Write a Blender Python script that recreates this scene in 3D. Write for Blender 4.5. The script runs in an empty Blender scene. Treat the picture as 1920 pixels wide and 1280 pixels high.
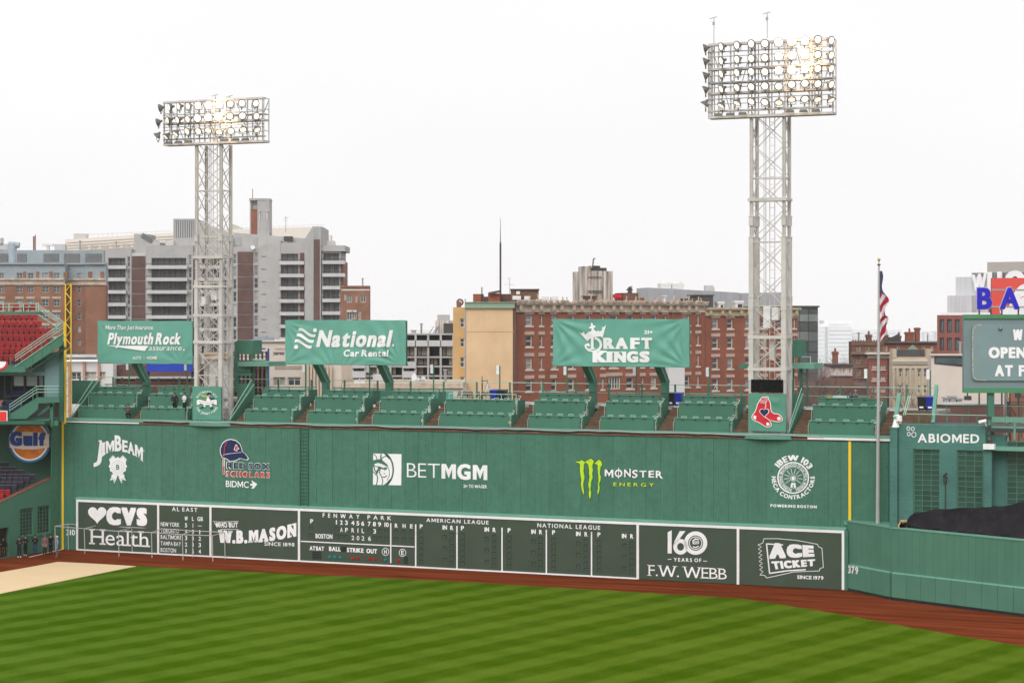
import bpy, math, random
from math import sin, cos, pi, radians, atan2, hypot
from mathutils import Matrix, Vector
random.seed(7)
sc = bpy.context.scene
COL = sc.collection
# ---------------------------------------------------------------- camera, sky, sun, exposure
F, CX, CY, H = 3920.0, 960.0, 594.0, 20.5      # focal length in px of the 1920 px photo, horizon row, eye height
cam = bpy.data.cameras.new("camera"); camo = bpy.data.objects.new("camera", cam); COL.objects.link(camo)
camo.location = (0, 0, H); camo.rotation_euler = (pi/2, 0, 0)
cam.sensor_width = 36; cam.lens = 36*F/1920; cam.shift_y = -46/1920
cam.clip_start = 1; cam.clip_end = 30000
sc.camera = camo
w = bpy.data.worlds.new("World"); sc.world = w; w.use_nodes = True
nt = w.node_tree; nt.nodes.clear()
SUN_EL, SUN_AZ = radians(38), radians(196)
sky = nt.nodes.new("ShaderNodeTexSky"); sky.sky_type = 'NISHITA'; sky.sun_disc = False
sky.sun_elevation = SUN_EL; sky.sun_rotation = SUN_AZ
bg1 = nt.nodes.new("ShaderNodeBackground"); bg1.inputs[1].default_value = 0.06
bg2 = nt.nodes.new("ShaderNodeBackground"); bg2.inputs[1].default_value = 0.965
# even cloud deck with faint soft mottling
tc = nt.nodes.new("ShaderNodeTexCoord"); mp = nt.nodes.new("ShaderNodeMapping"); mp.inputs['Scale'].default_value = (1, 1, 3)
nz = nt.nodes.new("ShaderNodeTexNoise"); nz.inputs['Scale'].default_value = 2.2; nz.inputs['Detail'].default_value = 4
rp = nt.nodes.new("ShaderNodeValToRGB")
rp.color_ramp.elements[0].color = (0.90, 0.885, 0.895, 1); rp.color_ramp.elements[0].position = .3
rp.color_ramp.elements[1].color = (0.975, 0.965, 0.97, 1); rp.color_ramp.elements[1].position = .7
mx = nt.nodes.new("ShaderNodeMixShader"); mx.inputs[0].default_value = 0.93
out = nt.nodes.new("ShaderNodeOutputWorld")
L = nt.links.new
L(tc.outputs['Generated'], mp.inputs[0]); L(mp.outputs[0], nz.inputs['Vector']); L(nz.outputs[0], rp.inputs[0])
L(rp.outputs[0], bg2.inputs[0]); L(sky.outputs[0], bg1.inputs[0])
L(bg1.outputs[0], mx.inputs[1]); L(bg2.outputs[0], mx.inputs[2]); L(mx.outputs[0], out.inputs[0])
sl = bpy.data.lights.new("sun", 'SUN'); sl.energy = 1.5; sl.angle = radians(35); sl.color = (1, .985, .96)
slo = bpy.data.objects.new("sun", sl); COL.objects.link(slo)
sd = Vector((sin(SUN_AZ)*cos(SUN_EL), cos(SUN_AZ)*cos(SUN_EL), sin(SUN_EL)))
slo.rotation_euler = sd.to_track_quat('Z', 'Y').to_euler(); slo.location = (0, -20, 90)
sc.view_settings.view_transform = 'Standard'; sc.view_settings.look = 'None'
sc.view_settings.exposure = 0.25; sc.view_settings.gamma = 1; sc.view_settings.use_curve_mapping = False
sc.cycles.max_bounces = 6; sc.cycles.diffuse_bounces = 3; sc.cycles.glossy_bounces = 3
sc.cycles.transmission_bounces = 4; sc.cycles.volume_bounces = 1; sc.cycles.transparent_max_bounces = 8
sc.cycles.use_denoising = True

# ---------------------------------------------------------------- materials
def lin(r, g, b):
    f = lambda c: (c/255/12.92) if c <= 10 else ((c/255+.055)/1.055)**2.4
    return (f(r), f(g), f(b))
MATS = {}
def mat(name, rgb, rough=.7, var=.12, scale=.8, metal=0, emit=0, obj_var=0, stretch=(1, 1, 1), bump=0, bscale=20, spec=.3, alpha=1, coord='Object', rgb2=None, rot=None):
    if name in MATS: return MATS[name]
    m = bpy.data.materials.new(name); m.use_nodes = True; n = m.node_tree; l = n.links.new
    b = n.nodes['Principled BSDF']; b.inputs['Roughness'].default_value = rough; b.inputs['Metallic'].default_value = metal
    b.inputs['Specular IOR Level'].default_value = spec; b.inputs['Alpha'].default_value = alpha
    t = n.nodes.new('ShaderNodeTexCoord'); mp = n.nodes.new('ShaderNodeMapping'); mp.inputs['Scale'].default_value = stretch
    if rot is not None: mp.vector_type = 'TEXTURE'; mp.inputs['Rotation'].default_value = (0, 0, rot)
    l(t.outputs[coord], mp.inputs[0])
    nz = n.nodes.new('ShaderNodeTexNoise'); nz.inputs['Scale'].default_value = scale; nz.inputs['Detail'].default_value = 5; nz.inputs['Roughness'].default_value = .65
    l(mp.outputs[0], nz.inputs['Vector'])
    r = n.nodes.new('ShaderNodeValToRGB')
    lo = tuple(c*(1-var) for c in rgb); hi = tuple(min(1, c*(1+var)) for c in (rgb2 or rgb))
    r.color_ramp.elements[0].color = lo+(1,); r.color_ramp.elements[1].color = hi+(1,)
    r.color_ramp.elements[0].position = .32; r.color_ramp.elements[1].position = .68
    l(nz.outputs[0], r.inputs[0]); c = r.outputs[0]
    if obj_var:
        oi = n.nodes.new('ShaderNodeObjectInfo'); mr = n.nodes.new('ShaderNodeMapRange')
        mr.inputs[3].default_value = 1-obj_var; mr.inputs[4].default_value = 1+obj_var
        vm = n.nodes.new('ShaderNodeVectorMath'); vm.operation = 'SCALE'
        l(oi.outputs['Random'], mr.inputs[0]); l(c, vm.inputs[0]); l(mr.outputs[0], vm.inputs['Scale']); c = vm.outputs[0]
    l(c, b.inputs['Base Color'])
    if bump:
        n2 = n.nodes.new('ShaderNodeTexNoise'); n2.inputs['Scale'].default_value = bscale; n2.inputs['Detail'].default_value = 6
        l(mp.outputs[0], n2.inputs['Vector'])
        bp = n.nodes.new('ShaderNodeBump'); bp.inputs['Strength'].default_value = bump; bp.inputs['Distance'].default_value = .05
        l(n2.outputs[0], bp.inputs['Height']); l(bp.outputs[0], b.inputs['Normal'])
    if emit:
        b.inputs['Emission Color'].default_value = rgb+(1,) if len(rgb) == 3 else rgb; b.inputs['Emission Strength'].default_value = emit
    MATS[name] = m; return m
def brick_mat(name, rgb, rgb2, mortar, scale=1.0, bw=.22, bh=.075, var=.18, axis='xz'):
    m = bpy.data.materials.new(name); m.use_nodes = True; n = m.node_tree; l = n.links.new
    b = n.nodes['Principled BSDF']; b.inputs['Roughness'].default_value = .85; b.inputs['Specular IOR Level'].default_value = .2
    t = n.nodes.new('ShaderNodeTexCoord'); s = n.nodes.new('ShaderNodeSeparateXYZ'); cb = n.nodes.new('ShaderNodeCombineXYZ')
    l(t.outputs['Object'], s.inputs[0]); l(s.outputs[0 if axis == 'xz' else 1], cb.inputs[0]); l(s.outputs[2], cb.inputs[1])
    br = n.nodes.new('ShaderNodeTexBrick'); br.inputs['Scale'].default_value = 1/scale
    br.inputs['Brick Width'].default_value = bw; br.inputs['Row Height'].default_value = bh; br.inputs['Mortar Size'].default_value = .008
    br.inputs['Color1'].default_value = rgb+(1,); br.inputs['Color2'].default_value = rgb2+(1,); br.inputs['Mortar'].default_value = mortar+(1,)
    l(cb.outputs[0], br.inputs['Vector'])
    nz = n.nodes.new('ShaderNodeTexNoise'); nz.inputs['Scale'].default_value = .35; nz.inputs['Detail'].default_value = 6; l(t.outputs['Object'], nz.inputs['Vector'])
    mr = n.nodes.new('ShaderNodeMapRange'); mr.inputs[1].default_value = .3; mr.inputs[2].default_value = .7; mr.inputs[3].default_value = 1-var; mr.inputs[4].default_value = 1+var
    l(nz.outputs[0], mr.inputs[0])
    vm = n.nodes.new('ShaderNodeVectorMath'); vm.operation = 'SCALE'; l(br.outputs[0], vm.inputs[0]); l(mr.outputs[0], vm.inputs['Scale'])
    l(vm.outputs[0], b.inputs['Base Color'])
    bp = n.nodes.new('ShaderNodeBump'); bp.inputs['Strength'].default_value = .3; bp.inputs['Distance'].default_value = .02; bp.invert = True
    l(br.outputs[1], bp.inputs['Height']); l(bp.outputs[0], b.inputs['Normal'])
    MATS[name] = m; return m
def streak_mat(name, rgb, dirt, rough=.75, amount=.5, sx=1.6, sz=.12, obj_var=.03, scale=1.0, rib=0):
    """paint with vertical run-off streaks and soft blotches"""
    m = bpy.data.materials.new(name); m.use_nodes = True; n = m.node_tree; l = n.links.new
    b = n.nodes['Principled BSDF']; b.inputs['Roughness'].default_value = rough; b.inputs['Specular IOR Level'].default_value = .25
    t = n.nodes.new('ShaderNodeTexCoord'); mp = n.nodes.new('ShaderNodeMapping'); mp.inputs['Scale'].default_value = (sx, sx, sz)
    l(t.outputs['Object'], mp.inputs[0])
    nz = n.nodes.new('ShaderNodeTexNoise'); nz.inputs['Scale'].default_value = 2.0*scale; nz.inputs['Detail'].default_value = 6; nz.inputs['Roughness'].default_value = .7
    l(mp.outputs[0], nz.inputs['Vector'])
    r = n.nodes.new('ShaderNodeMapRange'); r.inputs[1].default_value = .52; r.inputs[2].default_value = .8; r.inputs[3].default_value = 0; r.inputs[4].default_value = amount
    l(nz.outputs[0], r.inputs[0])
    n2 = n.nodes.new('ShaderNodeTexNoise'); n2.inputs['Scale'].default_value = .5; n2.inputs['Detail'].default_value = 5; l(t.outputs['Object'], n2.inputs['Vector'])
    r2 = n.nodes.new('ShaderNodeMapRange'); r2.inputs[1].default_value = .3; r2.inputs[2].default_value = .7; r2.inputs[3].default_value = .93; r2.inputs[4].default_value = 1.07
    l(n2.outputs[0], r2.inputs[0])
    mix = n.nodes.new('ShaderNodeMix'); mix.data_type = 'RGBA'; mix.inputs[6].default_value = rgb+(1,); mix.inputs[7].default_value = dirt+(1,)
    l(r.outputs[0], mix.inputs[0])
    vm = n.nodes.new('ShaderNodeVectorMath'); vm.operation = 'SCALE'; l(mix.outputs[2], vm.inputs[0]); l(r2.outputs[0], vm.inputs['Scale'])
    oi = n.nodes.new('ShaderNodeObjectInfo'); mr = n.nodes.new('ShaderNodeMapRange'); mr.inputs[3].default_value = 1-obj_var; mr.inputs[4].default_value = 1+obj_var
    l(oi.outputs['Random'], mr.inputs[0])
    v2 = n.nodes.new('ShaderNodeVectorMath'); v2.operation = 'SCALE'; l(vm.outputs[0], v2.inputs[0]); l(mr.outputs[0], v2.inputs['Scale'])
    cc = v2.outputs[0]
    if rib:
        wv = n.nodes.new('ShaderNodeTexWave'); wv.wave_type = 'BANDS'; wv.bands_direction = 'X'; wv.inputs['Scale'].default_value = 1/rib/2; wv.inputs['Distortion'].default_value = .15; l(t.outputs['Object'], wv.inputs['Vector'])
        pw = n.nodes.new('ShaderNodeMapRange'); pw.inputs[1].default_value = 0; pw.inputs[2].default_value = .12; pw.inputs[3].default_value = .86; pw.inputs[4].default_value = 1; l(wv.outputs[1], pw.inputs[0])
        v3 = n.nodes.new('ShaderNodeVectorMath'); v3.operation = 'SCALE'; l(cc, v3.inputs[0]); l(pw.outputs[0], v3.inputs['Scale']); cc = v3.outputs[0]
        # ball marks and dents, patched paint
        vo = n.nodes.new('ShaderNodeTexVoronoi'); vo.inputs['Scale'].default_value = 1.1; l(t.outputs['Object'], vo.inputs['Vector'])
        dm = n.nodes.new('ShaderNodeMapRange'); dm.inputs[1].default_value = .07; dm.inputs[2].default_value = .14; dm.inputs[3].default_value = .80; dm.inputs[4].default_value = 1; l(vo.outputs['Distance'], dm.inputs[0])
        n4 = n.nodes.new('ShaderNodeTexNoise'); n4.inputs['Scale'].default_value = 1.7; n4.inputs['Detail'].default_value = 7; n4.inputs['Roughness'].default_value = .75; l(t.outputs['Object'], n4.inputs['Vector'])
        pm = n.nodes.new('ShaderNodeMapRange'); pm.inputs[1].default_value = .35; pm.inputs[2].default_value = .65; pm.inputs[3].default_value = .87; pm.inputs[4].default_value = 1.10; l(n4.outputs[0], pm.inputs[0])
        mm = n.nodes.new('ShaderNodeMath'); mm.operation = 'MULTIPLY'; l(dm.outputs[0], mm.inputs[0]); l(pm.outputs[0], mm.inputs[1])
        v4 = n.nodes.new('ShaderNodeVectorMath'); v4.operation = 'SCALE'; l(cc, v4.inputs[0]); l(mm.outputs[0], v4.inputs['Scale']); cc = v4.outputs[0]
    l(cc, b.inputs['Base Color'])
    MATS[name] = m; return m

GREEN = streak_mat('green_paint', (.066, .186, .128), (.034, .115, .076), amount=.65, obj_var=.045, rib=.31)
GREEN2 = streak_mat('green_seat_paint', (.062, .182, .122), (.04, .13, .085), amount=.4)
GREENL = streak_mat('light_green_paint', (.145, .33, .25), (.09, .22, .165), amount=.4)
PAD = streak_mat('green_padding', (.078, .205, .140), (.05, .145, .095), amount=.3, obj_var=.05, rough=.55)
GREEND = mat('dark_green_steel', (.035, .12, .08), .5)
BOARD = streak_mat('scoreboard_green', (.056, .080, .056), (.09, .095, .07), amount=.4, sx=.5, sz=2)
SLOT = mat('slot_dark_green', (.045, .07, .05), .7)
SLOTD = mat('slot_painted_shadow', (.012, .018, .014), .9)
WHITE = streak_mat('white_paint', (.87, .86, .86), (.62, .64, .62), amount=.45, sx=2.5, sz=1.5, rough=.6)
WHITED = streak_mat('worn_white_paint', (.84, .83, .82), (.4, .42, .38), amount=.5, sx=3, sz=3)
CREAMT = mat('cream_tower_steel', (.57, .54, .50), .55, .10, obj_var=.05)
GREYST = mat('grey_galvanised', (.36, .37, .36), .45, .1, metal=.3)
YEL = mat('yellow_paint', (.90, .60, .02), .45, .05)
BLACK = mat('black_plastic', (.008, .008, .009), .6, spec=.1)
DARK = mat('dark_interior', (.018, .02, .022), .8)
RUST = mat('rusty_flashing', (.18, .075, .05), .8, .35, 2)
WOOD = mat('brown_step_boards', (.125, .075, .045), .8, .25, 2, obj_var=.15)
GLASSD = mat('dark_window_glass', (.075, .082, .092), .12, .35, .4, spec=.5, obj_var=.35)
GLASSB = mat('bluegreen_glass', (.09, .13, .14), .12, .3, .3, spec=.5, obj_var=.2)
NAVY = mat('navy_paint', (.008, .03, .17), .5)
REDP = mat('red_paint', (.62, .02, .035), .45)
BLUEP = mat('royal_blue_paint', (.02, .06, .45), .45)
BLUEBIN = mat('blue_bin_plastic', (.015, .03, .30), .4)
BINK = mat('black_bin_plastic', (.012, .02, .018), .4)
STEELD = mat('dark_steel', (.05, .05, .052), .5)

# ---------------------------------------------------------------- geometry helpers
class Fr:
    """a ground frame: u runs along a facade, v away from the viewer, z up"""
    def __init__(s, X, Y, ang):
        s.X, s.Y, s.a = X, Y, ang; s.c, s.s = cos(ang), sin(ang)
        s.M = Matrix.Translation((X, Y, 0)) @ Matrix.Rotation(ang, 4, 'Z')
    def uz(s, px, py, v=0):
        a = (px-CX)/F
        Y = (v + s.Y*s.c - s.X*s.s)/(s.c - a*s.s)
        return ((a*Y-s.X)*s.c + (Y-s.Y)*s.s, H-(py-CY)/F*Y)
    def u(s, px, v=0): return s.uz(px, 600, v)[0]
    def z(s, px, py, v=0): return s.uz(px, py, v)[1]
    def box(s, x0, x1, y0, y1, v=0):
        xm = (x0+x1)/2
        return s.u(x0, v), s.u(x1, v), s.z(xm, y1, v), s.z(xm, y0, v)
WORLD = Fr(0, 0, 0)
def frp(px, Y, ang): return Fr((px-CX)/F*Y, Y, radians(ang))
def P(px, py, Y): return Vector(((px-CX)/F*Y, Y, H-(py-CY)/F*Y))
def G(px, py, z=0):
    Y = F*(H-z)/(py-CY); return Vector(((px-CX)/F*Y, Y, z))

class MB:
    def __init__(s): s.v = []; s.f = []; s.m = []; s.sm = False
    def face(s, pts, m=0):
        n = len(s.v); s.v += [tuple(p) for p in pts]; s.f.append(tuple(range(n, n+len(pts)))); s.m.append(m)
    def box(s, x0, x1, y0, y1, z0, z1, m=0):
        n = len(s.v); s.v += [(x, y, z) for z in (z0, z1) for y in (y0, y1) for x in (x0, x1)]
        for q in ((0, 2, 3, 1), (4, 5, 7, 6), (0, 1, 5, 4), (2, 6, 7, 3), (0, 4, 6, 2), (1, 3, 7, 5)):
            s.f.append(tuple(n+i for i in q)); s.m.append(m)
        return s
    def hexa(s, p8, m=0):
        n = len(s.v); s.v += [tuple(p) for p in p8]
        for q in ((0, 2, 3, 1), (4, 5, 7, 6), (0, 1, 5, 4), (2, 6, 7, 3), (0, 4, 6, 2), (1, 3, 7, 5)):
            s.f.append(tuple(n+i for i in q)); s.m.append(m)
        return s
    def bar(s, p, q, w, h=None, m=0, up=(0, 0, 1)):
        p, q = Vector(p), Vector(q); d = (q-p).normalized(); h = h or w
        up = Vector(up)
        if abs(d.dot(up)) > .97: up = Vector((0, 1, 0))
        a = d.cross(up).normalized()*w/2; b = a.cross(d).normalized()*h/2
        s.hexa([p-a-b, p+a-b, p-a+b, p+a+b, q-a-b, q+a-b, q-a+b, q+a+b], m); return s
    def tube(s, p, q, r, n=8, m=0, r2=None, cap=True):
        p, q = Vector(p), Vector(q); d = (q-p).normalized(); r2 = r if r2 is None else r2
        up = Vector((0, 0, 1)) if abs(d.z) < .9 else Vector((1, 0, 0))
        a = d.cross(up).normalized(); b = a.cross(d)
        k = len(s.v)
        for c, rr in ((p, r), (q, r2)):
            for i in range(n):
                t = 2*pi*i/n; s.v.append(tuple(c+a*rr*cos(t)+b*rr*sin(t)))
        for i in range(n):
            j = (i+1) % n; s.f.append((k+i, k+j, k+n+j, k+n+i)); s.m.append(m)
        if cap:
            s.f.append(tuple(k+i for i in range(n))[::-1]); s.m.append(m)
            s.f.append(tuple(k+n+i for i in range(n))); s.m.append(m)
        return s
    def path(s, pts, r, n=6, m=0):
        for a, b in zip(pts, pts[1:]): s.tube(a, b, r, n, m)
        return s
    def prism(s, poly, v0, v1, m=0):
        """polygon in (u, z) given thickness in v"""
        n = len(poly); k = len(s.v)
        s.v += [(a, v0, b) for a, b in poly] + [(a, v1, b) for a, b in poly]
        s.f.append(tuple(range(k, k+n))); s.m.append(m); s.f.append(tuple(range(k+n, k+2*n))[::-1]); s.m.append(m)
        for i in range(n):
            j = (i+1) % n; s.f.append((k+i, k+n+i, k+n+j, k+j)); s.m.append(m)
        return s
    def slab(s, poly, z0, z1, m=0):
        n = len(poly); k = len(s.v)
        s.v += [(p[0], p[1], z1) for p in poly] + [(p[0], p[1], z0) for p in poly]
        s.f.append(tuple(range(k, k+n))); s.m.append(m); s.f.append(tuple(range(k+n, k+2*n))[::-1]); s.m.append(m)
        for i in range(n):
            j = (i+1) % n; s.f.append((k+i, k+n+i, k+n+j, k+j)); s.m.append(m)
        return s
    def disc(s, c, ru, rz, v0, v1, n=32, m=0):
        return s.prism([(c[0]+ru*cos(2*pi*i/n), c[1]+rz*sin(2*pi*i/n)) for i in range(n)], v0, v1, m)
    def ring(s, c, ru, rz, wd, v0, v1, n=40, m=0, a0=0, a1=2*pi):
        for i in range(n):
            t, q = a0+(a1-a0)*i/n, a0+(a1-a0)*(i+1)/n
            s.prism([(c[0]+(ru-wd)*cos(t), c[1]+(rz-wd)*sin(t)), (c[0]+ru*cos(t), c[1]+rz*sin(t)),
                     (c[0]+ru*cos(q), c[1]+rz*sin(q)), (c[0]+(ru-wd)*cos(q), c[1]+(rz-wd)*sin(q))], v0, v1, m)
        return s
    def stroke(s, pts, wd, v0, v1, m=0):
        for (a, b), (c, d) in zip(pts, pts[1:]):
            t = Vector((c-a, d-b)); 
            if t.length < 1e-6: continue
            nrm = Vector((-t.y, t.x)).normalized()*wd/2; e = t.normalized()*wd*.25
            s.prism([(a-e.x+nrm.x, b-e.y+nrm.y), (a-e.x-nrm.x, b-e.y-nrm.y), (c+e.x-nrm.x, d+e.y-nrm.y), (c+e.x+nrm.x, d+e.y+nrm.y)], v0, v1, m)
        return s
    def mesh(s, name, mats, off=(0, 0, 0), smooth=False):
        me = bpy.data.meshes.new(name)
        o = off; me.from_pydata([(a-o[0], b-o[1], c-o[2]) for a, b, c in s.v], [], s.f)
        for m in (mats if isinstance(mats, (list, tuple)) else [mats]): me.materials.append(m)
        if any(s.m): me.polygons.foreach_set('material_index', s.m)
        if smooth: me.polygons.foreach_set('use_smooth', [True]*len(s.f))
        me.update()
        import bmesh
        if smooth != 'raw':
            bm = bmesh.new(); bm.from_mesh(me)
            if smooth: bmesh.ops.remove_doubles(bm, verts=bm.verts, dist=1e-4)
            bmesh.ops.recalc_face_normals(bm, faces=bm.faces); bm.to_mesh(me); bm.free()
        return me

class Thing:
    def __init__(s, name, label, cat, fr=WORLD, base=(0, 0, 0), group=None, kind=None, rz=0):
        s.fr, s.b = fr, Vector(base)
        s.o = bpy.data.objects.new(name, None); COL.objects.link(s.o); s.o.empty_display_size = .3
        s.o.matrix_world = fr.M @ Matrix.Translation(s.b) @ Matrix.Rotation(rz, 4, 'Z')
        s.o['label'] = label; s.o['category'] = cat
        if group: s.o['group'] = group
        if kind: s.o['kind'] = kind
    def part(s, name, mb, mats, parent=None, label=None, kind=None, smooth=False):
        me = mb.mesh(name, mats, s.b, smooth); o = bpy.data.objects.new(name, me); COL.objects.link(o)
        o.parent = parent or s.o
        if label: o['label'] = label
        if kind: o['kind'] = kind
        return o
    def inst(s, name, me, loc, parent=None, rot=None, scale=None):
        o = bpy.data.objects.new(name, me); COL.objects.link(o); o.parent = parent or s.o
        l = Vector(loc)
        if parent is None: l = l - s.b
        o.location = l
        if rot: o.rotation_euler = rot
        if scale: o.scale = scale
        return o
def single(name, mb, mats, label, cat=None, fr=WORLD, base=(0, 0, 0), group=None, kind=None, smooth=False):
    """a thing that is one mesh"""
    me = mb.mesh(name, mats, base, smooth); o = bpy.data.objects.new(name, me); COL.objects.link(o)
    o.matrix_world = fr.M @ Matrix.Translation(base)
    if label: o['label'] = label
    if cat: o['category'] = cat
    if group: o['group'] = group
    if kind: o['kind'] = kind
    return o
def copy_tree(o, parent=None):
    c = o.copy(); COL.objects.link(c)
    if parent: c.parent = parent
    for ch in list(o.children): copy_tree(ch, c)
    return c

# ---------------------------------------------------------------- lettering
GC = {}; GCH = []
def glyph(ch, bold=0.0):
    if ch in 'MW' and 'H' in GCH:
        sw_ = .098+2*bold; h = caph(); k = (ch, round(bold, 3))
        if k not in GC:
            if ch == 'M':
                w_ = .70+1.6*bold; p = [(0, 0), (0, h), (sw_*1.15, h), (w_/2, h*.10+sw_*1.75), (w_-sw_*1.15, h), (w_, h), (w_, 0), (w_-sw_, 0), (w_-sw_, h*.66), (w_/2, h*.04), (sw_, h*.66), (sw_, 0)]
            else:
                w_ = .98+2.2*bold; e = sw_*.62; a_, c_ = .26*w_, .74*w_
                p = [(0, h), (sw_*1.1, h), (a_, sw_*1.9), (.5*w_-sw_*.5, h), (.5*w_+sw_*.5, h), (c_, sw_*1.9), (w_-sw_*1.1, h), (w_, h), (c_+e, 0), (c_-e, 0), (.5*w_, h-sw_*2.0), (a_+e, 0), (a_-e, 0)]
            GC[k] = (p, [tuple(range(len(p)))], w_)
        return GC[k]
    bold = min(bold, .02)
    k = (ch, round(bold, 3))
    if k in GC: return GC[k]
    cu = bpy.data.curves.new('g', 'FONT'); cu.body = ch; cu.size = 1; cu.offset = bold; cu.resolution_u = 3; cu.fill_mode = 'FRONT'
    o = bpy.data.objects.new('g', cu); COL.objects.link(o)
    me = bpy.data.meshes.new_from_object(o)
    vs = [tuple(v.co) for v in me.vertices]; fs = [tuple(p.vertices) for p in me.polygons]
    bpy.data.objects.remove(o); bpy.data.curves.remove(cu); bpy.data.meshes.remove(me)
    if vs:
        x0 = min(v[0] for v in vs); x1 = max(v[0] for v in vs)
    else: x0 = x1 = 0
    GC[k] = ([(v[0]-x0, v[1]) for v in vs], fs, x1-x0); return GC[k]
def shifts(b, ch=''):
    e = max(0, b-.02)*(.55 if ch == 'm' else 1)
    if ch and ch in 'MW': return [(0, 0)]
    if e < .004: return [(0, 0)]
    o = [(-e, -e*.45), (e, -e*.45), (-e, e*.45), (e, e*.45)]
    if e > .03: o += [(0, -e*.45), (0, e*.45)]
    return o
CAPH = [None]
def caph():
    if CAPH[0] is None: CAPH[0] = max(v[1] for v in glyph('H')[0]); GCH.append('H')
    return CAPH[0]
SERIF = {'F': 'lb lt', 'E': 'lb lt', 'B': 'lb lt', 'D': 'lb lt', 'R': 'lb lt rb', 'P': 'lb lt', 'W': 'lt rt', 'A': 'lb rb', 'T': 'cb', 'K': 'lb lt rb rt',
         'I': 'cb ct', 'N': 'lb lt rt', 'H': 'lb lt rb rt', 'M': 'lb rb', 'h': 'lb lt rb', 'l': 'cb ct', 'J': 'ct', '1': 'cb', 'V': 'lt rt', 'L': 'lb lt'}
def text(mb, s, fn, x0, x1, y0, y1, bold=0.0, gap=.09, space=.28, m=0, slant=0, serif=0, st=.06, v=(0, -.012), fixed_h=None):
    """lay the string out so that it fills x0..x1 with cap height y0..y1; fn maps (x, y) to (u, z)"""
    ch = caph(); items = []; x = 0; e_ = max(0, bold-.02)*.45
    for c in s:
        if c == ' ': x += space; continue
        g = glyph(c, bold); items.append((c, g, x)); x += g[2]+gap+(0 if c in 'MW' else 2*max(0, bold-.02)*.8)
    W = x-gap; kx = (x1-x0)/W; ky = (y1-y0)/ch
    def pt(a, b): return fn(x0+kx*a+slant*ky*b, y0+ky*b)
    for c, g, ox in items:
        for i, (ex, ey) in enumerate(shifts(bold, c)):
            pts = [pt(ox+a+ex, (b if c in 'MW' else b*(1-2*abs(e_)/ch)+e_)+ey) for a, b in g[0]]; n = len(mb.v)
            mb.v += [(p[0], v[1]-.0012*i, p[1]) for p in pts]
            for f in g[1]: mb.f.append(tuple(n+i for i in f)); mb.m.append(m)
        if serif and c in SERIF:
            for t in SERIF[c].split():
                sw = .055+bold
                cxx = {'l': sw, 'r': g[2]-sw, 'c': g[2]/2}[t[0]]; top = max(q[1] for q in g[0])
                yy = (0, st) if t[1] == 'b' else (top-st, top)
                q = [pt(ox+cxx-serif, yy[0]), pt(ox+cxx+serif, yy[0]), pt(ox+cxx+serif, yy[1]), pt(ox+cxx-serif, yy[1])]
                mb.face([(p[0], v[1], p[1]) for p in q], m)
    return W
ID = lambda a, b: (a, b)
def text_px(mb, s, fr, xl, xr, yt, yb, vv, proud=.012, **k):
    """flat lettering on the plane v = vv; box read at its left end"""
    u0, z1 = fr.uz(xl, yt, vv); z0 = fr.z(xl, yb, vv); u1 = fr.u(xr, vv)
    text(mb, s, ID, u0, u1, z0, z1, v=(0, vv-proud), **k)
def arc_text(mb, s, c, r, h, a0, a1, inward=False, bold=.02, v=0, m=0, gap=.1, wscale=1, serif=0):
    """text around a circle: a0 to a1 in degrees, clockwise along the top (or counter-clockwise along the bottom)"""
    ch = caph(); xs = []; x = 0
    for q in s:
        if q == ' ': x += .3; continue
        g = glyph(q, bold); xs.append((g, x, q)); x += g[2]+gap
    W = x-gap
    for g, ox, q in xs:
        n = len(mb.v)
        for k, (ex, ey) in enumerate(shifts(bold, q)):
            n = len(mb.v)
            for a, b in g[0]:
                t = radians(a0+(a1-a0)*(ox+a+ex)/W); rr = r+(h*(b+ey)/ch if not inward else -h*(b+ey)/ch+h)
                mb.v.append((c[0]+rr*cos(t), v-.0012*k, c[1]+rr*sin(t)))
            for f in g[1]: mb.f.append(tuple(n+i for i in f)); mb.m.append(m)
# ================================================================= FIELD
WFR = Fr(-39.5, 184.6, atan2(-27.5, 64.8))        # the tall left-field wall
def remap(mb, fr, vv, ox=0, oy=0, s=1):
    """drawing coordinates (x, depth, -y) of a flat emblem -> its wall plane"""
    mb.v = [(lambda q: (q[0], vv+b, q[1]))(fr.uz(ox+a*s, oy-c*s, vv)) for a, b, c in mb.v]; return mb
def qtext(mb, s, TL, TR, BL, BR, v=0, **k):
    """text stretched between four drawing corners given as (x, y down)"""
    def fn(a, b):
        t = (TL[0]*(1-a)+TR[0]*a, TL[1]*(1-a)+TR[1]*a); o = (BL[0]*(1-a)+BR[0]*a, BL[1]*(1-a)+BR[1]*a)
        return (o[0]*(1-b)+t[0]*b, -(o[1]*(1-b)+t[1]*b))
    text(mb, s, fn, 0, 1, 0, 1, v=(0, v), **k)
def rtext(mb, s, x0, x1, y0, y1, v=0, dy=0, **k): qtext(mb, s, (x0, y0), (x1, y0+dy), (x0, y1), (x1, y1+dy), v, **k)
def neg(pts): return [(a, -b) for a, b in pts]

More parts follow.
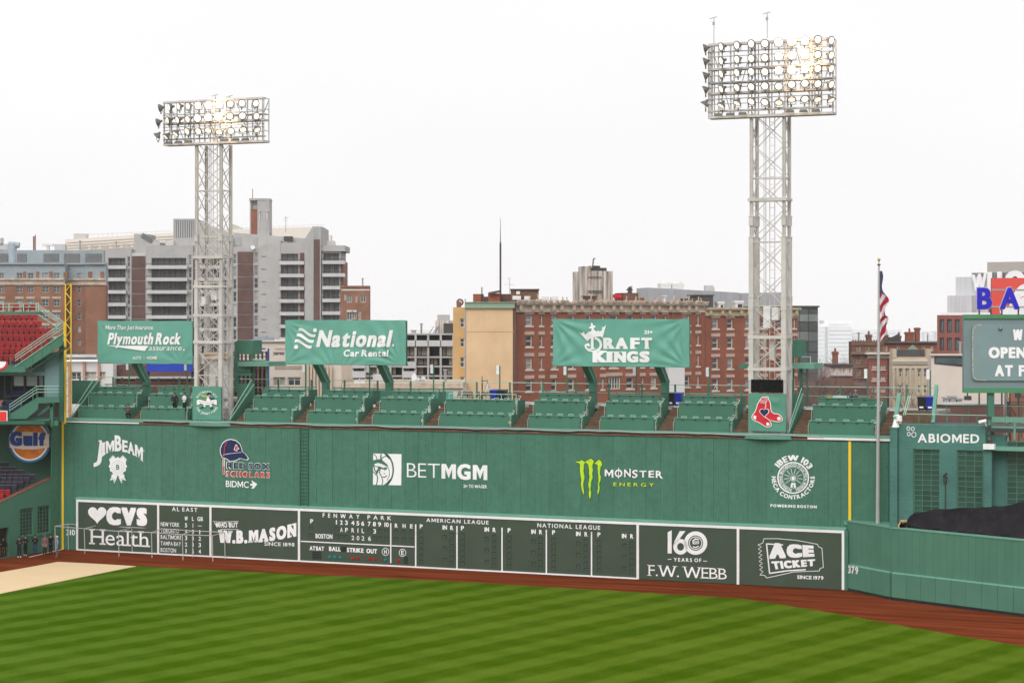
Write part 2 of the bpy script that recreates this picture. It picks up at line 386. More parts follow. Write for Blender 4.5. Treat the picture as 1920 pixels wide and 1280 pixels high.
def ground_mat():
    m = bpy.data.materials.new('mown_grass'); m.use_nodes = True; n = m.node_tree; l = n.links.new; b = n.nodes['Principled BSDF']
    b.inputs['Roughness'].default_value = .9; b.inputs['Specular IOR Level'].default_value = .0
    t = n.nodes.new('ShaderNodeTexCoord')
    def noise(sc_, det=5, vec=None, rough=.6):
        z = n.nodes.new('ShaderNodeTexNoise'); z.inputs['Scale'].default_value = sc_; z.inputs['Detail'].default_value = det; z.inputs['Roughness'].default_value = rough
        l(vec or t.outputs['Object'], z.inputs['Vector']); return z.outputs[0]
    def mth(op, a, b_=None, c=None):
        q = n.nodes.new('ShaderNodeMath'); q.operation = op
        for i, x in enumerate((a, b_, c)):
            if x is None: continue
            if isinstance(x, (int, float)): q.inputs[i].default_value = x
            else: l(x, q.inputs[i])
        return q.outputs[0]
    s = n.nodes.new('ShaderNodeSeparateXYZ'); l(t.outputs['Object'], s.inputs[0])
    ph = mth('ADD', mth('MULTIPLY', s.outputs[0], .8), mth('MULTIPLY', s.outputs[1], -.6))
    ph = mth('ADD', ph, mth('MULTIPLY', noise(1.1, 3), .35))
    ph = mth('MULTIPLY', mth('ADD', ph, .9), 2*pi/3.66)
    wv = mth('MULTIPLY', mth('SINE', ph), 2.4)
    wv = mth('MINIMUM', mth('MAXIMUM', wv, -1), 1)
    # crossing older mowing pass, faint
    ph2 = mth('MULTIPLY', mth('ADD', mth('MULTIPLY', s.outputs[0], .6), mth('MULTIPLY', s.outputs[1], .8)), 2*pi/3.66)
    w2 = mth('MULTIPLY', mth('SINE', ph2), .10)
    big = mth('MULTIPLY', mth('SUBTRACT', noise(.09, 5), .5), 1.3)
    f = mth('ADD', mth('ADD', mth('MULTIPLY', wv, .28), .5), mth('ADD', w2, big))
    mpf = n.nodes.new('ShaderNodeMapping'); mpf.vector_type = 'TEXTURE'; mpf.inputs['Rotation'].default_value = (0, 0, radians(53)); mpf.inputs['Scale'].default_value = (3.5, .6, 1); l(t.outputs['Object'], mpf.inputs[0])
    f = mth('ADD', f, mth('MULTIPLY', mth('SUBTRACT', noise(1.3, 6, mpf.outputs[0], .8), .5), 1.0))
    f = mth('ADD', f, mth('MULTIPLY', mth('SUBTRACT', noise(7, 4, None, .8), .5), 1.7))
    r = n.nodes.new('ShaderNodeValToRGB'); e = r.color_ramp.elements
    e[0].position = .05; e[0].color = (.046, .094, .0006, 1); e[1].position = .95; e[1].color = (.102, .160, .013, 1)
    l(f, r.inputs[0])
    # turf a little cooler towards the left
    far = n.nodes.new('ShaderNodeMapRange'); l(s.outputs[0], far.inputs[0]); far.inputs[1].default_value = -45; far.inputs[2].default_value = 5; far.inputs[3].default_value = 1; far.inputs[4].default_value = 0
    mixc = n.nodes.new('ShaderNodeMix'); mixc.data_type = 'RGBA'; mixc.blend_type = 'MULTIPLY'; l(mth('MULTIPLY', far.outputs[0], .5), mixc.inputs[0]); l(r.outputs[0], mixc.inputs[6]); mixc.inputs[7].default_value = (.72, 1.0, 1.5, 1)
    l(mixc.outputs[2], b.inputs['Base Color'])
    bp = n.nodes.new('ShaderNodeBump'); bp.inputs['Strength'].default_value = .5; bp.inputs['Distance'].default_value = .03
    l(noise(30, 4), bp.inputs['Height']); l(bp.outputs[0], b.inputs['Normal'])
    return m
GRASS = ground_mat()
DIRT = mat('warning_track_clay', (.125, .027, .010), 1, .30, .7, bump=.5, bscale=9, stretch=(9, .8, 1), rot=radians(-23), spec=0, rgb2=(.185, .043, .017))
CITY = mat('city_asphalt', (.09, .09, .09), .9, .2, .05)
mb = MB(); mb.box(-1500, 1500, -400, 1069, -2, -.06); single('ground', mb, CITY, 'grey city ground beyond the ballpark', kind='structure')
mb = MB(); mb.box(-75, 60, 60, 188, -.05, 0); single('warning_track', mb, DIRT, 'reddish brown clay warning track in front of the walls', kind='structure')
edge = [(0, 1112.5), (130, 1086), (255, 1061), (330, 1065), (420, 1069.5), (560, 1077), (700, 1083), (850, 1090), (1000, 1098.5), (1150, 1107.5), (1300, 1116.5), (1400, 1123.5), (1500, 1139), (1600, 1156), (1700, 1175), (1800, 1192), (1920, 1211.5), (2100, 1243)]
pe = [G(x, y) for x, y in edge]; poly = []
for a, b in zip(pe, pe[1:]):
    for k in range(8):
        q = a.lerp(b, k/8); poly.append((q.x+random.uniform(-.08, .08), q.y+random.uniform(-.14, .14)))
poly += [(45, 60), (-70, 60), (-66, 131)]
mb = MB(); mb.slab(poly, .0, .03); single('lawn', mb, GRASS, 'mown outfield grass with diagonal light and dark stripes', kind='structure')
mb = MB(); tp = [G(x, y, .05) for x, y in [(-220, 1122), (0, 1072.5), (60, 1062), (108, 1053), (180, 1056.5), (255, 1061), (130, 1086), (0, 1112.5), (-220, 1165)]]
mb.slab([(p.x, p.y) for p in tp], .032, .07)
TARP = mat('tan_tarpaulin', (.74, .55, .33), .6, .05, .6, stretch=(.3, 2, 1), bump=.3, bscale=1.2)
single('tarpaulin', mb, TARP, 'flat tan tarpaulin laid over the ground along the left-field line', 'tarpaulin')
mb = MB(); a, b = G(55, 1044), G(121, 1028.5); mb.bar((a.x, a.y, .012), (b.x, b.y, .012), .12, .02); single('foul_line', mb, WHITE, 'white chalk foul line', kind='structure')

# ================================================================= TALL WALL
zt = 11.33
U = WFR.u
wall = Thing('outfield_wall', 'tall green left-field wall clad in vertical sheets, above the scoreboard', 'wall', WFR)
u145, u1583, uE = U(145), U(1583), U(1684)
ZL = WFR.z(145, 931)                 # where the lower boards' ledge meets the wall
ZB = WFR.z(1590, 984)
mb = MB(); mb.box(-1.0, uE, .03, .35, 0, zt-.02); core = wall.part('wall_core', mb, GREEND)
cuts = [-1.0, 0.0]; x = 0
while x < uE-1.5: x += random.choice([.92, 1.22, 1.22, 1.5]); cuts.append(x)
cuts.append(uE)
ulad = U(571)
for a, b in zip(cuts, cuts[1:]):
    z0 = .02 if (a < u145-.2) else (ZL-.3)
    if a > u1583: z0 = ZB-.35
    mb = MB(); dv = random.uniform(0, .012); mb.box(a+.008, b-.008, dv, .028+dv, z0, zt-.03); wall.part('wall_panel', mb, GREEN)
mb = MB(); mb.box(-1.0, uE, -.10, .12, zt-.13, zt+.02); wall.part('flashing', mb, RUST)
mb = MB(); mb.box(-.3, U(262), -.14, -.1, zt-.10, zt+.0); mb.box(U(1515), uE, -.16, -.1, zt-.08, zt+.08); wall.part('white_pipe', mb, WHITED)
mb = MB(); mb.box(-.6, uE, -.02, .5, zt+.03, zt+.28); wall.part('coping', mb, GREENL)
# sagging cable / rolled netting along the top
mb = MB(); pts = []; x = U(270)
while x < U(1560):
    pts.append((x, -.16, zt+.16+.03*sin(x*.9)+random.uniform(-.03, .03))); x += .9
mb.path(pts, .05, 5); wall.part('rolled_netting', mb, GREYST)
mb = MB(); mb.path([(p[0], -.13, p[2]-.12+.03*sin(p[0]*1.7)) for p in pts], .035, 4); wall.part('cable', mb, BLACK)
mb = MB(); mb.box(U(118)-.10, U(118)+.10, -.05, 0, .02, zt-.1); mb.box(U(1593.5)-.1, U(1593.5)+.1, -.05, 0, ZB-.2, zt-.15); wall.part('yellow_stripe', mb, YEL)
lad = MB()
for s in (-.38, .38): lad.box(ulad+s-.035, ulad+s+.035, -.12, -.06, ZL, zt-.2)
ladder = wall.part('ladder', lad, GREEND)
z = ZL+.2; rung = MB().box(ulad-.36, ulad+.36, -.11, -.07, 0, .05).mesh('rung', GREEND)
while z < zt-.25: wall.inst('rung', rung, (0, 0, z), ladder); z += .31
mb = MB(); mb.box(U(1665), U(1667), -.02, .0, ZB, zt-.2); mb.box(U(1671), U(1684), -.25, -.01, ZB, zt+.05); wall.part('corner_post', mb, GREEND)

# lettering colours on the wall
LIME = mat('lime_paint', (.42, .72, .015), .6, .12, 3, rgb2=(.62, .74, .02)); LIMED = mat('lime_green_paint', (.10, .55, .03), .6, .1)
NAVYP = mat('navy_lettering', (.012, .022, .085), .6); REDL = mat('red_lettering', (.60, .035, .05), .6); BLKL = mat('black_lettering', (.015, .016, .015), .6)
PALEG = mat('pale_green_paint', (.35, .58, .47), .6)
MM = [WHITE, GREEN, NAVYP, REDL, BLKL, LIME, PALEG, LIMED]
def ad(name, mb, label, vv, ox, oy, s, th=None):
    return (th or wall).part(name, remap(mb, WFR, vv, ox, oy, s), MM, label=label)
VA = -.012
# -- arched distillery lettering with rosette
m_ = MB()
for c, q in (('J', ((180, 195), (262, 195), (95, 640), (262, 600))), ('I', ((270, 245), (330, 235), (268, 545), (332, 500))), ('M', ((345, 205), (542, 185), (350, 490), (540, 430))),
             ('B', ((555, 80), (705, 85), (560, 425), (715, 420))), ('E', ((728, 180), (850, 205), (728, 440), (848, 455))), ('A', ((868, 222), (975, 235), (855, 470), (1010, 530))),
             ('M', ((1012, 270), (1195, 355), (1012, 530), (1192, 672)))):
    qtext(m_, c, *q, bold=.045, serif=.13, st=.05)
m_.stroke(neg([(1200, 420), (1222, 425)]), 18, 0, .004)
sc_ = []
for i in range(96):
    t = 2*pi*i/96; r = 198+12*cos(t*12); sc_.append((622+r*cos(t), -(775-r*sin(t))))
m_.prism(sc_, -.002, .003)
for sx in (1, -1):
    X = lambda a: 622+sx*(a-622)
    m_.prism(neg([(X(480), 960), (X(620), 960), (X(590), 1060), (X(535), 1175), (X(520), 1075), (X(435), 1105), (X(470), 1040)]), 0, .003)
    m_.prism(neg([(X(415), 625), (X(505), 525), (X(570), 580), (X(450), 680)]), 0, .003)
    m_.stroke(neg([(X(435), 620), (X(505), 545), (X(545), 580)]), 10, -.003, .002, 6)
    m_.stroke(neg([(X(490), 1050), (X(545), 1070), (X(538), 1150)]), 12, -.003, .002, 6)
m_.ring((622, -790), 142, 142, 8, -.005, .002, 36, 6); m_.ring((622, -790), 95, 95, 7, -.005, .002, 30, 6)
rtext(m_, 'B', 585, 660, 740, 850, v=-.008, bold=.03, serif=.1, m=1)
ad('painted_emblem', m_, 'white arched whiskey lettering over a ribbon rosette', VA, 170, 810, .08203)
# -- cap and tassel emblem
m_ = MB(); cap = [(1186, 222), (1176, 200), (1174, 165), (1190, 125), (1220, 102), (1250, 95), (1290, 105), (1318, 130), (1330, 160), (1335, 185), (1360, 205), (1380, 232), (1372, 244), (1345, 240), (1322, 232), (1285, 250), (1248, 256), (1215, 235)]
m_.prism(neg([(1262+(a-1262)*1.055, 178+(b-178)*1.07) for a, b in cap]), 0, .003, 0); m_.prism(neg(cap), -.006, -.002, 2)
m_.stroke(neg([(1222, 108), (1204, 150), (1199, 218)]), 5, -.010, -.006, 3); m_.stroke(neg([(1190, 210), (1240, 200), (1330, 190)]), 2.5, -.010, -.006, 0)
m_.stroke(neg([(1198, 214), (1198, 350)]), 15, 0, .003, 0); m_.stroke(neg([(1198, 216), (1198, 300)]), 6, -.006, -.002, 3); m_.stroke(neg([(1198, 298), (1198, 348)]), 11, -.006, -.002, 3)
m_.prism(neg([(1286, 132), (1298, 132), (1302, 152), (1314, 160), (1312, 168), (1298, 166), (1302, 180), (1290, 182), (1274, 170)]), -.010, -.006, 0)
m_.prism(neg([(1288, 136), (1296, 136), (1299, 154), (1309, 161), (1307, 165), (1294, 162), (1298, 176), (1290, 178), (1279, 168)]), -.014, -.010, 3)
for (s, x0, x1, y0, y1, c) in (('RED SOX', 1224, 1542, 266, 309, 2), ('SCHOLARS', 1219, 1542, 332, 369, 3)):
    rtext(m_, s, x0-3, x1+3, y0-3, y1+3, v=0, dy=10, bold=.075, gap=.16, m=0)
    rtext(m_, s, x0, x1, y0, y1, v=-.014, dy=10, bold=.045, gap=.18, m=c)
rtext(m_, 'BIDMC', 1214, 1385, 402, 448, dy=8, bold=.012, gap=.08)
m_.prism(neg([(1404, 398), (1450, 428), (1422, 462), (1404, 460), (1418, 442), (1396, 438), (1398, 426), (1416, 424)]), 0, .003)
ad('painted_emblem', m_, 'navy cap with red tassel above navy and red lettering', VA, 120, 800, .25)
# -- lion emblem and thin/bold lettering
m_ = MB(); m_.prism(neg([(150, 152), (560, 160), (555, 610), (148, 602)]), 0, .004, 0)
def gs(pts, wd): m_.stroke(neg(pts), wd, -.005, -.001, 1)
def arcp(cx, cy, rx, ry, a0, a1, n=18): return [(cx+rx*cos(radians(a0+(a1-a0)*i/n)), cy-ry*sin(radians(a0+(a1-a0)*i/n))) for i in range(n+1)]
gs(arcp(250, 385, 190, 255, 62, -62, 28), 22); m_.prism(neg([(300, 148), (352, 148), (415, 240), (380, 235), (340, 190)]), -.005, -.001, 1); m_.prism(neg([(285, 618), (360, 618), (418, 530), (400, 510), (340, 575)]), -.005, -.001, 1)
gs(arcp(150, 240, 55, 75, 85, -10), 10); gs(arcp(300, 200, 45, 60, 150, 240), 10); gs([(265, 150), (270, 200), (262, 235)], 10); gs(arcp(345, 290, 90, 100, 165, 60), 12)
m_.prism(neg([(148, 250), (215, 235), (265, 232), (300, 262), (350, 305), (365, 330), (358, 345), (310, 318), (270, 300), (220, 285), (165, 305), (175, 330), (250, 340), (300, 360), (330, 345), (360, 360), (330, 385), (290, 380), (255, 370), (200, 345), (148, 335)]), -.005, -.001, 1)
gs([(160, 330), (170, 380), (200, 440), (215, 500), (210, 560), (195, 605)], 16); gs([(250, 350), (215, 400), (205, 430)], 30); gs([(255, 370), (240, 430), (275, 490), (290, 540), (280, 605)], 13)
gs([(360, 340), (385, 400), (385, 470), (350, 540)], 8); gs([(290, 490), (320, 492), (345, 472)], 15); gs([(305, 440), (325, 442)], 9); gs([(310, 400), (325, 385), (350, 375)], 7); gs([(150, 410), (190, 460)], 12)
ad('painted_emblem', m_, 'white square emblem with a lion head', VA, 680, 830, .1302)
m_ = MB(); rtext(m_, 'BET', 637, 1110, 285, 495, dy=12, bold=-.012, gap=.07); rtext(m_, 'MGM', 1135, 1795, 300, 512, dy=22, bold=.055, gap=.1)
rtext(m_, '21+ TO WAGER', 1450, 1790, 598, 642, dy=8, bold=.022, gap=.07)
ad('painted_lettering', m_, 'white lettering right of the lion emblem', VA, 680, 830, .1302)
# -- claw emblem
m_ = MB()
claws = [[(170, 250), (220, 235), (265, 235), (290, 205), (345, 235), (360, 260), (335, 300), (340, 350), (330, 400), (345, 480), (350, 520), (335, 600), (325, 640), (330, 720), (340, 845), (300, 770), (285, 690), (278, 640), (290, 590), (280, 520), (262, 410), (262, 340), (265, 290), (240, 262)],
 [(345, 250), (400, 215), (460, 185), (520, 235), (500, 280), (490, 330), (505, 400), (485, 450), (498, 530), (470, 600), (465, 680), (455, 730), (470, 790), (460, 870), (437, 915), (425, 860), (420, 790), (430, 740), (408, 650), (425, 590), (435, 520), (425, 440), (425, 370), (410, 290), (380, 262)],
 [(515, 275), (555, 245), (600, 205), (650, 235), (670, 290), (640, 340), (630, 400), (625, 460), (645, 520), (630, 600), (610, 640), (625, 700), (610, 780), (592, 840), (575, 790), (590, 720), (585, 650), (600, 580), (595, 500), (585, 420), (580, 360), (585, 310), (560, 285)]]
for c in claws:
    m_.stroke(neg(c+[c[0]]), 16, 0, .003, 4); m_.prism(neg(c), -.006, -.002, 5)
    m_.stroke(neg([(a-6, b+2) for a, b in c[3:14]]), 9, -.010, -.006, 7)
for (o, b_, c) in ((0, .085, 4), (-.014, .03, 0)):
    for ch, q in (('M', ((710, 380), (865, 385), (710, 500), (865, 530))), ('O', ((888, 385), (1030, 385), (890, 515), (1030, 515))), ('N', ((1060, 385), (1180, 370), (1060, 515), (1180, 510))), ('S', ((1205, 395), (1310, 390), (1205, 535), (1300, 520))),
                  ('T', ((1335, 405), (1465, 405), (1335, 520), (1465, 520))), ('E', ((1500, 405), (1600, 405), (1500, 522), (1600, 522))), ('R', ((1630, 405), (1745, 410), (1630, 525), (1762, 545)))):
        qtext(m_, ch, *q, v=o, bold=b_, m=c)
    m_.stroke(neg([(962, 352), (960, 542)]), 30 if c == 4 else 16, o-.003, o, c)
    rtext(m_, 'ENERGY', 865, 1598, 615, 675, v=o, dy=14, bold=b_ if c == 4 else .02, gap=.34, m=c if c == 4 else 5)
ad('painted_emblem', m_, 'three lime green claw marks with white and lime lettering', VA, 1060, 840, .10417)
# -- round union seal
m_ = MB(); c0 = (557, -590); m_.ring(c0, 318, 318, 26, 0, .003, 64, 0); m_.ring(c0, 216, 216, 6, 0, .003, 48, 0)
arc_text(m_, 'IBEW 103', c0, 345, 112, 144, 30, bold=.05, gap=.13); arc_text(m_, 'NECA CONTRACTORS', c0, 350, 78, 176, 364, True, bold=.045, gap=.14)
arc_text(m_, 'INTERNATIONAL BROTHERHOOD OF ELECTRICAL WORKERS', c0, 225, 56, 262, -78, bold=.035, gap=.13)
for i in range(10):
    t = radians(-35+i*27.8); m_.stroke([(c0[0]+75*cos(t), c0[1]+75*sin(t)), (c0[0]+185*cos(t), c0[1]+185*sin(t))], 9, 0, .003, 0)
m_.ring((557, -600), 58, 62, 10, 0, .003, 20, 0); m_.disc((557, -600), 34, 40, -.0, .003, 12, 0); m_.prism(neg([(520, 690), (600, 690), (612, 785), (572, 790), (565, 725), (550, 725), (545, 785), (500, 780)]), 0, .003)
rtext(m_, 'POWERING BOSTON', 105, 1028, 1116, 1170, dy=28, bold=.05, gap=.16)
ad('painted_emblem', m_, 'round white seal with a fist and rays ringed by lettering', VA, 1435, 840, .09378)
# distance figure
m_ = MB(); rtext(m_, '310', 758, 858, 868, 928, dy=2, bold=.03, gap=.12); ad('distance_figure', m_, 'white figure 310', VA, 0, 850, .1641)

# ================================================================= LOWER BOARDS
VB = -.32
zT = WFR.z(145, 936, VB); UB = lambda p: WFR.u(p, VB); ZBd = lambda x, y: WFR.z(x, y, VB)
zTR = WFR.z(1583, 995, VB)
def board(name, label, cat, x0, x1, last=False, group=None):
    t = Thing(name, label, cat, WFR, (UB(x0), VB, 0), group)
    mb = MB(); mb.box(UB(x0), UB(x1), VB, -.02, .04, zT-.1); t.part('backing_panel', mb, BOARD)
    mb = MB(); w_ = .10
    mb.box(UB(x0)-w_, UB(x0)+w_, VB-.05, VB-.002, .04, zT+.02)
    if last: mb.box(UB(x1)-w_, UB(x1)+w_, VB-.05, VB-.002, .04, zT+.02)
    t.part('white_upright', mb, WHITED)
    a, b = UB(x0)+w_, UB(x1)-w_
    mb = MB(); mb.box(a, b, VB-.045, VB-.002, zT-.19, zT+.02)
    t.part('white_rail', mb, WHITED)
    if x1 < 1250: mb = MB(); mb.box(a, b, VB-.06, VB-.002, .03, .15); t.part('white_rail', mb, WHITED)
    return t
B1 = board('advertising_board', 'board with a white heart and bold and slab lettering, left end of the wall', 'sign', 145, 297)
B2 = board('standings_board', 'narrow board headed AL EAST listing five teams', 'scoreboard', 297, 395)
B3 = board('advertising_board', 'board with curved white slab lettering marked SINCE 1898', 'sign', 395, 561)
B4 = board('scoreboard', 'hand-operated scoreboard headed FENWAY PARK with league columns', 'scoreboard', 561, 1196)
B5 = board('advertising_board', 'board with a large white 160 and thin serif lettering', 'sign', 1196, 1384)
B6 = board('advertising_board', 'board with a white ticket outline marked SINCE 1979, right end of the wall', 'sign', 1384, 1581, True)
mb = MB(); a, b = UB(141), UB(1586)
mb.hexa([(a, VB-.06, zT+.03), (b, VB-.06, zT+.03), (a, -.001, zT+.03), (b, -.001, zT+.03), (a, VB-.06, zT+.10), (b, VB-.06, zT+.10), (a, -.001, ZL+.02), (b, -.001, ZL+.02)])
wall.part('sloping_ledge', mb, GREENL)
mb = MB(); mb.box(UB(1583), UB(1590), VB-.05, -.01, .02, zT+.02); wall.part('end_trim', mb, GREEN)
V2 = VB-.010
# heart board
m_ = MB(); hp = []
for i in range(40):
    t = 2*pi*i/40; x = 16*sin(t)**3; y = 13*cos(t)-5*cos(2*t)-2*cos(3*t)-cos(4*t); hp.append((249+x*4.3, -(653-y*4.4)))
m_.prism(hp, 0, .004); rtext(m_, 'CVS', 328, 630, 603, 730, dy=8, bold=.10, gap=.06)
rtext(m_, 'Health', 200, 632, 762, 878, dy=22, bold=.0, gap=.07, serif=.13, st=.07)
ad('lettering', m_, None, V2, 120, 800, .25, B1)
# standings
m_ = MB(); rtext(m_, 'AL EAST', 810, 1000, 600, 628, dy=8, bold=.02, gap=.25, space=.35)
for s, x0, x1 in (('W', 905, 928), ('L', 960, 974), ('GB', 1000, 1042)): rtext(m_, s, x0, x1, 670+(x0-905)*.045, 700+(x0-905)*.045, bold=.03)
for k, (s, x1, a, b, c) in enumerate((('NEW YORK', 865, '5', '1', '-'), ('TORONTO', 862, '4', '3', '1'), ('BALTIMORE', 880, '3', '3', '2'), ('TAMPA BAY', 877, '2', '4', '3'), ('BOSTON', 840, '1', '5', '4'))):
    y = 712+k*48.2; rtext(m_, s, 725, x1, y, y+30, dy=6, bold=.012, gap=.10, space=.22)
    for q, x0, w_ in ((a, 907, 17), (b, 960, 14), (c, 1009, 18)):
        yy = y+9+(x0-907)*.04
        if q == '-': m_.stroke(neg([(1005, yy+16), (1032, yy+17)]), 4, 0, .003)
        else: rtext(m_, q, x0+(5 if q == '1' else 0), x0+w_-(5 if q == '1' else 0), yy, yy+30, bold=.02)
ad('lettering', m_, None, V2, 120, 800, .25, B2)
for k in range(5):
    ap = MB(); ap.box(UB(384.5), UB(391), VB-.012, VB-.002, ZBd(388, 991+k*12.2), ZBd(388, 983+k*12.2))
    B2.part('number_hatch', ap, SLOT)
# slab-letter board
m_ = MB(); m_.stroke(neg([(1120, 706), (1160, 712), (1220, 710), (1308, 706)]), 3, 0, .003); m_.stroke(neg([(1170, 768), (1230, 765), (1308, 768)]), 3, 0, .003)
qtext(m_, 'WHO BUT', (1125, 715), (1305, 716), (1140, 752), (1305, 752), bold=.04, gap=.08, serif=.09)
def wf(a, b): 
    x = 1160+585*a; base = 866+10*sin(a*pi)-50*a*a; top = 772+12*sin(a*pi)-52*a*a
    return (x, -(base*(1-b)+top*b))
text(m_, 'W.B.MASON', wf, 0, 1, 0, 1, v=(0, 0), bold=.075, gap=.1, serif=.19, st=.1)
rtext(m_, 'SINCE 1898', 1503, 1728, 862, 888, dy=7, bold=.01, gap=.12, serif=.09)
ad('lettering', m_, None, V2, 120, 800, .25, B3)
# scoreboard lettering
m_ = MB()
rtext(m_, 'FENWAY', 360, 915, 172, 232, dy=22, bold=.02, gap=.62); rtext(m_, 'PARK', 1032, 1390, 203, 260, dy=16, bold=.02, gap=.52)
def lab(s, x0, x1, y0, y1, b=.035, **k): rtext(m_, s, x0, x1, y0, y1, dy=(x1-x0)*.045, bold=b, **k)
lab('P', 175, 218, 262, 322)
for s, x0, x1 in (('1', 560, 575), ('2', 622, 662), ('3', 697, 738), ('4', 790, 838), ('5', 868, 910), ('6', 940, 985), ('7', 1040, 1080), ('8', 1115, 1160), ('9', 1190, 1238), ('10', 1288, 1352)): lab(s, x0, x1, 275+(x0-560)*.05, 338+(x0-560)*.05)
for s, x0, x1 in (('A', 622, 662), ('P', 697, 738), ('R', 793, 835), ('I', 882, 895), ('L', 945, 983), ('3', 1120, 1160)): lab(s, x0, x1, 388+(x0-622)*.045, 452+(x0-622)*.045, .02)
for s, x0, x1 in (('2', 793, 833), ('0', 870, 910), ('2', 945, 985), ('6', 1042, 1084)): lab(s, x0, x1, 508+(x0-793)*.045, 572+(x0-793)*.045, .01)
lab('BOSTON', 255, 508, 480, 545, .04, gap=.05)
for s, x0, x1, y in (('R', 1443, 1488, 328), ('H', 1560, 1605, 333), ('E', 1672, 1712, 338), ('P', 1818, 1862, 340)): lab(s, x0, x1, y, y+58)
lab('AT BAT', 165, 383, 665, 725, .05, gap=.04, space=.14); lab('BALL', 457, 632, 672, 735, .05, gap=.05); lab('STRIKE', 725, 975, 690, 752, .05, gap=.05); lab('OUT', 1018, 1178, 705, 768, .05, gap=.06)
for (cx, cy, s) in ((1302, 750, 'H'), (1558, 765, 'E')):
    m_.ring((cx, -cy), 54, 60, 8, 0, .003, 32, 0); rtext(m_, s, cx-20, cx+20, cy-32, cy+32, bold=.03)
def line(a, b, w_): m_.stroke(neg([a, b]), w_, -.03, 0, 0)
line((38, 592), (1733, 676), 15); line((1383, 325), (1383, 915), 17)
ad('lettering', m_, None, V2, 560, 940, .125, B4)
m_ = MB()
for x, y in ((779.6, 983), (857, 986), (941.5, 989), (1024.6, 993), (1109.3, 997)): m_.stroke(neg([(x, y), (x, y+95 if False else 1000)]), 2.4, -.03, 0)
for x, y0 in ((779.6, 1058), (857, 1062), (941.5, 1066), (1024.6, 1070.5), (1109.3, 1074.5)):
    m_.stroke(neg([(x, 999), (x, y0+5)]), 2.4, -.03, 0)
rtext(m_, 'AMERICAN LEAGUE', 799.4, 916, 970.8, 977.6, dy=5, bold=.015, gap=.2, space=.45); rtext(m_, 'NATIONAL LEAGUE', 1007.6, 1125.4, 980.2, 987.6, dy=5, bold=.015, gap=.2, space=.45)
blocks = [(787.2, 830, 844.4), (864.6, 908.8, 924), (952.1, 996.3, 1011), (1035.4, 1080.3, 1096.1), (1120.5, 1166.2, 1181.9)]
for i, (a, b, c) in enumerate(blocks):
    zz = lambda x: 982+(x-787.2)*.047
    if i: rtext(m_, 'P', a, a+5.6, zz(a), zz(a)+7.8, bold=.04)
    rtext(m_, 'IN', b, b+8.4, zz(b)+.4, zz(b)+8.2, bold=.05, gap=.06); rtext(m_, 'R', c, c+5.7, zz(c)+.4, zz(c)+8.2, bold=.04)
ad('lettering', m_, None, V2, 0, 0, 1, B4)
# number slots: raised plate over a dark sheet painted as the slot's shade
hh = .33; ww = .36
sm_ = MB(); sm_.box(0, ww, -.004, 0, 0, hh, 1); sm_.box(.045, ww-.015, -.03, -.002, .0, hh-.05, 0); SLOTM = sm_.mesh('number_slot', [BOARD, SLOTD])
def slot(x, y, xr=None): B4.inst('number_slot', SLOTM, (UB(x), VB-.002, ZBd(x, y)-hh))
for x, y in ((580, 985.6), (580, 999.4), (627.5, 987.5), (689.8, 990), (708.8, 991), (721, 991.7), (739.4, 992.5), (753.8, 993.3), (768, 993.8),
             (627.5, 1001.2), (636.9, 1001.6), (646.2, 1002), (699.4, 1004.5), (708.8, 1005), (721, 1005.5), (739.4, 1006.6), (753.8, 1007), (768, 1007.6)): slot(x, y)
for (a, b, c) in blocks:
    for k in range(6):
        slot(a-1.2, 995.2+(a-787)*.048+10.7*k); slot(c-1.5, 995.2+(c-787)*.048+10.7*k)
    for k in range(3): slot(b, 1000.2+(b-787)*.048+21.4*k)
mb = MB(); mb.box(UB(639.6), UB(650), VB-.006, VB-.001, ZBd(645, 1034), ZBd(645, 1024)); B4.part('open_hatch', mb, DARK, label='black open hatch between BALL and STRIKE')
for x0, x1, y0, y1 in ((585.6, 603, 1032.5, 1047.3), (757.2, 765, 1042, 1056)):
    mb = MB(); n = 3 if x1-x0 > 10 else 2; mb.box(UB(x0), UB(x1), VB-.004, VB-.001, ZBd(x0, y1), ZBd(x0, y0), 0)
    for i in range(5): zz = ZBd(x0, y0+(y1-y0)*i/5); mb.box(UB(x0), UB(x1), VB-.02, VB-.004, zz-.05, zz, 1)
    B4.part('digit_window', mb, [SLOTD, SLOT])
TEAL = mat('teal_lamp_glass', (.01, .22, .24), .2); REDG = mat('red_lamp_glass', (.42, .01, .02), .2)
for x, y, m in ((617.8, 1043.6, TEAL), (627.9, 1044, TEAL), (637.9, 1044.5, TEAL), (661.5, 1045.8, REDG), (671.9, 1046.3, REDG), (692.5, 1047.3, REDG), (703, 1048, REDG), (722.9, 1048.8, TEAL), (746.6, 1050.6, REDG)):
    mb = MB(); c = WFR.uz(x, y, VB); mb.tube((c[0], VB, c[1]), (c[0], VB-.09, c[1]), .15, 14, r2=.11); B4.part('lamp', mb, m)
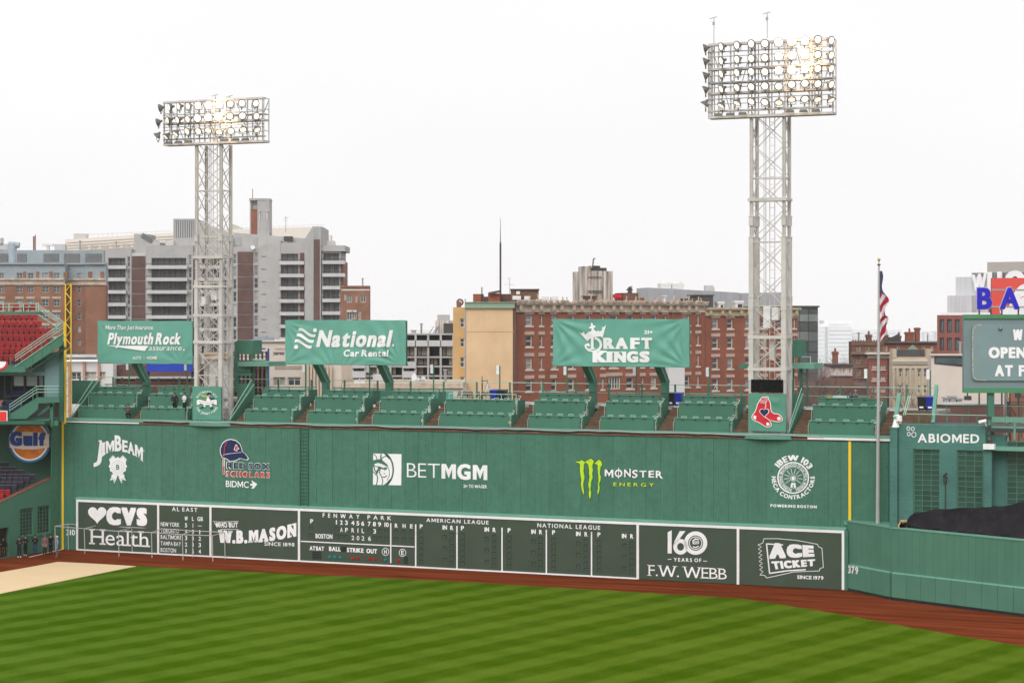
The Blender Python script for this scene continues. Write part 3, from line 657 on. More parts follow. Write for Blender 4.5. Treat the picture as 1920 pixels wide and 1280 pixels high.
# 160 board
m_ = MB(); m_.prism(neg([(290, 128), (325, 110), (325, 313), (290, 313)]), 0, .003)
m_.ring((535, -222), 102, 103, 36, 0, .003, 44); m_.ring((403, -255), 64, 68, 34, 0, .003, 36); m_.prism(neg([(395, 118), (447, 116), (392, 188), (345, 245), (350, 205)]), 0, .003)
m_.ring((535, -222), 58, 58, 7, -.004, .003, 32); rtext(m_, 'WEBB', 507, 567, 210, 236, dy=-8, bold=.03); m_.stroke(neg([(510, 205), (535, 185), (560, 192)]), 12, 0, .003); m_.stroke(neg([(515, 255), (535, 262), (560, 250)]), 10, 0, .003)
rtext(m_, 'YEARS OF', 343, 585, 352, 383, dy=6, bold=.03, gap=.22); m_.stroke(neg([(292, 364), (322, 364)]), 5, 0, .003); m_.stroke(neg([(602, 380), (635, 381)]), 5, 0, .003)
rtext(m_, 'F.W. WEBB', 122, 808, 412, 508, dy=34, bold=-.006, gap=.06, serif=.13, st=.035, space=.2)
ad('lettering', m_, None, V2, 1190, 970, .2135, B5)
# ticket board
m_ = MB(); zig = [(1083, 238)]
for k in range(8): zig += [(1112 if k % 2 == 0 else 1076, 252+k*15)]
for k in range(8): zig += [(1110-2*k if False else (1108 if k % 2 == 0 else 1082), 372+k*16)]
m_.stroke(neg([(1135, 184), (1250, 183), (1420, 198), (1605, 232), (1615, 255), (1645, 268), (1657, 435), (1628, 445), (1622, 466), (1400, 475), (1160, 528), (1140, 505), (1100, 502)]), 5, 0, .003)
m_.stroke(neg([(1135, 184), (1125, 222), (1083, 238)]), 5, 0, .003)
zz_ = []; y = 238
for k in range(15): zz_.append(((1083 if k % 2 == 0 else 1112)+k*1.2, y)); y += 18
zz_[-1] = (1100, 502); m_.stroke(neg(zz_), 4, 0, .003)
m_.stroke(neg([(1300, 238), (1158, 229), (1185, 488), (1340, 465), (1500, 455)]), 11, 0, .003)
qtext(m_, 'ACE', (1197, 222), (1580, 248), (1195, 357), (1588, 338), bold=.11, gap=.07)
qtext(m_, 'TICKET', (1205, 385), (1588, 364), (1222, 452), (1588, 420), bold=.09, gap=.09)
rtext(m_, 'SINCE 1979', 1428, 1658, 505, 535, dy=9, bold=.035, gap=.09)
ad('lettering', m_, None, V2, 1190, 970, .2135, B6)
# ================================================================= SEATS ON TOP OF THE WALL
VR = (.7, 2.3, 3.9); ZR = (12.62, 13.74, 14.25); ZF = (11.4, 12.15, 13.2); DECK = 13.32
COUNTER = streak_mat('counter_green', (.095, .25, .175), (.06, .17, .12), amount=.4)
STW = mat('pale_handrail', (.36, .55, .45), .4, .05)
mb = MB(); mb.box(-1, U(1660, 0), .5, 9.6, 10.8, 11.4); single('seating_deck', mb, GREEND, 'green deck structure carrying the seats on the tall wall', fr=WFR, kind='structure')
mb = MB(); mb.box(-1, U(1760, 5), 4.75, 9.6, DECK-.25, DECK); single('concourse_deck', mb, mat('deck_concrete', (.30, .29, .28), .8, .15, .6), 'grey standing concourse behind the seats', fr=WFR, kind='structure')
secs = [  # row1, row2, row3 px ranges, words
 [(150, 245), (168, 258), (185, 268), 'seating section nearest the foul pole, with a person crouching at its front'],
 [(266, 352), (281, 361), (296, 361), 'seating section left of the banner with the boy batter, two people at its counter'],
 [(460, 550), (477, 565), (492, 579), 'seating section just right of the first light tower'],
 [(578, 672), (592, 684), (613, 698), 'seating section under the right half of the striped-logo billboard'],
 [(700, 795), (714, 808), (734, 822), 'seating section under the billboard with stripes, its right end'],
 [(825, 959), (836, 971), None, 'wide two-row seating section in front of the yellow building'],
 [(992, 1093), (1002, 1103), (1012, 1107), 'seating section left of the crown billboard post'],
 [(1127, 1232), (1136, 1241), (1145, 1242), 'seating section between the two posts of the crown billboard'],
 [(1265, 1374), (1273, 1383), (1281, 1388), 'seating section just left of the second light tower'],
 [(1518, 1645), (1524, 1652), (1534, 1655), 'seating section behind the flagpole, people gathered above it'],
]
SHORT = ['section nearest the foul pole', 'section left of the batter banner', 'section right of the first tower', 'section under the striped logo', 'section right of the striped-logo billboard post', 'wide two-row section', 'section left of the crown billboard post', 'section between the crown billboard posts', 'section left of the red socks banner', 'section behind the flagpole']
# stool seen over the counters: seat, bent back hoop and pedestal
sb = MB(); sb.box(-.2, .2, -.18, .18, .42, .47)
sb.path([(-.21, .17, .45), (-.21, .2, .88), (.21, .2, .88), (.21, .17, .45)], .026, 5); sb.box(-.19, .19, .19, .22, .62, .8); sb.tube((0, 0, 0), (0, 0, .42), .04, 6); sb.tube((0, 0, 0), (0, 0, .03), .16, 8)
STOOL = sb.mesh('counter_stool', STW)
for si, (r1, r2, r3, lb) in enumerate(secs):
    rows = [r for r in (r1, r2, r3) if r]
    t = Thing('seating_section', lb, 'seating', WFR, (U(r1[0], .7), .7, 11.4), 'green counter seating sections on the wall')
    n3 = len(rows)
    for k, r in enumerate(rows):
        v = VR[k]; a, b = U(r[0], v), U(r[1], v); zt_ = ZR[k]; zf = ZF[k] if k else 11.35
        mb = MB(); mb.box(a, b-.28, v, v+.05, zf-.1, zt_-.05); t.part('front_panel', mb, GREEN2)
        mb = MB(); mb.box(a, a+.05, v+.05, v+1.55, zf-.1, zt_-.12); t.part('side_panel', mb, GREEN2); mb = MB(); mb.box(b-.05, b, v+.02, v+1.55, zf-.1, zt_-.02); t.part('side_panel', mb, GREEN2)
        mb = MB(); mb.box(a-.04, b-.30, v-.07, v+.42, zt_-.05, zt_); t.part('counter', mb, COUNTER)
        mb = MB(); x = a+.7
        while x < b-.5: mb.box(x-.08, x+.08, v-.075, v-.001, zt_-.17, zt_-.052); x += .98
        t.part('counter_bracket', mb, STEELD, kind='stuff')
        mb = MB(); mb.box(a+.05, b-.05, v+.05, v+1.6, zf-.12, zf); t.part('floor_board', mb, WOOD)
        if k < 2 or n3 == 3:
            n = int((b-a-.6)/.8)
            if k < n3-1 or n3 == 2:
                for i in range(n):
                    o = bpy.data.objects.new('counter_stool', STOOL); COL.objects.link(o)
                    o.matrix_world = WFR.M @ Matrix.Translation((a+.45+i*(b-a-.9)/max(1, n-1), v+.75, zt_-.80))
                    o['label'] = f"green stool, {('front', 'middle', 'rear')[k]} counter of the {SHORT[si]}"
                    o['category'] = 'stool'; o['group'] = 'stools along the seating counters'
        if k < 2:
            mb = MB(); q = b-.12; mb.path([(q, v-.02, zf), (q, v-.02, zt_-.35), (q+.02, v+.9, zt_+.28), (q-.22, v+.9, zt_+.28)], .025, 6); t.part('handrail', mb, STW)
            mb = MB(); q = a-.1; mb.path([(q, v-.02, zf), (q, v-.02, zt_-.4), (q, v+.4, zt_), (q, v+1.2, zt_)], .022, 6); t.part('handrail', mb, STW)
    if n3 == 3:
        v = 3.9; a, b = U(rows[2][0], v), U(rows[2][1], v)
        mb = MB(); mb.box(a, b, v+.9, v+1.3, ZR[2]+.14, ZR[2]+.2)
        x = a+.1
        while x < b: mb.box(x, x+.05, v+1.1, v+1.15, DECK, ZR[2]+.14); x += 1.9
        t.part('drink_rail', mb, GREEN2)
# stepped aisles
ais = [(130, 150, 'brown stepped aisle beside the foul pole'), (245, 266, 'brown stepped aisle left of the two standing men'), (440, 460, 'brown stepped aisle below the sloping green side wall, right of the first tower'), (550, 578, 'brown stepped aisle under the left post of the striped-logo billboard'), (672, 700, 'brown stepped aisle under the right post of the striped-logo billboard'),
       (795, 825, 'brown stepped aisle left of the wide two-row section'), (959, 992, 'brown stepped aisle right of the wide two-row section'), (1093, 1127, 'brown stepped aisle under the left post of the crown billboard'), (1232, 1265, 'brown stepped aisle beside the black and blue bins, under the crown billboard'),
       (1374, 1402, 'brown stepped aisle left of the red socks banner'), (1484, 1518, 'brown stepped aisle right of the red socks banner'), (1645, 1672, 'brown stepped aisle right of the flagpole')]
for x0, x1, lb in ais:
    a, b = U(x0, .7)+.02, U(x1, .7)-.02
    t = Thing('aisle_stair', lb, 'stairs', WFR, (a, .35, 11.3), 'brown stepped aisles between the seating sections')
    n = 9
    for i in range(n):
        mb = MB(); z = 11.4+(DECK-11.4)*(i+1)/n; v = .55+4.2*i/n; mb.box(a, b, v, v+.5, z-.2, z-(.0 if i < n-1 else .03)); t.part('tread', mb, WOOD)
    mb = MB(); mb.box(a, b, 4.74, 4.95, DECK-.1, DECK+.02); t.part('white_nosing', mb, WHITED)
# sloping side walls beside the towers and the foul pole
def slopewall(x0, x1, y0a, y0b, lb, v0=.5, v1=4.6, zlo=11.4, name='side_wall'):
    ua, ub = U(x0, v0), U(x0, v0)
    mb = MB(); mb.hexa([(ua-.06, v0, 11.3), (ua+.06, v0, 11.3), (ua-.06, v1, 11.3), (ua+.06, v1, 11.3), (ua-.06, v0, y0a), (ua+.06, v0, y0a), (ua-.06, v1, y0b), (ua+.06, v1, y0b)])
    mb.bar((ua, v0, y0a+.03), (ua, v1, y0b+.03), .14, .06, 1)
    mb.path([(ua, v0+.2, y0a+.0), (ua, v0+.2, y0a+.55), (ua, v1-.4, y0b+.45)], .03, 6, 2)
    return single(name, mb, [GREEN2, GREENL, STW], lb, 'wall', fr=WFR, base=(ua, v0, 11.3))
slopewall(134, 0, 11.6, 14.7, 'sloping green side wall beside the yellow foul pole')
slopewall(431, 0, 11.7, 14.6, 'sloping green side wall right of the first light tower')
slopewall(1479, 0, 11.7, 14.5, 'sloping green side wall right of the second light tower')
mb = MB(); mb.box(U(135, 4.7), U(186, 4.7), 4.7, 4.8, 12.6, 14.75); single('back_panel', mb, GREEN2, 'green upright panel at the top of the aisle beside the foul pole', 'panel', WFR, (U(135, 4.7), 4.7, 12.6))
mb = MB(); mb.box(U(445, 4.7), U(477, 4.7), 4.7, 4.8, 12.4, 14.65); single('back_panel', mb, GREEN2, 'green upright panel below the small booth beside the first tower', 'panel', WFR, (U(445, 4.7), 4.7, 12.4))
mb = MB(); mb.box(U(1483, 4.7), U(1503, 4.7), 4.7, 4.8, 12.4, 14.55); single('back_panel', mb, GREEN2, 'green upright panel right of the second tower', 'panel', WFR, (U(1483, 4.7), 4.7, 12.4))
# rear railing of the concourse
t = Thing('railing', 'long green steel railing along the back of the concourse', 'railing', WFR, (0, 9.3, DECK))
zr = 14.92; mb = MB(); mb.tube((U(125, 9.3), 9.3, zr), (U(1755, 9.3), 9.3, zr), .035, 6); t.part('top_rail', mb, STW)
mb = MB(); mb.tube((U(125, 9.3), 9.3, zr-.75), (U(1755, 9.3), 9.3, zr-.75), .025, 5); t.part('middle_rail', mb, STW)
pst = MB(); pst.box(-.07, .07, -.05, .05, 0, zr-DECK+.02); PST = pst.mesh('post', GREEN2)
x = 150
while x < 1750: t.inst('post', PST, (U(x, 9.3), 9.3, DECK)); x += 62
mb = MB(); mb.box(U(640, 9.3), U(850, 9.3), 9.25, 9.28, DECK, DECK+.75); t.part('screen_panel', mb, mat('turquoise_screen', (.09, .32, .25), .6))
# sign poles
for px, lbl in ((242, 'left of the insurance billboard post'), (351, 'left of the first light tower'), (573, 'under the striped-logo billboard'), (693, 'between the striped-logo billboard posts'), (813, 'in front of the concrete frame building'), (937, 'above the blue bin'),
                (1063, 'under the left end of the crown billboard'), (1193, 'below the middle of the crown billboard'), (1330, 'right of the crown billboard'), (1627, 'left of the flagpole'), (1744, 'at the right end of the concourse')):
    u_ = U(px, 8.4); t = Thing('sign_pole', 'green pole with white plate, '+lbl, 'sign post', WFR, (u_, 8.4, DECK), 'sign poles along the concourse')
    mb = MB(); mb.box(u_-.05, u_+.05, 8.36, 8.44, DECK, 16.35); t.part('pole', mb, GREEN2)
    mb = MB(); mb.box(u_-.26, u_-.02, 8.28, 8.34, 15.65, 16.4); t.part('plate', mb, WHITE)
    mb = MB(); rtext(mb, 'C', 0, 1, 0, 1) if False else None
# bins
def bin_(px, py, v, col, lb, sc_=1.0):
    u_, z_ = WFR.uz(px, py, v); z_ = DECK if v > 4 else z_
    t = Thing('wheeled_bin', lb, 'bin', WFR, (u_, v, z_), 'wheeled bins on the concourse')
    mb = MB(); w0, w1, hh_ = .24, .31, 1.0
    mb.hexa([(u_-w0, v-.25, z_+.05), (u_+w0, v-.25, z_+.05), (u_-w0, v+.25, z_+.05), (u_+w0, v+.25, z_+.05), (u_-w1, v-.33, z_+hh_), (u_+w1, v-.33, z_+hh_), (u_-w1, v+.33, z_+hh_), (u_+w1, v+.33, z_+hh_)]); t.part('body', mb, col)
    mb = MB(); mb.hexa([(u_-.34, v-.38, z_+hh_), (u_+.34, v-.38, z_+hh_), (u_-.34, v+.36, z_+hh_), (u_+.34, v+.36, z_+hh_), (u_-.30, v-.34, z_+hh_+.06), (u_+.30, v-.34, z_+hh_+.06), (u_-.30, v+.36, z_+hh_+.12), (u_+.30, v+.36, z_+hh_+.12)]); t.part('lid', mb, col)
    mb = MB(); mb.tube((u_-.33, v+.3, z_+.12), (u_-.24, v+.3, z_+.12), .12, 10); mb.tube((u_+.24, v+.3, z_+.12), (u_+.33, v+.3, z_+.12), .12, 10); t.part('wheel', mb, BLACK)
    mb = MB(); mb.box(u_-.15, u_+.15, v-.285, v-.262, z_+.2, z_+.32); t.part('paper_label', mb, WHITE)
bin_(927, 745, 6.5, BLUEBIN, 'blue wheeled bin in front of the yellow building')
bin_(943, 745, 6.5, BINK, 'dark green wheeled bin in front of the yellow building')
bin_(1259, 758, 5.8, BINK, 'black wheeled bin right of the crown billboard\'s right post')
bin_(1273, 760, 5.8, BLUEBIN, 'blue wheeled bin at the head of the aisle right of the crown billboard\'s post')
bin_(1729, 766, 5.6, BINK, 'black wheeled bin with a white label, right of the flagpole')
bin_(1745, 766, 5.6, BLUEBIN, 'blue wheeled bin beside the black one at the right end of the concourse')
# patio chairs of the wide section
cb = MB()
for sx in (-.22, .22):
    for sy in (-.2, .2): cb.tube((sx, sy, 0), (sx, sy, .46), .018, 5)
cb.box(-.24, .24, -.22, .22, .45, .49); cb.path([(-.22, .2, .46), (-.2, .24, .85), (0, .26, .95), (.2, .24, .85), (.22, .2, .46)], .03, 5); cb.box(-.17, .17, .22, .25, .6, .85)
CHM = cb.mesh('patio_chair', STEELD)
for i, px in enumerate((858, 870, 882, 893, 905, 916, 952)):
    o = bpy.data.objects.new('patio_chair', CHM); COL.objects.link(o); o.matrix_world = WFR.M @ Matrix.Translation((U(px, 4.9), 4.9, DECK-.0)) @ Matrix.Rotation(.4*(i % 3)-.4, 4, 'Z')
    o['label'] = 'dark metal patio chair behind the wide two-row seating section'; o['category'] = 'chair'; o['group'] = 'patio chairs in front of the yellow building'
mb = MB(); mb.tube((U(842, 4.4), 4.4, 14.1), (U(968, 4.4), 4.4, 14.1), .04, 6)
for px in (842, 865, 890, 915, 940, 968): mb.tube((U(px, 4.4), 4.4, DECK-.4), (U(px, 4.4), 4.4, 14.1), .03, 5)
single('patio_railing', mb, STW, 'low green railing behind the wide two-row seating section', 'railing', WFR, (U(842, 4.4), 4.4, DECK))

# ================================================================= BILLBOARDS
BANNER = streak_mat('green_vinyl', (.135, .375, .295), (.10, .31, .235), amount=.25, rough=.45)
def fold(a, b, W_, H_, sd):
    """folds pulled from the corners of a stretched sheet"""
    r = 0
    for (cx, cy, fq, ph, am, ext) in sd:
        dx, dy = (a-cx), (b-cy); d = hypot(dx, dy)+.01; t = atan2(dy, dx)
        r += am*math.exp(-(d/ext)**2)*sin(fq*t+ph)*min(1, d/1.2)
    r += .012*sin(a*1.3+b*.9)+.008*sin(a*3.1-b*2.3+1)
    return r
def banner_mesh(u0, u1, z0, z1, v, sd, n=90, k=34, edge_=0):
    mb = MB(); W_, H_ = u1-u0, z1-z0
    for j in range(k+1):
        for i in range(n+1):
            a, b = i/n*W_, j/k*H_; e = min(1, min(a, W_-a, b, H_-b)/.4+.15)
            mb.v.append((u0+a+(edge_*sin(b*3) if i in (0, n) else 0), v-fold(a, b, W_, H_, sd)*e, z0+b+(edge_*sin(a*1.7) if j in (0, k) else 0)))
    for j in range(k):
        for i in range(n): q = j*(n+1)+i; mb.f.append((q, q+1, q+n+2, q+n+1)); mb.m.append(0)
    return mb
VBB = 2.7
def billboard(lb, x0, x1, y0, y1, posts, sd):
    u0, u1, z0, z1 = WFR.box(x0, x1, y0, y1, VBB)
    t = Thing('billboard', lb, 'billboard', WFR, (u0, VBB, z0), 'green vinyl billboards above the seats')
    t.sd = [(q[0], q[1], q[2], q[3], q[4]*1.15, q[5]) for q in sd]; sd = t.sd
    t.part('banner', banner_mesh(u0, u1, z0, z1, VBB, sd, edge_=.012), BANNER, smooth=True)
    mb = MB(); mb.box(u0+.05, u1-.05, VBB+.10, VBB+.4, z0+.06, z1-.05); mb.box(u0+.0, u1-.0, VBB+.12, VBB+.42, z0-.03, z0+.1); t.part('backing_frame', mb, GREEND)
    for p in posts:
        uu = U(p, 5.2); zk = WFR.z(p, 716, 5.2); zt2 = WFR.z(p, 655, 5.2)
        mb = MB(); w_ = .27
        mb.box(uu-w_, uu+w_, 4.95, 5.45, 12.6, zk)
        mb.hexa([(uu-w_, 4.95, zk), (uu+w_, 4.95, zk), (uu-w_, 5.45, zk), (uu+w_, 5.45, zk), (uu-w_, VBB+.45, z0+.3), (uu+w_, VBB+.45, z0+.3), (uu-w_, VBB+1.0, z0+.45), (uu+w_, VBB+1.0, z0+.45)])
        mb.box(uu-w_, uu+w_, VBB+.42, VBB+.9, z0+.2, z1-.6)
        po = t.part('bent_post', mb, GREEN2)
        mb = MB()
        for s in (-1, 1):
            e = uu+s*w_; mb.bar((e, 4.93, zk-.02), (e, VBB+.42, z0+.2), .05, .12); mb.bar((e, 5.5, zk-.02), (e, VBB+1.02, z0+.4), .05, .12)
        t.part('flange', mb, GREENL, parent=po)
    return t
def onb(t, mb, mats=None): # remap lettering given in px drawing coordinates onto the banner
    return mb
bb1 = billboard('leftmost green billboard with slanted insurance lettering and AUTO HOME', 183, 361, 601.5, 681.5, [274], [(0, 3.8, 9, 0, .03, 2.0), (8.6, 0, 11, 1, .04, 2.2), (0, 0, 8, 0, .02, 2)])
bb2 = billboard('middle green billboard with a striped flag emblem and Car Rental lettering', 535, 761, 600, 683.5, [611, 730], [(0, 3.6, 15, 0, .05, 3.2), (11, 0, 17, 1, .06, 4.2), (0, 0, 13, 2, .04, 4.0), (5, -1, 20, 0, .04, 3.5)])
bb3 = billboard('right green billboard with a white crown and slab lettering', 1037, 1292.5, 598, 687, [1112, 1247], [(0, 3.8, 15, 0, .07, 4.5), (11.3, 0, 15, 2, .07, 3), (11.3, 3.8, 14, 1, .05, 3.6), (0, 0, 12, .5, .04, 3)])
def put(t, m_, ox, oy, s, mats=(WHITE,), name='lettering', vv=VBB-.07):
    remap(m_, WFR, vv, ox, oy, s); u0, z0 = t.b.x, t.b.z
    m_.v = [(a, b-fold(a-u0, c-z0, 11, 3.8, t.sd), c) for a, b, c in m_.v]
    t.part(name, m_, list(mats))
m_ = MB(); rtext(m_, 'More Than Just Insurance.', 258, 1128, 190, 265, bold=.012, gap=.075, slant=.12*0+.10/25*0+.0)
def slanted(m0, s, x0, x1, y0, y1, sl, **k):
    q = MB(); rtext(q, s, x0, x1-(y1-y0)*sl, y0, y1, **k); q.v = [(a+(c+y1)*sl, b, c) for a, b, c in q.v]
    n = len(m0.v); m0.v += q.v; m0.f += [tuple(i+n for i in f) for f in q.f]; m0.m += q.m
m_ = MB(); slanted(m_, 'More Than Just Insurance.', 258, 1142, 190, 265, .18, bold=.012, gap=.07, space=.22)
slanted(m_, 'Plymouth Rock', 305, 1648, 330, 530, .18, bold=.05, gap=.07, space=.2)
m_.prism(neg([(290, 556), (1042, 558), (978, 652)]), 0, .004); slanted(m_, 'assurance', 1042, 1650, 545, 642, .2, bold=.0, gap=.09)
m_.disc((1682, -632), 16, 16, 0, .004, 12); rtext(m_, 'AUTO', 752, 912, 748, 800, bold=.02, gap=.09); rtext(m_, 'HOME', 1018, 1196, 748, 800, bold=.02, gap=.09); m_.stroke(neg([(962, 755), (962, 797)]), 5, 0, .003)
put(bb1, m_, 170, 590, .10417)
m_ = MB(); slanted(m_, 'National', 395, 1162, 318, 478, .2, bold=.052, gap=.075); m_.disc((1158, -465), 14, 14, 0, .004, 12)
slanted(m_, 'Car Rental', 660, 1118, 512, 576, .12, bold=.042, gap=.08, space=.22)
for k in range(3):
    q = [(215-k*16+10, 305+k*58)]
    top, bot = [], []
    for i in range(13):
        f = i/12; x = 212-k*18+f*170; y = 308+k*56+f*60+14*sin(f*2*pi)*-1; top.append((x, y-14)); bot.append((x-5, y+16))
    m_.prism(neg(top+bot[::-1]), 0, .004)
m_.disc((377, -315), 19, 21, 0, .004, 16); m_.disc((191, -481), 19, 21, 0, .004, 16)
put(bb2, m_, 520, 560, .1875)
m_ = MB()
m_.prism(neg([(338, 240), (372, 262), (392, 236), (412, 240), (412, 262), (425, 270), (455, 252), (470, 235), (500, 232), (518, 195), (478, 188), (478, 168), (500, 160), (498, 118), (508, 106), (528, 130), (530, 148), (560, 150), (564, 172), (540, 184), (548, 208), (580, 232), (608, 216), (618, 232), (648, 222), (662, 195), (650, 178), (682, 166), (712, 142), (665, 320), (640, 300), (560, 305), (480, 335), (452, 368)]), 0, .004)
m_.ring((535, -412), 122, 110, 36, 0, .004, 36, 0, radians(-62), radians(80)); m_.stroke(neg([(520, 322), (520, 470)]), 38, 0, .004); m_.stroke(neg([(482, 470), (560, 470)]), 14, 0, .004)
m_.stroke(neg([(625, 470), (590, 495), (530, 505), (470, 490), (435, 455), (425, 425), (445, 410), (470, 405)]), 24, 0, .004); m_.disc((468, -420), 20, 18, 0, .004, 14)
for s, a, b in (('R', 685, 840), ('A', 850, 1020), ('F', 1058, 1185), ('T', 1208, 1358)): rtext(m_, s, a, b, 322, 470, bold=.07, serif=.17, st=.06)
for s, a, b, c in (('K', 540, 735, 500), ('I', 738, 812, 512), ('N', 835, 998, 512), ('G', 1010, 1165, 508), ('S', 1188, 1325, 508)): rtext(m_, s, a, b, c, 656, bold=.08, serif=.17 if s != 'I' else .2, st=.07)
rtext(m_, '21+', 1242, 1362, 218, 265, bold=.06, gap=.08)
put(bb3, m_, 1040, 590, .13542)

# ================================================================= LIGHT TOWERS
LENS = bpy.data.materials.new('lit_lamp_lens'); LENS.use_nodes = True; _b = LENS.node_tree.nodes['Principled BSDF']
_b.inputs['Base Color'].default_value = (.9, .88, .8, 1); _b.inputs['Emission Color'].default_value = (1, .86, .62, 1); _b.inputs['Emission Strength'].default_value = 1.0
LENSH = LENS.copy(); LENSH.name = 'bright_lamp_lens'; LENSH.node_tree.nodes['Principled BSDF'].inputs['Emission Strength'].default_value = 30; LENSH.node_tree.nodes['Principled BSDF'].inputs['Emission Color'].default_value = (1, .80, .52, 1)
SHELL = mat('lamp_housing_grey', (.15, .145, .14), .45, .1, metal=.3)
def revolve(mb, prof, n=18, m=0):
    k = len(mb.v)
    for y, r in prof:
        for i in range(n): t = 2*pi*i/n; mb.v.append((r*cos(t), y, r*sin(t)))
    for j in range(len(prof)-1):
        for i in range(n): q = (i+1) % n; mb.f.append((k+j*n+i, k+j*n+q, k+(j+1)*n+q, k+(j+1)*n+i)); mb.m.append(m)
    return mb
sh = MB(); revolve(sh, [(-.03, .27), (-.03, .345), (.04, .335), (.18, .24), (.30, .12), (.46, .09), (.48, 0.001)]); LSH = sh.mesh('floodlight', SHELL, smooth=False)
ls = MB(); revolve(ls, [(-.022, .275), (-.045, .2), (-.05, .001)]); LLN = ls.mesh('lens', LENS); LLH = ls.mesh('lens', LENSH)
yk = MB(); yk.path([(-.33, .1, 0), (-.33, .12, -.36), (.33, .12, -.36), (.33, .1, 0)], .022, 5); yk.tube((0, .12, -.55), (0, .12, -.36), .05, 6); YOK = yk.mesh('yoke', STEELD)
fl = MB(); fl.hexa([(-.33, -.25, -.05), (.33, -.25, -.05), (-.33, .25, -.05), (.33, .25, -.05), (-.25, -.2, .1), (.25, -.2, .1), (-.25, .2, .1), (.25, .2, .1)]); FLM = fl.mesh('flat_floodlight', SHELL)
fl = MB(); fl.box(-.29, .29, -.21, .21, -.07, -.052); FLP = fl.mesh('lens', LENS)
def tower(lb, xl, xr, v0, dv, ztop, zbase, zoff, zs, hx0, hx1, rails, verts, lamps, flats, hot, nb, sleeves, leg=.17):
    u0, u1 = U(xl, v0), U(xr, v0); t = Thing('light_tower', lb, 'light tower', WFR, (u0, v0, zbase), 'stadium light towers'); v1 = v0+dv
    corners = [(u0, v0), (u1, v0), (u1, v1), (u0, v1)]
    for a, b in corners:
        mb = MB(); w_ = leg; mb.box(a-w_, a-w_+.05, b-w_, b+w_, zbase, ztop); mb.box(a+w_-.05, a+w_, b-w_, b+w_, zbase, ztop); mb.box(a-w_+.05, a+w_-.05, b-.03, b+.03, zbase, ztop)
        lg = t.part('leg', mb, CREAMT)
        for z, wide, hgt in sleeves:
            wide = 1+(wide-1)*.6; mb = MB(); mb.box(a-w_*wide, a+w_*wide, b-w_*wide, b+w_*wide, z-hgt, z); mb.box(a-w_*wide-.05, a+w_*wide+.05, b-w_*wide-.03, b+w_*wide+.03, z-.001, z+.05); t.part('sleeve', mb, CREAMT, parent=lg)
    hb = (ztop-zbase)/nb
    for k in range(nb):
        z0 = zbase+k*hb; z1 = z0+hb
        for i in range(4):
            (a, b), (c, d) = corners[i], corners[(i+1) % 4]; q = .03 if i % 2 == 0 else 0
            for s_, (p0, p1) in enumerate((((a, b, z0), (c, d, z1)), ((a, b, z1), (c, d, z0)))):
                o = .045*(1 if s_ else -1); nx, ny = (0, o) if i % 2 == 0 else (o, 0)
                mb = MB(); mb.bar((p0[0]+nx, p0[1]+ny, p0[2]+.15), (p1[0]+nx, p1[1]+ny, p1[2]+.15) if False else (p1[0]+nx, p1[1]+ny, p1[2]-.05), .055, .055); t.part('brace', mb, CREAMT)
            if k % 2 == 0:
                mb = MB(); mb.bar((a, b, z0), (c, d, z0), .07, .07); t.part('strut', mb, CREAMT)
    # caged ladder and conduits in the middle
    um, vm = (u0+u1)/2, (v0+v1)/2
    mb = MB()
    for s in (-.2, .2): mb.bar((um+s+.15, vm, zbase), (um+s+.15, vm, ztop+1), .05, .05)
    z = zbase
    while z < ztop: mb.bar((um-.05, vm, z), (um+.35, vm, z), .03, .03); z += .6
    t.part('ladder', mb, CREAMT)
    mb = MB()
    for s, r in ((-.45, .035), (-.6, .025)): mb.tube((um+s, vm+.3, zbase), (um+s, vm+.3, ztop), r, 6)
    t.part('conduit', mb, CREAMT)
    # head frame
    ox, oy, s = zoff, zs[0], zs[1]; vh = v0-.35
    px = lambda a: ox+a*s; py = lambda b: oy+b*s
    ha, hb_ = U(px(hx0), vh), U(px(hx1), vh)
    xm = (hx0+hx1)/2
    for (yy, th, dp) in rails:
        z = WFR.z(px(xm), py(yy), vh); mb = MB(); mb.box(ha, hb_, vh, vh+.06 if dp == 0 else vh+dp, z-th/2, z+th/2); t.part('head_rail', mb, CREAMT if th > .1 else GREYST)
    zA = WFR.z(px(xm), py(rails[0][0]), vh); zB = WFR.z(px(xm), py(rails[-1][0]), vh)
    for xx in verts:
        a = U(px(xx), vh); mb = MB(); mb.box(a-.05, a+.05, vh+.08, vh+.18, zB, zA); mb.box(a-.035, a+.035, vh+1.0, vh+1.07, zB, zA); t.part('head_post', mb, CREAMT)
        mb = MB(); z = zB
        while z < zA: mb.bar((a, vh+.15, z), (a, vh+1.03, z), .05, .05); z += (zA-zB)/4.0
        t.part('cross_arm', mb, GREYST)
    for kk, rr in enumerate(hot[2]):
        a, b = lamps[rr][min(9, hot[0]+(kk % 2))]; u_, z_ = WFR.uz(px(a), py(b), vh-.9); ld = bpy.data.lights.new('lamp_light', 'POINT'); ld.energy = 330; ld.color = (1, .62, .30); ld.shadow_soft_size = .3
        lo_ = bpy.data.objects.new('lamp_light', ld); COL.objects.link(lo_); lo_.parent = t.o; lo_.location = Vector((u_, vh-.75, z_))-t.b
    for i in range(6):
        a = ha+(hb_-ha)*i/6; c = ha+(hb_-ha)*(i+1)/6; mb = MB(); mb.bar((a, vh+1.03, zB if i % 2 else zA), (c, vh+1.03, zA if i % 2 else zB), .05, .05); t.part('back_brace', mb, GREYST)
    vl = vh-.55
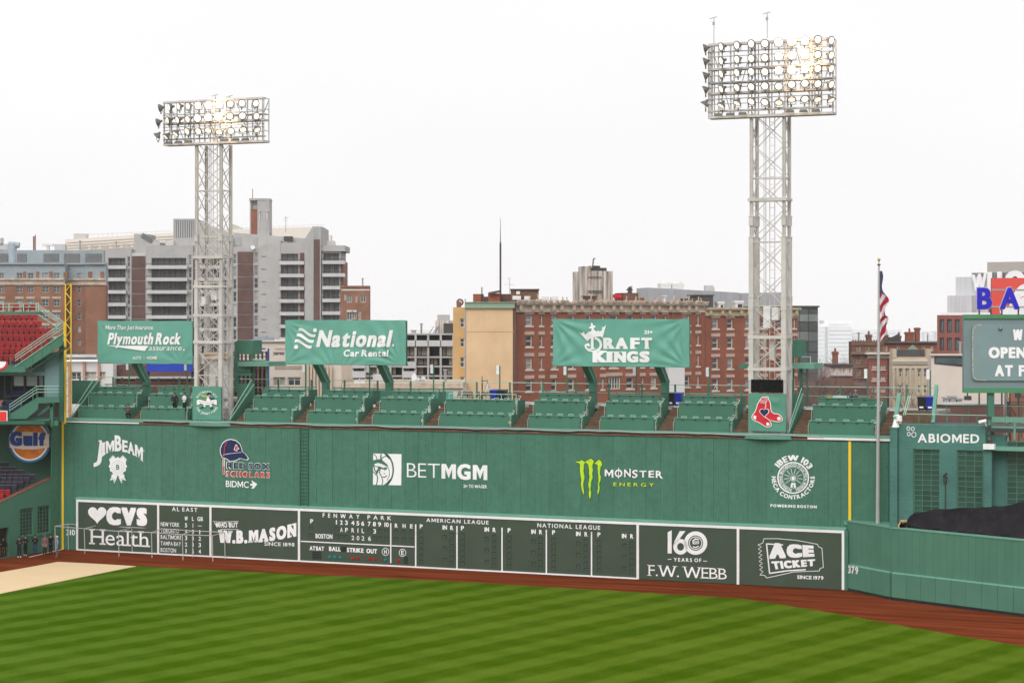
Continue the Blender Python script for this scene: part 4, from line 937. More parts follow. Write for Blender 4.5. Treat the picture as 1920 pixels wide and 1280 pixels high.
    for ri, row in enumerate(lamps):
        for ci, (a, b) in enumerate(row):
            u_, z_ = WFR.uz(px(a), py(b), vl); yaw = radians([-96, -62, -50, -38, -22, -8, 0, 10, 24, 46][ci]); pit = radians(-12-4*ri-(28 if ri == len(lamps)-1 else 0)*(1 if ci in (0, 1, 2, 5, 6, 9, 8) else .3))
            # the towers look toward the infield, roughly at the viewer; frame is turned so add its angle
            o = t.inst('floodlight', LSH, (u_, vl, z_), rot=(-pit*-1 if False else -pit, 0, yaw+radians(18)))
            h = abs(ci-hot[0]) < hot[1] and ri in hot[2]
            t.inst('lens', LLH if h else LLN, (0, 0, 0), parent=o)
            t.inst('yoke', YOK, (u_, vl, z_), rot=(0, 0, yaw+radians(18)))
    for a, b in flats:
        u_, z_ = WFR.uz(px(a), py(b), vl); o = t.inst('flat_floodlight', FLM, (u_, vl, z_), rot=(radians(18), 0, radians(18))); t.inst('lens', FLP, (0, 0, 0), parent=o)
    return t, (u0, u1, v0, v1, px, py, vh)
l1 = [[(180, 195), (262, 188), (342, 183), (422, 180), (510, 175), (598, 170), (688, 165), (785, 160), (885, 155), (1003, 155)], [(160, 318), (250, 300), (332, 297), (420, 292), (505, 282), (595, 275), (682, 270), (780, 265), (888, 262), (1008, 265)],
      [(155, 437), (232, 442), (315, 418), (415, 395), (512, 395), (595, 388), (690, 402), (790, 392), (895, 380), (1015, 382)]]
T1, i1 = tower('shorter cream lattice light tower with three rows of lamps, left side', 369, 414.5, .9, 1.6, 35.35, 11.5, 260, (160, .21875), 208, 1068, [(128, .16, .5), (240, .07, 0), (262, .09, .9), (312, .16, .9), (345, .06, 0), (372, .07, 0), (410, .06, 0), (450, .08, .5), (494, .18, 1.1)],
       [212, 275, 390, 468, 560, 645, 740, 925, 1010, 1064], l1, [(255, 495), (338, 490), (425, 485), (735, 470), (828, 468), (912, 466)], (5, 1.2, (0, 1)), 12,
       [(23.6, 1.7, 12.05), (20.5, 2.0, .9), (27.5, 1.7, .5), (17.0, 2.0, .9)], .115)
xs2 = [155, 318, 470, 608, 738, 872, 995, 1122, 1245, 1375]
ys2 = [[415, 400, 385, 372, 368, 355, 345, 340, 332, 340], [545, 535, 520, 512, 505, 490, 480, 475, 475, 480], [680, 660, 648, 638, 640, 625, 618, 612, 610, 610], [815, 805, 790, 783, 775, 778, 760, 750, 755, 760], [955, 965, 940, 925, 930, 935, 905, 900, 905, 912]]
T2, i2 = tower('taller cream lattice light tower with five rows of lamps, right side', 1409, 1470, .9, 1.5, 36.1, 11.5, 1290, (10, .1953), 190, 1390, [(350, .18, .5), (425, .08, 0), (470, .05, 0), (540, .08, 0), (590, .15, .9), (655, .07, 0), (722, .10, .9), (768, .07, 0), (825, .15, .9), (880, .07, 0), (930, .05, 0), (995, .12, .5), (1056, .18, 1.1)],
       [195, 215, 290, 405, 575, 640, 770, 925, 950, 1160, 1185, 1250, 1388], [list(zip(xs2, y)) for y in ys2], [(290, 1055), (405, 1050), (525, 1042), (980, 1020), (1110, 1017), (1230, 1014)], (6, 1.3, (0, 1, 2)), 10,
       [(26.6, 1.8, 15.05), (22.0, 2.1, 1.0), (28.2, 1.7, .7), (19.2, 2.1, .8), (16.6, 2.1, 1.0)], .118)
# equipment boxes on the towers
def tbox(T, inf, x0, x1, y0, y1, name, m, v=None, d=.4, label=None):
    u0, u1, v0, v1 = inf[:4]; v = v0+.5 if v is None else v
    a, b, c, e = WFR.box(x0, x1, y0, y1, v); mb = MB(); mb.box(a, b, v, v+d, c, e); T.part(name, mb, m, label=label)
tbox(T2, i2, 1431, 1444, 574, 615, 'equipment_cabinet', WHITED); tbox(T2, i2, 1447, 1459, 576, 600, 'equipment_cabinet', WHITED); tbox(T2, i2, 1442, 1452, 640, 675, 'equipment_cabinet', CREAMT)
tbox(T1, i1, 395, 406, 544, 562, 'equipment_cabinet', WHITED); tbox(T1, i1, 377, 385, 556, 570, 'equipment_cabinet', WHITED); tbox(T1, i1, 373, 383, 662, 682, 'equipment_cabinet', CREAMT)
tbox(T1, i1, 393, 404, 705, 724, 'equipment_cabinet', CREAMT)
for T, inf, ys, in ((T1, i1, (482, 537, 591, 641)), (T2, i2, (374, 632, 692))):
    u0, u1, v0, v1 = inf[:4]
    for yy in ys:
        z = WFR.z((369+415)/2 if T is T1 else 1440, yy, v0); mb = MB(); mb.box(u0-.25, u1+.25, v0-.22, v0-.05, z-.12, z+.12); mb.box(u0-.2, u1+.2, v1+.05, v1+.2, z-.1, z+.1); mb.box(u0-.2, u0-.05, v0-.05, v1, z-.1, z+.1); mb.box(u1+.05, u1+.22, v0-.05, v1, z-.1, z+.1); T.part('platform_beam', mb, CREAMT)
mb = MB(); z = WFR.z(390, 672, 1.2); mb.tube((i1[0]+.4, 1.5, z), (i1[1]+.3, 1.5, z), .16, 8); mb.tube((i1[0]+.4, 1.5, z+.4), (i1[1]+.3, 1.5, z+.4), .14, 8); T1.part('duct', mb, mat('pinkish_duct', (.5, .38, .3), .6))
# antennas on the heads
for T, x, y0, y1, inf in ((T1, 404, 200, 178, i1), (T1, 431, 200, 180, i1), (T2, 1338.5, 110, 33, i2), (T2, 1438.5, 72, 24, i2)):
    vh = inf[6]+.8; a = U(x, vh); z0, z1 = WFR.z(x, y0, vh), WFR.z(x, y1, vh); mb = MB(); mb.tube((a, vh, z0), (a, vh, z1), .03, 5); mb.bar((a-.35, vh, z1-.1), (a+.25, vh, z1+.03), .05, .05); mb.box(a-.1, a+.06, vh-.06, vh+.06, z1-.6, z1-.35); T.part('antenna', mb, GREYST)
# banners and screen hung on the towers
def tbanner(T, x0, x1, y0, y1, sd, lb):
    v = .42; u0, u1, z0, z1 = WFR.box(x0, x1, y0, y1, v); t = Thing('hanging_banner', lb, 'banner', WFR, (u0, v, z0), 'green banners hung on the light towers')
    t.part('sheet', banner_mesh(u0, u1, z0, z1, v, sd, 24, 24), BANNER if False else streak_mat('green_banner', (.10, .29, .21), (.08, .24, .17), amount=.25, rough=.5), smooth=True)
    mb = MB(); mb.box(u0, u1, v+.08, v+.14, z0+.02, z1-.02); t.part('backing_board', mb, GREEND)
    return t
tb1 = tbanner(T1, 361, 415, 724.5, 787, [(0, 2.6, 9, 0, .03, 2), (2.6, 0, 9, 1, .03, 2)], 'green banner with a batter inside a ring of lettering on the first light tower')
tb2 = tbanner(T2, 1403, 1473.5, 737.5, 808, [(0, 2.9, 17, 0, .05, 2.6), (3, 2.9, 10, 1, .03, 1.5)], 'green banner with two red socks and a heart on the second light tower')
BM = [WHITE, REDP, NAVYP, mat('skin_tone_print', (.62, .36, .25), .6), YEL, GREEND, mat('pink_ribbing', (.62, .28, .3), .7)]
m_ = MB(); c0 = (525, -640); arc_text(m_, 'BOSTON RED SOX', c0, 300, 62, 152, 28, bold=.01, gap=.12); arc_text(m_, 'THE JIMMY FUND', c0, 290, 70, 202, 338, True, bold=.01, gap=.14)
m_.stroke(neg([(370, 425), (460, 440), (560, 465)]), 34, 0, .003, 4); m_.prism(neg([(520, 405), (530, 350), (570, 322), (620, 325), (670, 360), (665, 380), (610, 375), (600, 400), (560, 412)]), -.003, .0, 2)
m_.disc((585, -430), 42, 48, 0, .003, 14, 3); m_.prism(neg([(500, 590), (530, 500), (560, 465), (620, 480), (640, 520), (600, 590)]), -.003, 0, 0); m_.stroke(neg([(600, 495), (680, 520), (740, 505)]), 40, -.004, 0, 2)
rb = [(225, 560), (290, 540), (400, 565), (520, 600), (640, 570), (760, 542), (828, 560), (825, 700), (760, 690), (720, 650), (620, 690), (520, 705), (420, 685), (330, 650), (290, 690), (225, 700)]
m_.prism(neg(rb), -.005, -.003, 0); m_.stroke(neg([(290, 600), (400, 620), (520, 650), (640, 625), (760, 600)]), 16, -.007, -.005, 6)
m_.stroke(neg([(480, 700), (430, 750), (340, 805)]), 40, 0, .003, 2); m_.disc((455, -730), 35, 35, -.002, .003, 12, 0); m_.stroke(neg([(630, 690), (660, 760), (650, 805), (700, 805)]), 38, 0, .003, 2); m_.disc((645, -725), 38, 38, -.002, .003, 12, 0)
tb1.part('printed_emblem', remap(m_, WFR, .42-.06, 355, 715, .0625), BM)
m_ = MB(); so = [(425, 195), (470, 150), (560, 145), (640, 135), (665, 230), (705, 300), (720, 400), (725, 520), (760, 600), (830, 640), (930, 650), (1010, 690), (1075, 790), (1065, 850), (980, 885), (880, 885), (780, 860), (680, 825), (740, 950), (735, 1010), (700, 1035), (600, 1040), (540, 1020), (420, 940), (330, 890), (230, 860), (165, 800), (150, 740), (175, 680), (240, 600), (290, 480), (320, 360), (370, 280)]
def grow(p, d):
    o = []; n = len(p)
    for i in range(n):
        a, b, c = Vector(p[i-1]), Vector(p[i]), Vector(p[(i+1) % n]); t = (c-a).normalized(); o.append((b.x+t.y*d, b.y-t.x*d))
    return o
m_.prism(neg(grow(so, 10)), 0, .003, 0); m_.prism(neg(grow(so, -12)), -.006, -.003, 1)
m_.prism(neg([(425, 215), (540, 235), (595, 270), (540, 350), (410, 330), (395, 290)]), -.010, -.007, 6); m_.prism(neg([(470, 180), (630, 160), (650, 240), (605, 260), (540, 215)]), -.011, -.008, 6)
m_.stroke(neg([(600, 260), (570, 340), (580, 400), (545, 500)]), 18, -.013, -.011, 0); m_.stroke(neg([(540, 730), (620, 790), (680, 830)]), 18, -.013, -.011, 0)
def heart(cx, cy, s): return [(cx+16*sin(t)**3*s, -(cy-(13*cos(t)-5*cos(2*t)-2*cos(3*t)-cos(4*t))*s)) for t in [2*pi*i/36 for i in range(36)]]
m_.prism(heart(532, 605, 9.3), -.016, -.014, 0); m_.prism(heart(530, 603, 8.1), -.020, -.018, 2)
for q in ([(215, 690), (295, 715), (272, 835), (195, 770)], [(590, 912), (655, 905), (700, 985), (600, 1000)], [(910, 765), (985, 725), (1040, 815), (935, 845)]): m_.prism(neg(q), -.013, -.011, 0)
tb2.part('printed_emblem', remap(m_, WFR, .42-.075, 1400, 735, .0625), BM)
mb = MB(); u0, u1, z0, z1 = WFR.box(1408, 1467, 711.5, 735.5, .45); mb.box(u0, u1, .45, .75, z0, z1); mb2 = MB()
t = Thing('led_screen', 'black switched-off LED screen above the red socks banner', 'screen', WFR, (u0, .45, z0)); t.part('casing', mb, BLACK)
for i in range(7): mb2.box(u0+(u1-u0)*i/7+.02, u0+(u1-u0)*(i+1)/7-.02, .43, .45, z0+.04, z1-.04)
t.part('panel_grid', mb2, mat('led_black', (.006, .006, .006), .8, spec=.05))
# curved balcony lip below tower banners
for x0, x1, l_ in ((355, 432, 'first'), (1396, 1484, 'second')):
    mb = MB(); a, b = U(x0, -.1), U(x1, -.1); n = 12; top = []
    for i in range(n+1): f = i/n; top.append((a+(b-a)*f, -.14-.45*sin(pi*f)))
    poly = top+[(b, .4), (a, .4)]; mb.slab(poly, 11.36, 11.46); mb.slab([(x, y+.04) for x, y in top]+[(b, .38), (a, .38)], 11.2, 11.36)
    single('balcony_lip', mb, GREENL, f'curved pale green ledge under the {l_} light tower', 'ledge', WFR, (a, 0, 11.2))
# booths beside the towers
def booth(lb, parts):
    t = Thing('booth', lb, 'booth', WFR, (parts[0][1] if False else U(parts[0][1], 5.0), 5.0, DECK))
    for nm, x0, x1, y0, y1, v, d, m in parts:
        a, b, c, e = WFR.box(x0, x1, y0, y1, v); mb = MB(); mb.box(a, b, v, v+d, c, e); t.part(nm, mb, m)
    return t
b1 = booth('green camera booth with a wide flat canopy right of the first light tower', [('cabin', 444, 474, 638, 664, 5.5, 1.6, GREEN2), ('canopy', 446, 503, 678, 686.5, 4.6, 3.2, GREENL), ('post', 440, 446, 640, 735, 5.6, .3, GREEN2), ('post', 470, 474, 664, 735, 5.6, .3, GREEN2), ('post', 499.5, 502, 686, 735, 5.0, .1, GREEN2), ('sign_board', 446, 470, 688, 700, 5.3, .1, GREEND), ('sill', 446, 471, 700, 704, 5.0, .8, GREEN2), ('railing', 474, 498, 673, 675, 5.1, .05, STW)])
m_ = MB(); rtext(m_, 'MONSTER', 447.5, 469, 690, 696.5, bold=.02, gap=.12); b1.part('lettering', remap(m_, WFR, 5.27), GREENL)
b2 = booth('green camera booth with a flat canopy right of the second light tower', [('cabin', 1484, 1503, 637, 670, 5.2, 1.4, GREEN2), ('canopy', 1386, 1403, 682, 691, 4.0, 2.5, GREEN2), ('canopy', 1484, 1527, 681, 691, 4.6, 2.6, GREENL), ('post', 1480, 1487, 668, 740, 5.2, .4, GREEN2), ('post', 1499, 1504, 690, 745, 5.2, .3, GREEND), ('pole', 1512, 1514, 690, 745, 5.2, .1, GREEND), ('railing', 1503, 1520, 668, 669.2, 5.0, .05, STW), ('railing_post', 1519, 1520.2, 668, 682, 5.0, .05, STW)])
# ================================================================= FOUL POLE
t = Thing('foul_pole', 'tall yellow foul pole with a zigzag side frame above the wall corner', 'foul pole', WFR, (U(122, .0), .0, zt))
VP = -.06; a = U(122.3, VP); b = U(133.2, VP); zz1 = WFR.z(128, 533, VP); zz2 = WFR.z(122, 604, VP); zb = WFR.z(130, 776, VP)
mb = MB(); mb.tube((a-.03, VP, zt-.25), (a-.03, VP, zz2), .13, 14); t.part('mast', mb, YEL)
mb = MB(); mb.tube((a+.02, VP, zz2), (a+.02, VP, zz1), .05, 8); t.part('upper_rod', mb, YEL)
fr_ = MB(); fr_.tube((b, VP, zb), (b, VP, zz1), .05, 8); fr_.tube((a, VP, zz1), (b, VP, zz1), .03, 6); t.part('side_rod', fr_, YEL)
n = 17
for i in range(n):
    z0 = zb+(zz1-zb)*i/n; z1 = zb+(zz1-zb)*(i+1)/n; mb = MB(); mb.tube((a, VP, z1 if i % 2 else z0), (b, VP, z0 if i % 2 else z1), .032, 6); t.part('zigzag_bar', mb, YEL)
# ================================================================= FLAGPOLE
fx, fy = 688/F*155, 155.0
t = Thing('flagpole', 'tall pale grey flagpole standing on the ledge right of the yellow stripe', 'flagpole', WORLD, (fx, fy, ZB))
mb = MB(); mb.tube((fx-.1, fy, ZB), (fx, fy, 24.4), .15, 14, r2=.07); t.part('pole', mb, mat('aluminium_pole', (.50, .50, .49), .35, .05, metal=.3))
mb = MB(); mb.tube((fx-.1, fy, ZB), (fx-.1, fy, ZB+.12), .3, 14); t.part('collar', mb, GREENL)
ball = MB(); revolve(ball, [(-.13, .001), (-.11, .07), (0, .13), (.11, .07), (.13, .001)], 14); ball.v = [(a+fx, c+fy, b+24.75) for a, b, c in ball.v]; t.part('finial', ball, mat('gilded_ball', (.55, .42, .18), .3, metal=.7), smooth=True)
mb = MB(); mb.tube((fx, fy, 24.4), (fx, fy, 24.65), .03, 6); mb.box(fx-.1, fx+.1, fy-.1, fy+.1, 24.3, 24.42); t.part('truck', mb, STEELD)
# limp national flag: a hanging gathered sheet, stripes run down along it
n, k = 30, 70; mb = MB(); ztop_, zbot = 23.9, 18.65
for j in range(k+1):
    f = j/k; z = ztop_+(zbot-ztop_)*f
    wd = (.10+.30*min(1, f*2.2) if f < .6 else .62-.36*(f-.6)/.4*1.3); wd = max(.08, 1.55*wd*(1+.28*sin(f*23)))
    for i in range(n+1):
        g = i/n; x = fx+.05+wd*g*(.8+.25*sin(f*15+g*2)); y = fy-.1+.10*sin(g*10+f*6)*(.3+f)+.05*sin(g*31)
        mb.v.append((x, y, z-.55*g*(1-f)*f*2))
for j in range(k):
    for i in range(n):
        q = j*(n+1)+i; g = i/n; f = j/k
        canton = f < .30
        st = int((f*9.0+g*1.9)*1.15) % 2
        m = 2 if canton else (1 if st else 0)
        if canton and (i*7+j*13) % 23 < 3: m = 0
        mb.f.append((q, q+1, q+n+2, q+n+1)); mb.m.append(m)
single('flag', mb, [mat('flag_white', (.75, .72, .74), .8), mat('flag_red', (.42, .02, .05), .8), mat('flag_navy', (.02, .025, .12), .8)], 'striped red and white flag with a navy canton hanging limp on the flagpole', 'flag', WORLD, (fx, fy, 23), smooth=True)
# ================================================================= CENTRE-FIELD SIDE
C1 = Fr(25.2, 157, atan2(151.8-157, 27.6-25.2)); C2 = Fr(27.6, 151.8, atan2(143.3-151.8, 35.05-27.6))
L1 = hypot(2.4, 5.2); L2 = C2.u(1990)
cw = Thing('outfield_wall', 'lower green centre-field wall with padded base, right of the ticket board', 'wall', WORLD, (25.2, 157, 0))
def addin(t, fr, mb, name, m, parent=None, label=None):
    mb.v = [tuple(fr.M @ Vector(p)) for p in mb.v]; return t.part(name, mb, m, parent=parent, label=label)
mb = MB(); mb.box(-.05, L1, .05, .4, 0, 5.15); addin(cw, C1, mb, 'wall_core', GREEND)
mb = MB(); mb.box(0, L2, .05, .4, 0, 5.15); addin(cw, C2, mb, 'wall_core', GREEND)
for fr, Ln in ((C1, L1), (C2, L2)):
    x = 0
    while x < Ln-.05:
        e = min(x+.61, Ln); mb = MB(); d = random.uniform(0, .008); mb.box(x+.006, e-.006, d, .045, 1.9, 5.15); addin(cw, fr, mb, 'wall_plank', PAD); x += .61
    mb = MB(); mb.box(-.02 if fr is C2 else -.1, Ln+.03, -.05, .5, 5.15, 5.26); addin(cw, fr, mb, 'coping', GREENL)
pads = [1590.5, 1624, 1634, 1654, 1671.5]
for fr, ps in ((C1, [1590.5, 1624, 1634, 1654, 1671]), (C2, [1672, 1699.5, 1726.6, 1754.4, 1782.8, 1811.3, 1840.7, 1870.2, 1900.3, 1932, 1964])):
    for a, b in zip(ps, ps[1:]):
        u0, u1 = max(0, fr.u(a, -.22)), fr.u(b, -.22)
        if fr is C1: u1 = min(u1, L1)
        mb = MB(); mb.box(u0+.012, u1-.012, -.24+random.uniform(0, .01), .0, .22, 1.93); mb.hexa([(u0+.012, -.24, 1.93), (u1-.012, -.24, 1.93), (u0+.012, 0, 1.93), (u1-.012, 0, 1.93), (u0+.012, -.2, 2.0), (u1-.012, -.2, 2.0), (u0+.012, 0, 2.02), (u1-.012, 0, 2.02)], 1)
        mb.v = [tuple(fr.M @ Vector(p)) for p in mb.v]; cw.part('pad', mb, [PAD, GREENL])
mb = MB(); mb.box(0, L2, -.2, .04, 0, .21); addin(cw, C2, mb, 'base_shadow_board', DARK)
m_ = MB(); rtext(m_, '379', 150, 243, 395, 460, dy=12, bold=.04, gap=.1)
remap(m_, C1, -.255, 1560, 980, .2031); addin(cw, C1, m_, 'distance_figure', WHITE, label='white figure 379')
mb = MB(); e = WFR.M @ Vector((uE+.3, 0, 0)); mb.slab([(25.2, 157.2), (27.75, 151.9), (30, 152.5), (e.x+1, e.y), (WFR.M @ Vector((u1583, -.05, 0)))[:2]], 4.9, 5.22)
single('green_ledge', mb, GREENL, 'pale green triangular ledge at the foot of the flagpole', 'ledge', WORLD, (26, 154, 4.9))

# painted brick wall with glass-block windows
TEALBR = brick_mat('teal_painted_brick', (.072, .185, .158), (.088, .215, .185), (.05, .14, .12), scale=1.0, bw=.30, bh=.10, var=.16)
GB = mat('green_glass_block', (.028, .085, .062), .25, .3, 1.2, spec=.5, obj_var=.25); GBF = mat('green_muntin', (.10, .23, .17), .6)
def pane_grid(t, fr, u0, u1, z0, z1, v, nx, nz, m=GB, mf=GBF, bar=.035, name='window'):
    mb = MB(); w_ = .06; mb.box(u0, u1, v-.02, v+.04, z0, z0+w_); mb.box(u0, u1, v-.02, v+.04, z1-w_, z1); mb.box(u0, u0+w_, v-.02, v+.04, z0+w_, z1-w_); mb.box(u1-w_, u1, v-.02, v+.04, z0+w_, z1-w_)
    for i in range(1, nx): x = u0+(u1-u0)*i/nx; mb.box(x-bar/2, x+bar/2, v-.01, v+.03, z0+w_, z1-w_)
    for j in range(1, nz): z = z0+(z1-z0)*j/nz; mb.box(u0+w_, u1-w_, v-.015, v+.025, z-bar/2, z+bar/2)
    f = t.part(name, mb, mf)
    dx, dz = (u1-u0)/nx, (z1-z0)/nz; pm = MB().box(0, dx-bar, 0, .03, 0, dz-bar).mesh('pane', m)
    for i in range(nx):
        for j in range(nz): t.inst('pane', pm, (u0+dx*i+bar/2-t.b.x, v+.03+.012*((i*5+j*3) % 3)-t.b.y, z0+dz*j+bar/2-t.b.z), parent=f)
    return f
def opening_wall(mb, u0, u1, z0, z1, ops, v=0, d=.3, m=0, mr=None):
    us = sorted(set([u0, u1]+[o[0] for o in ops]+[o[1] for o in ops])); zs = sorted(set([z0, z1]+[o[2] for o in ops]+[o[3] for o in ops]))
    us = [x for x in us if u0 <= x <= u1]; zs = [x for x in zs if z0 <= x <= z1]
    for a, b in zip(us, us[1:]):
        run = None
        for c, e in zip(zs, zs[1:]):
            mu, mz = (a+b)/2, (c+e)/2; inside = any(o[0] < mu < o[1] and o[2] < mz < o[3] for o in ops)
            if inside:
                if run is not None: mb.face([(a, v, run), (b, v, run), (b, v, c), (a, v, c)], m); run = None
            elif run is None: run = c
        if run is not None: mb.face([(a, v, run), (b, v, run), (b, v, z1), (a, v, z1)], m)
    for o in ops:
        a, b, c, e = o[:4]; r = m if mr is None else mr
        mb.face([(a, v, c), (a, v, e), (a, v+d, e), (a, v+d, c)], r); mb.face([(b, v, c), (b, v+d, c), (b, v+d, e), (b, v, e)], r)
        mb.face([(a, v, c), (a, v+d, c), (b, v+d, c), (b, v, c)], r); mb.face([(a, v, e), (b, v, e), (b, v+d, e), (a, v+d, e)], r)
AB = Fr(725/F*152, 152, radians(-25)); ZAB = 12.72
t = Thing('brick_wall', 'teal painted brick wall with two tall glass-block windows beside the flagpole', 'wall', AB, (0, 0, 4))
ua, ub = 0, AB.u(1848)
o1 = (AB.u(1712), AB.u(1761.5), 4.6, AB.z(1737, 842)); o2 = (AB.u(1794), AB.u(1843), 4.6, AB.z(1818, 844))
mb = MB(); opening_wall(mb, ua, ub, 4, ZAB, [o1, o2], d=.25); mb.box(ua, ub, .3, 1.2, 4, ZAB); mb.face([(ua, 0, ZAB), (ub, 0, ZAB), (ub, .3, ZAB), (ua, .3, ZAB)]); mb.face([(ua, 0, 4), (ua, 0, ZAB), (ua, .3, ZAB), (ua, .3, 4)]); t.part('brickwork', mb, TEALBR)
for o in (o1, o2): pane_grid(t, AB, o[0], o[1], o[2], o[3], .17, 3, 17)
m_ = MB(); rtext(m_, 'ABIOMED', 642, 1105, 372, 435, dy=5, bold=.025, gap=.12)
for cx, cy, r in ((573, 332, 16), (606, 335, 16), (576, 373, 16), (614, 378, 21)): m_.ring((cx, -cy), r-2, r, 5, 0, .003, 20)
t.part('lettering', remap(m_, AB, -.02, 1560, 720, .25), WHITE)
mb = MB(); a = AB.u(1773); mb.tube((a, -.08, AB.z(1777, 955)), (a, -.08, AB.z(1777, 905)), .04, 6); mb.box(a-.12, a+.1, -.25, 0, AB.z(1777, 904), AB.z(1777, 893)); mb.bar((a-.1, -.2, AB.z(1777, 893)), (a+.2, -.5, AB.z(1777, 886)), .12, .1); t.part('wall_camera', mb, STEELD)
mb = MB(); a, b = AB.u(1671), AB.u(1684.5); mb.box(a, b, -.35, .3, 4.6, 12.35); mb.box(a-.05, b+.05, -.4, .35, 12.35, 12.5); t.part('pilaster', mb, TEALBR)
mb = MB(); a = AB.u(1680); mb.tube((a, -.1, 12.5), (a, -.1, 13.05), .28, 10, r2=.1); t.part('white_siren', mb, WHITE)
mb = MB(); a = AB.u(1688); mb.tube((AB.u(1677), -.3, 13.3), (a, -.3, 13.4), .05, 6); mb.tube((a, -.3, 13.35), (a, -.3, 12.95), .2, 10, r2=.22); revolve(mb, [(0, .001)], 4) if False else None; t.part('dome_camera', mb, WHITE)
mb = MB(); a, b = AB.u(1847), AB.u(1861); mb.box(a, b, -.3, .3, 4, 11.1); t.part('pilaster', mb, TEALBR)
mb = MB(); a, b, c, e = AB.box(1844, 1865, 832, 842, -.6); mb.box(a, b, -.75, -.3, c, e); t.part('box_lamp', mb, WHITED)
mb = MB(); a, b = AB.u(1861, 1), AB.u(1886, 1); mb.box(a, b, 1.0, 1.5, 4, 12); t.part('recessed_wall', mb, TEALBR)
pane_grid(t, AB, AB.u(1886.5, 1), AB.u(1945, 1), 4.6, AB.z(1905, 827, 1), 1.1, 3, 17)
mb = MB(); mb.box(AB.u(1851, -.3), AB.u(1990), -.3, 3, 11.0, 11.25); t.part('deck_edge', mb, GREENL)
# railing and steps above the brick wall
t = Thing('railing', 'green steel railing above the painted brick wall', 'railing', AB, (0, 1.2, ZAB))
z1 = AB.z(1770, 777, 1.2); z2 = AB.z(1770, 758, 4)
mb = MB(); mb.tube((AB.u(1698, 1.2), 1.2, z1), (AB.u(1850, 1.2), 1.2, z1), .03, 6); t.part('top_rail', mb, STW)
for px in (1723, 1747, 1776, 1804, 1832): mb = MB(); a = AB.u(px, 1.2); mb.box(a-.03, a+.03, 1.17, 1.23, ZAB-.3, z1); t.part('post', mb, GREEN2)
mb = MB(); mb.tube((AB.u(1750, 4), 4, z2), (AB.u(1990, 4), 4, z2-.05), .03, 6); t.part('back_rail', mb, STW)
for px in (1775, 1815, 1890, 1915): mb = MB(); a = AB.u(px, 4); mb.box(a-.03, a+.03, 3.97, 4.03, ZAB-1, z2); t.part('post', mb, GREEN2)
mb = MB(); mb.box(AB.u(1690, 1.0), AB.u(1990, 1), 1.25, 8, ZAB-.5, ZAB-.2); single('side_deck', mb, CITY, 'grey deck behind the painted brick wall', kind='structure', fr=AB)
t = Thing('staircase', 'brown timber steps between pale green sloping side beams, right of the flagpole', 'stairs', AB, (AB.u(1690, 1.5), 1.5, ZAB-.3))
for i in range(7):
    mb = MB(); y = 797-4.6*i; v = 1.5+.35*i; z = AB.z(1718, y, v); mb.box(AB.u(1691, v), AB.u(1747, v), v, v+.4, z-.2, z); t.part('tread', mb, WOOD)
def pbar(t, nm, fr, a, b, v0, v1, w_, m): mb = MB(); p = fr.uz(*a, v0); q = fr.uz(*b, v1); mb.bar((p[0], v0, p[1]), (q[0], v1, q[1]), w_, w_*1.3); t.part(nm, mb, m)
pbar(t, 'side_beam', AB, (1677, 806), (1686, 740), 1.2, 4.2, .28, GREENL); pbar(t, 'side_beam', AB, (1749, 794), (1756, 724), 1.2, 4.2, .26, GREENL)
pbar(t, 'handrail', AB, (1694, 778), (1703, 742), 1.0, 3.6, .05, STW); pbar(t, 'handrail', AB, (1697, 778), (1707, 742), 1.0, 3.6, .05, STW)
t = Thing('railing', 'heavy green rail and beam at the right edge, above the deck', 'railing', AB, (AB.u(1858, -.2), -.2, 11.2))
mb = MB(); a, b, c, e = AB.box(1860, 1990, 782.5, 792.5, -.2); mb.box(a, b, -.2, 0, c, e); t.part('beam', mb, GREENL)
mb = MB(); a, b, c, e = AB.box(1856, 1990, 800, 803, -.2); mb.box(a, b, -.2, -.1, c, e); t.part('rail', mb, GREENL)
for x0 in (1853, 1900.5): mb = MB(); a, b, c, e = AB.box(x0, x0+3.5, 790, 824, -.2); mb.box(a, b, -.2, -.08, c, e); t.part('post', mb, GREENL)
mb = MB(); a = AB.uz(1835, 791.5, -.7); b = AB.uz(1849, 788.5, -.5); mb.tube((a[0], -.7, a[1]), (b[0], -.5, b[1]), .12, 10); mb.bar((b[0]-.1, -.55, b[1]-.1), (AB.u(1853), -.25, b[1]-.5), .07); single('security_camera', mb, WHITE, 'white tube camera on a bracket at the end of the green beam', 'camera', AB, (b[0], -.5, b[1]))
mb = MB(); 
for y in (783, 799, 806, 816): a = AB.uz(1855, y, -.35); mb.box(a[0]-.13, a[0]+.1, -.55, -.2, a[1]-.1, a[1]+.08)
single('camera_cluster', mb, STEELD, 'cluster of small dark cameras on the corner post', 'camera', AB, (AB.u(1855), -.35, 12))
# message board
SB = Fr(0, 150.5, 0); SGR = streak_mat('grey_green_sheet', (.185, .255, .26), (.24, .25, .20), amount=.3, sx=.6, sz=.6)
t = Thing('message_board', 'weathered grey-green message board with white capitals on a green post', 'sign', SB, (SB.u(1857), .5, 11))
a, b, c, e = SB.box(1807, 1990, 590, 736, 0); mb = MB(); mb.box(a, b, 0, .5, c, e); t.part('casing', mb, SGR)
m2 = mat('frame_green', (.07, .24, .12), .5); z = lambda y: SB.z(1850, y, -.05)
mb = MB(); mb.box(a-.02, b, -.12, .0, z(597.5), z(589.5)); mb.box(a-.02, b, -.12, .0, z(736.5), z(727)); t.part('frame_beam', mb, m2)
p0, p1, q0, q1 = SB.box(1822, 1990, 608, 713.5, -.1)
RSTP = streak_mat('rust_spotted_sheet', (.20, .29, .295), (.28, .19, .12), amount=.22, sx=.8, sz=.8)
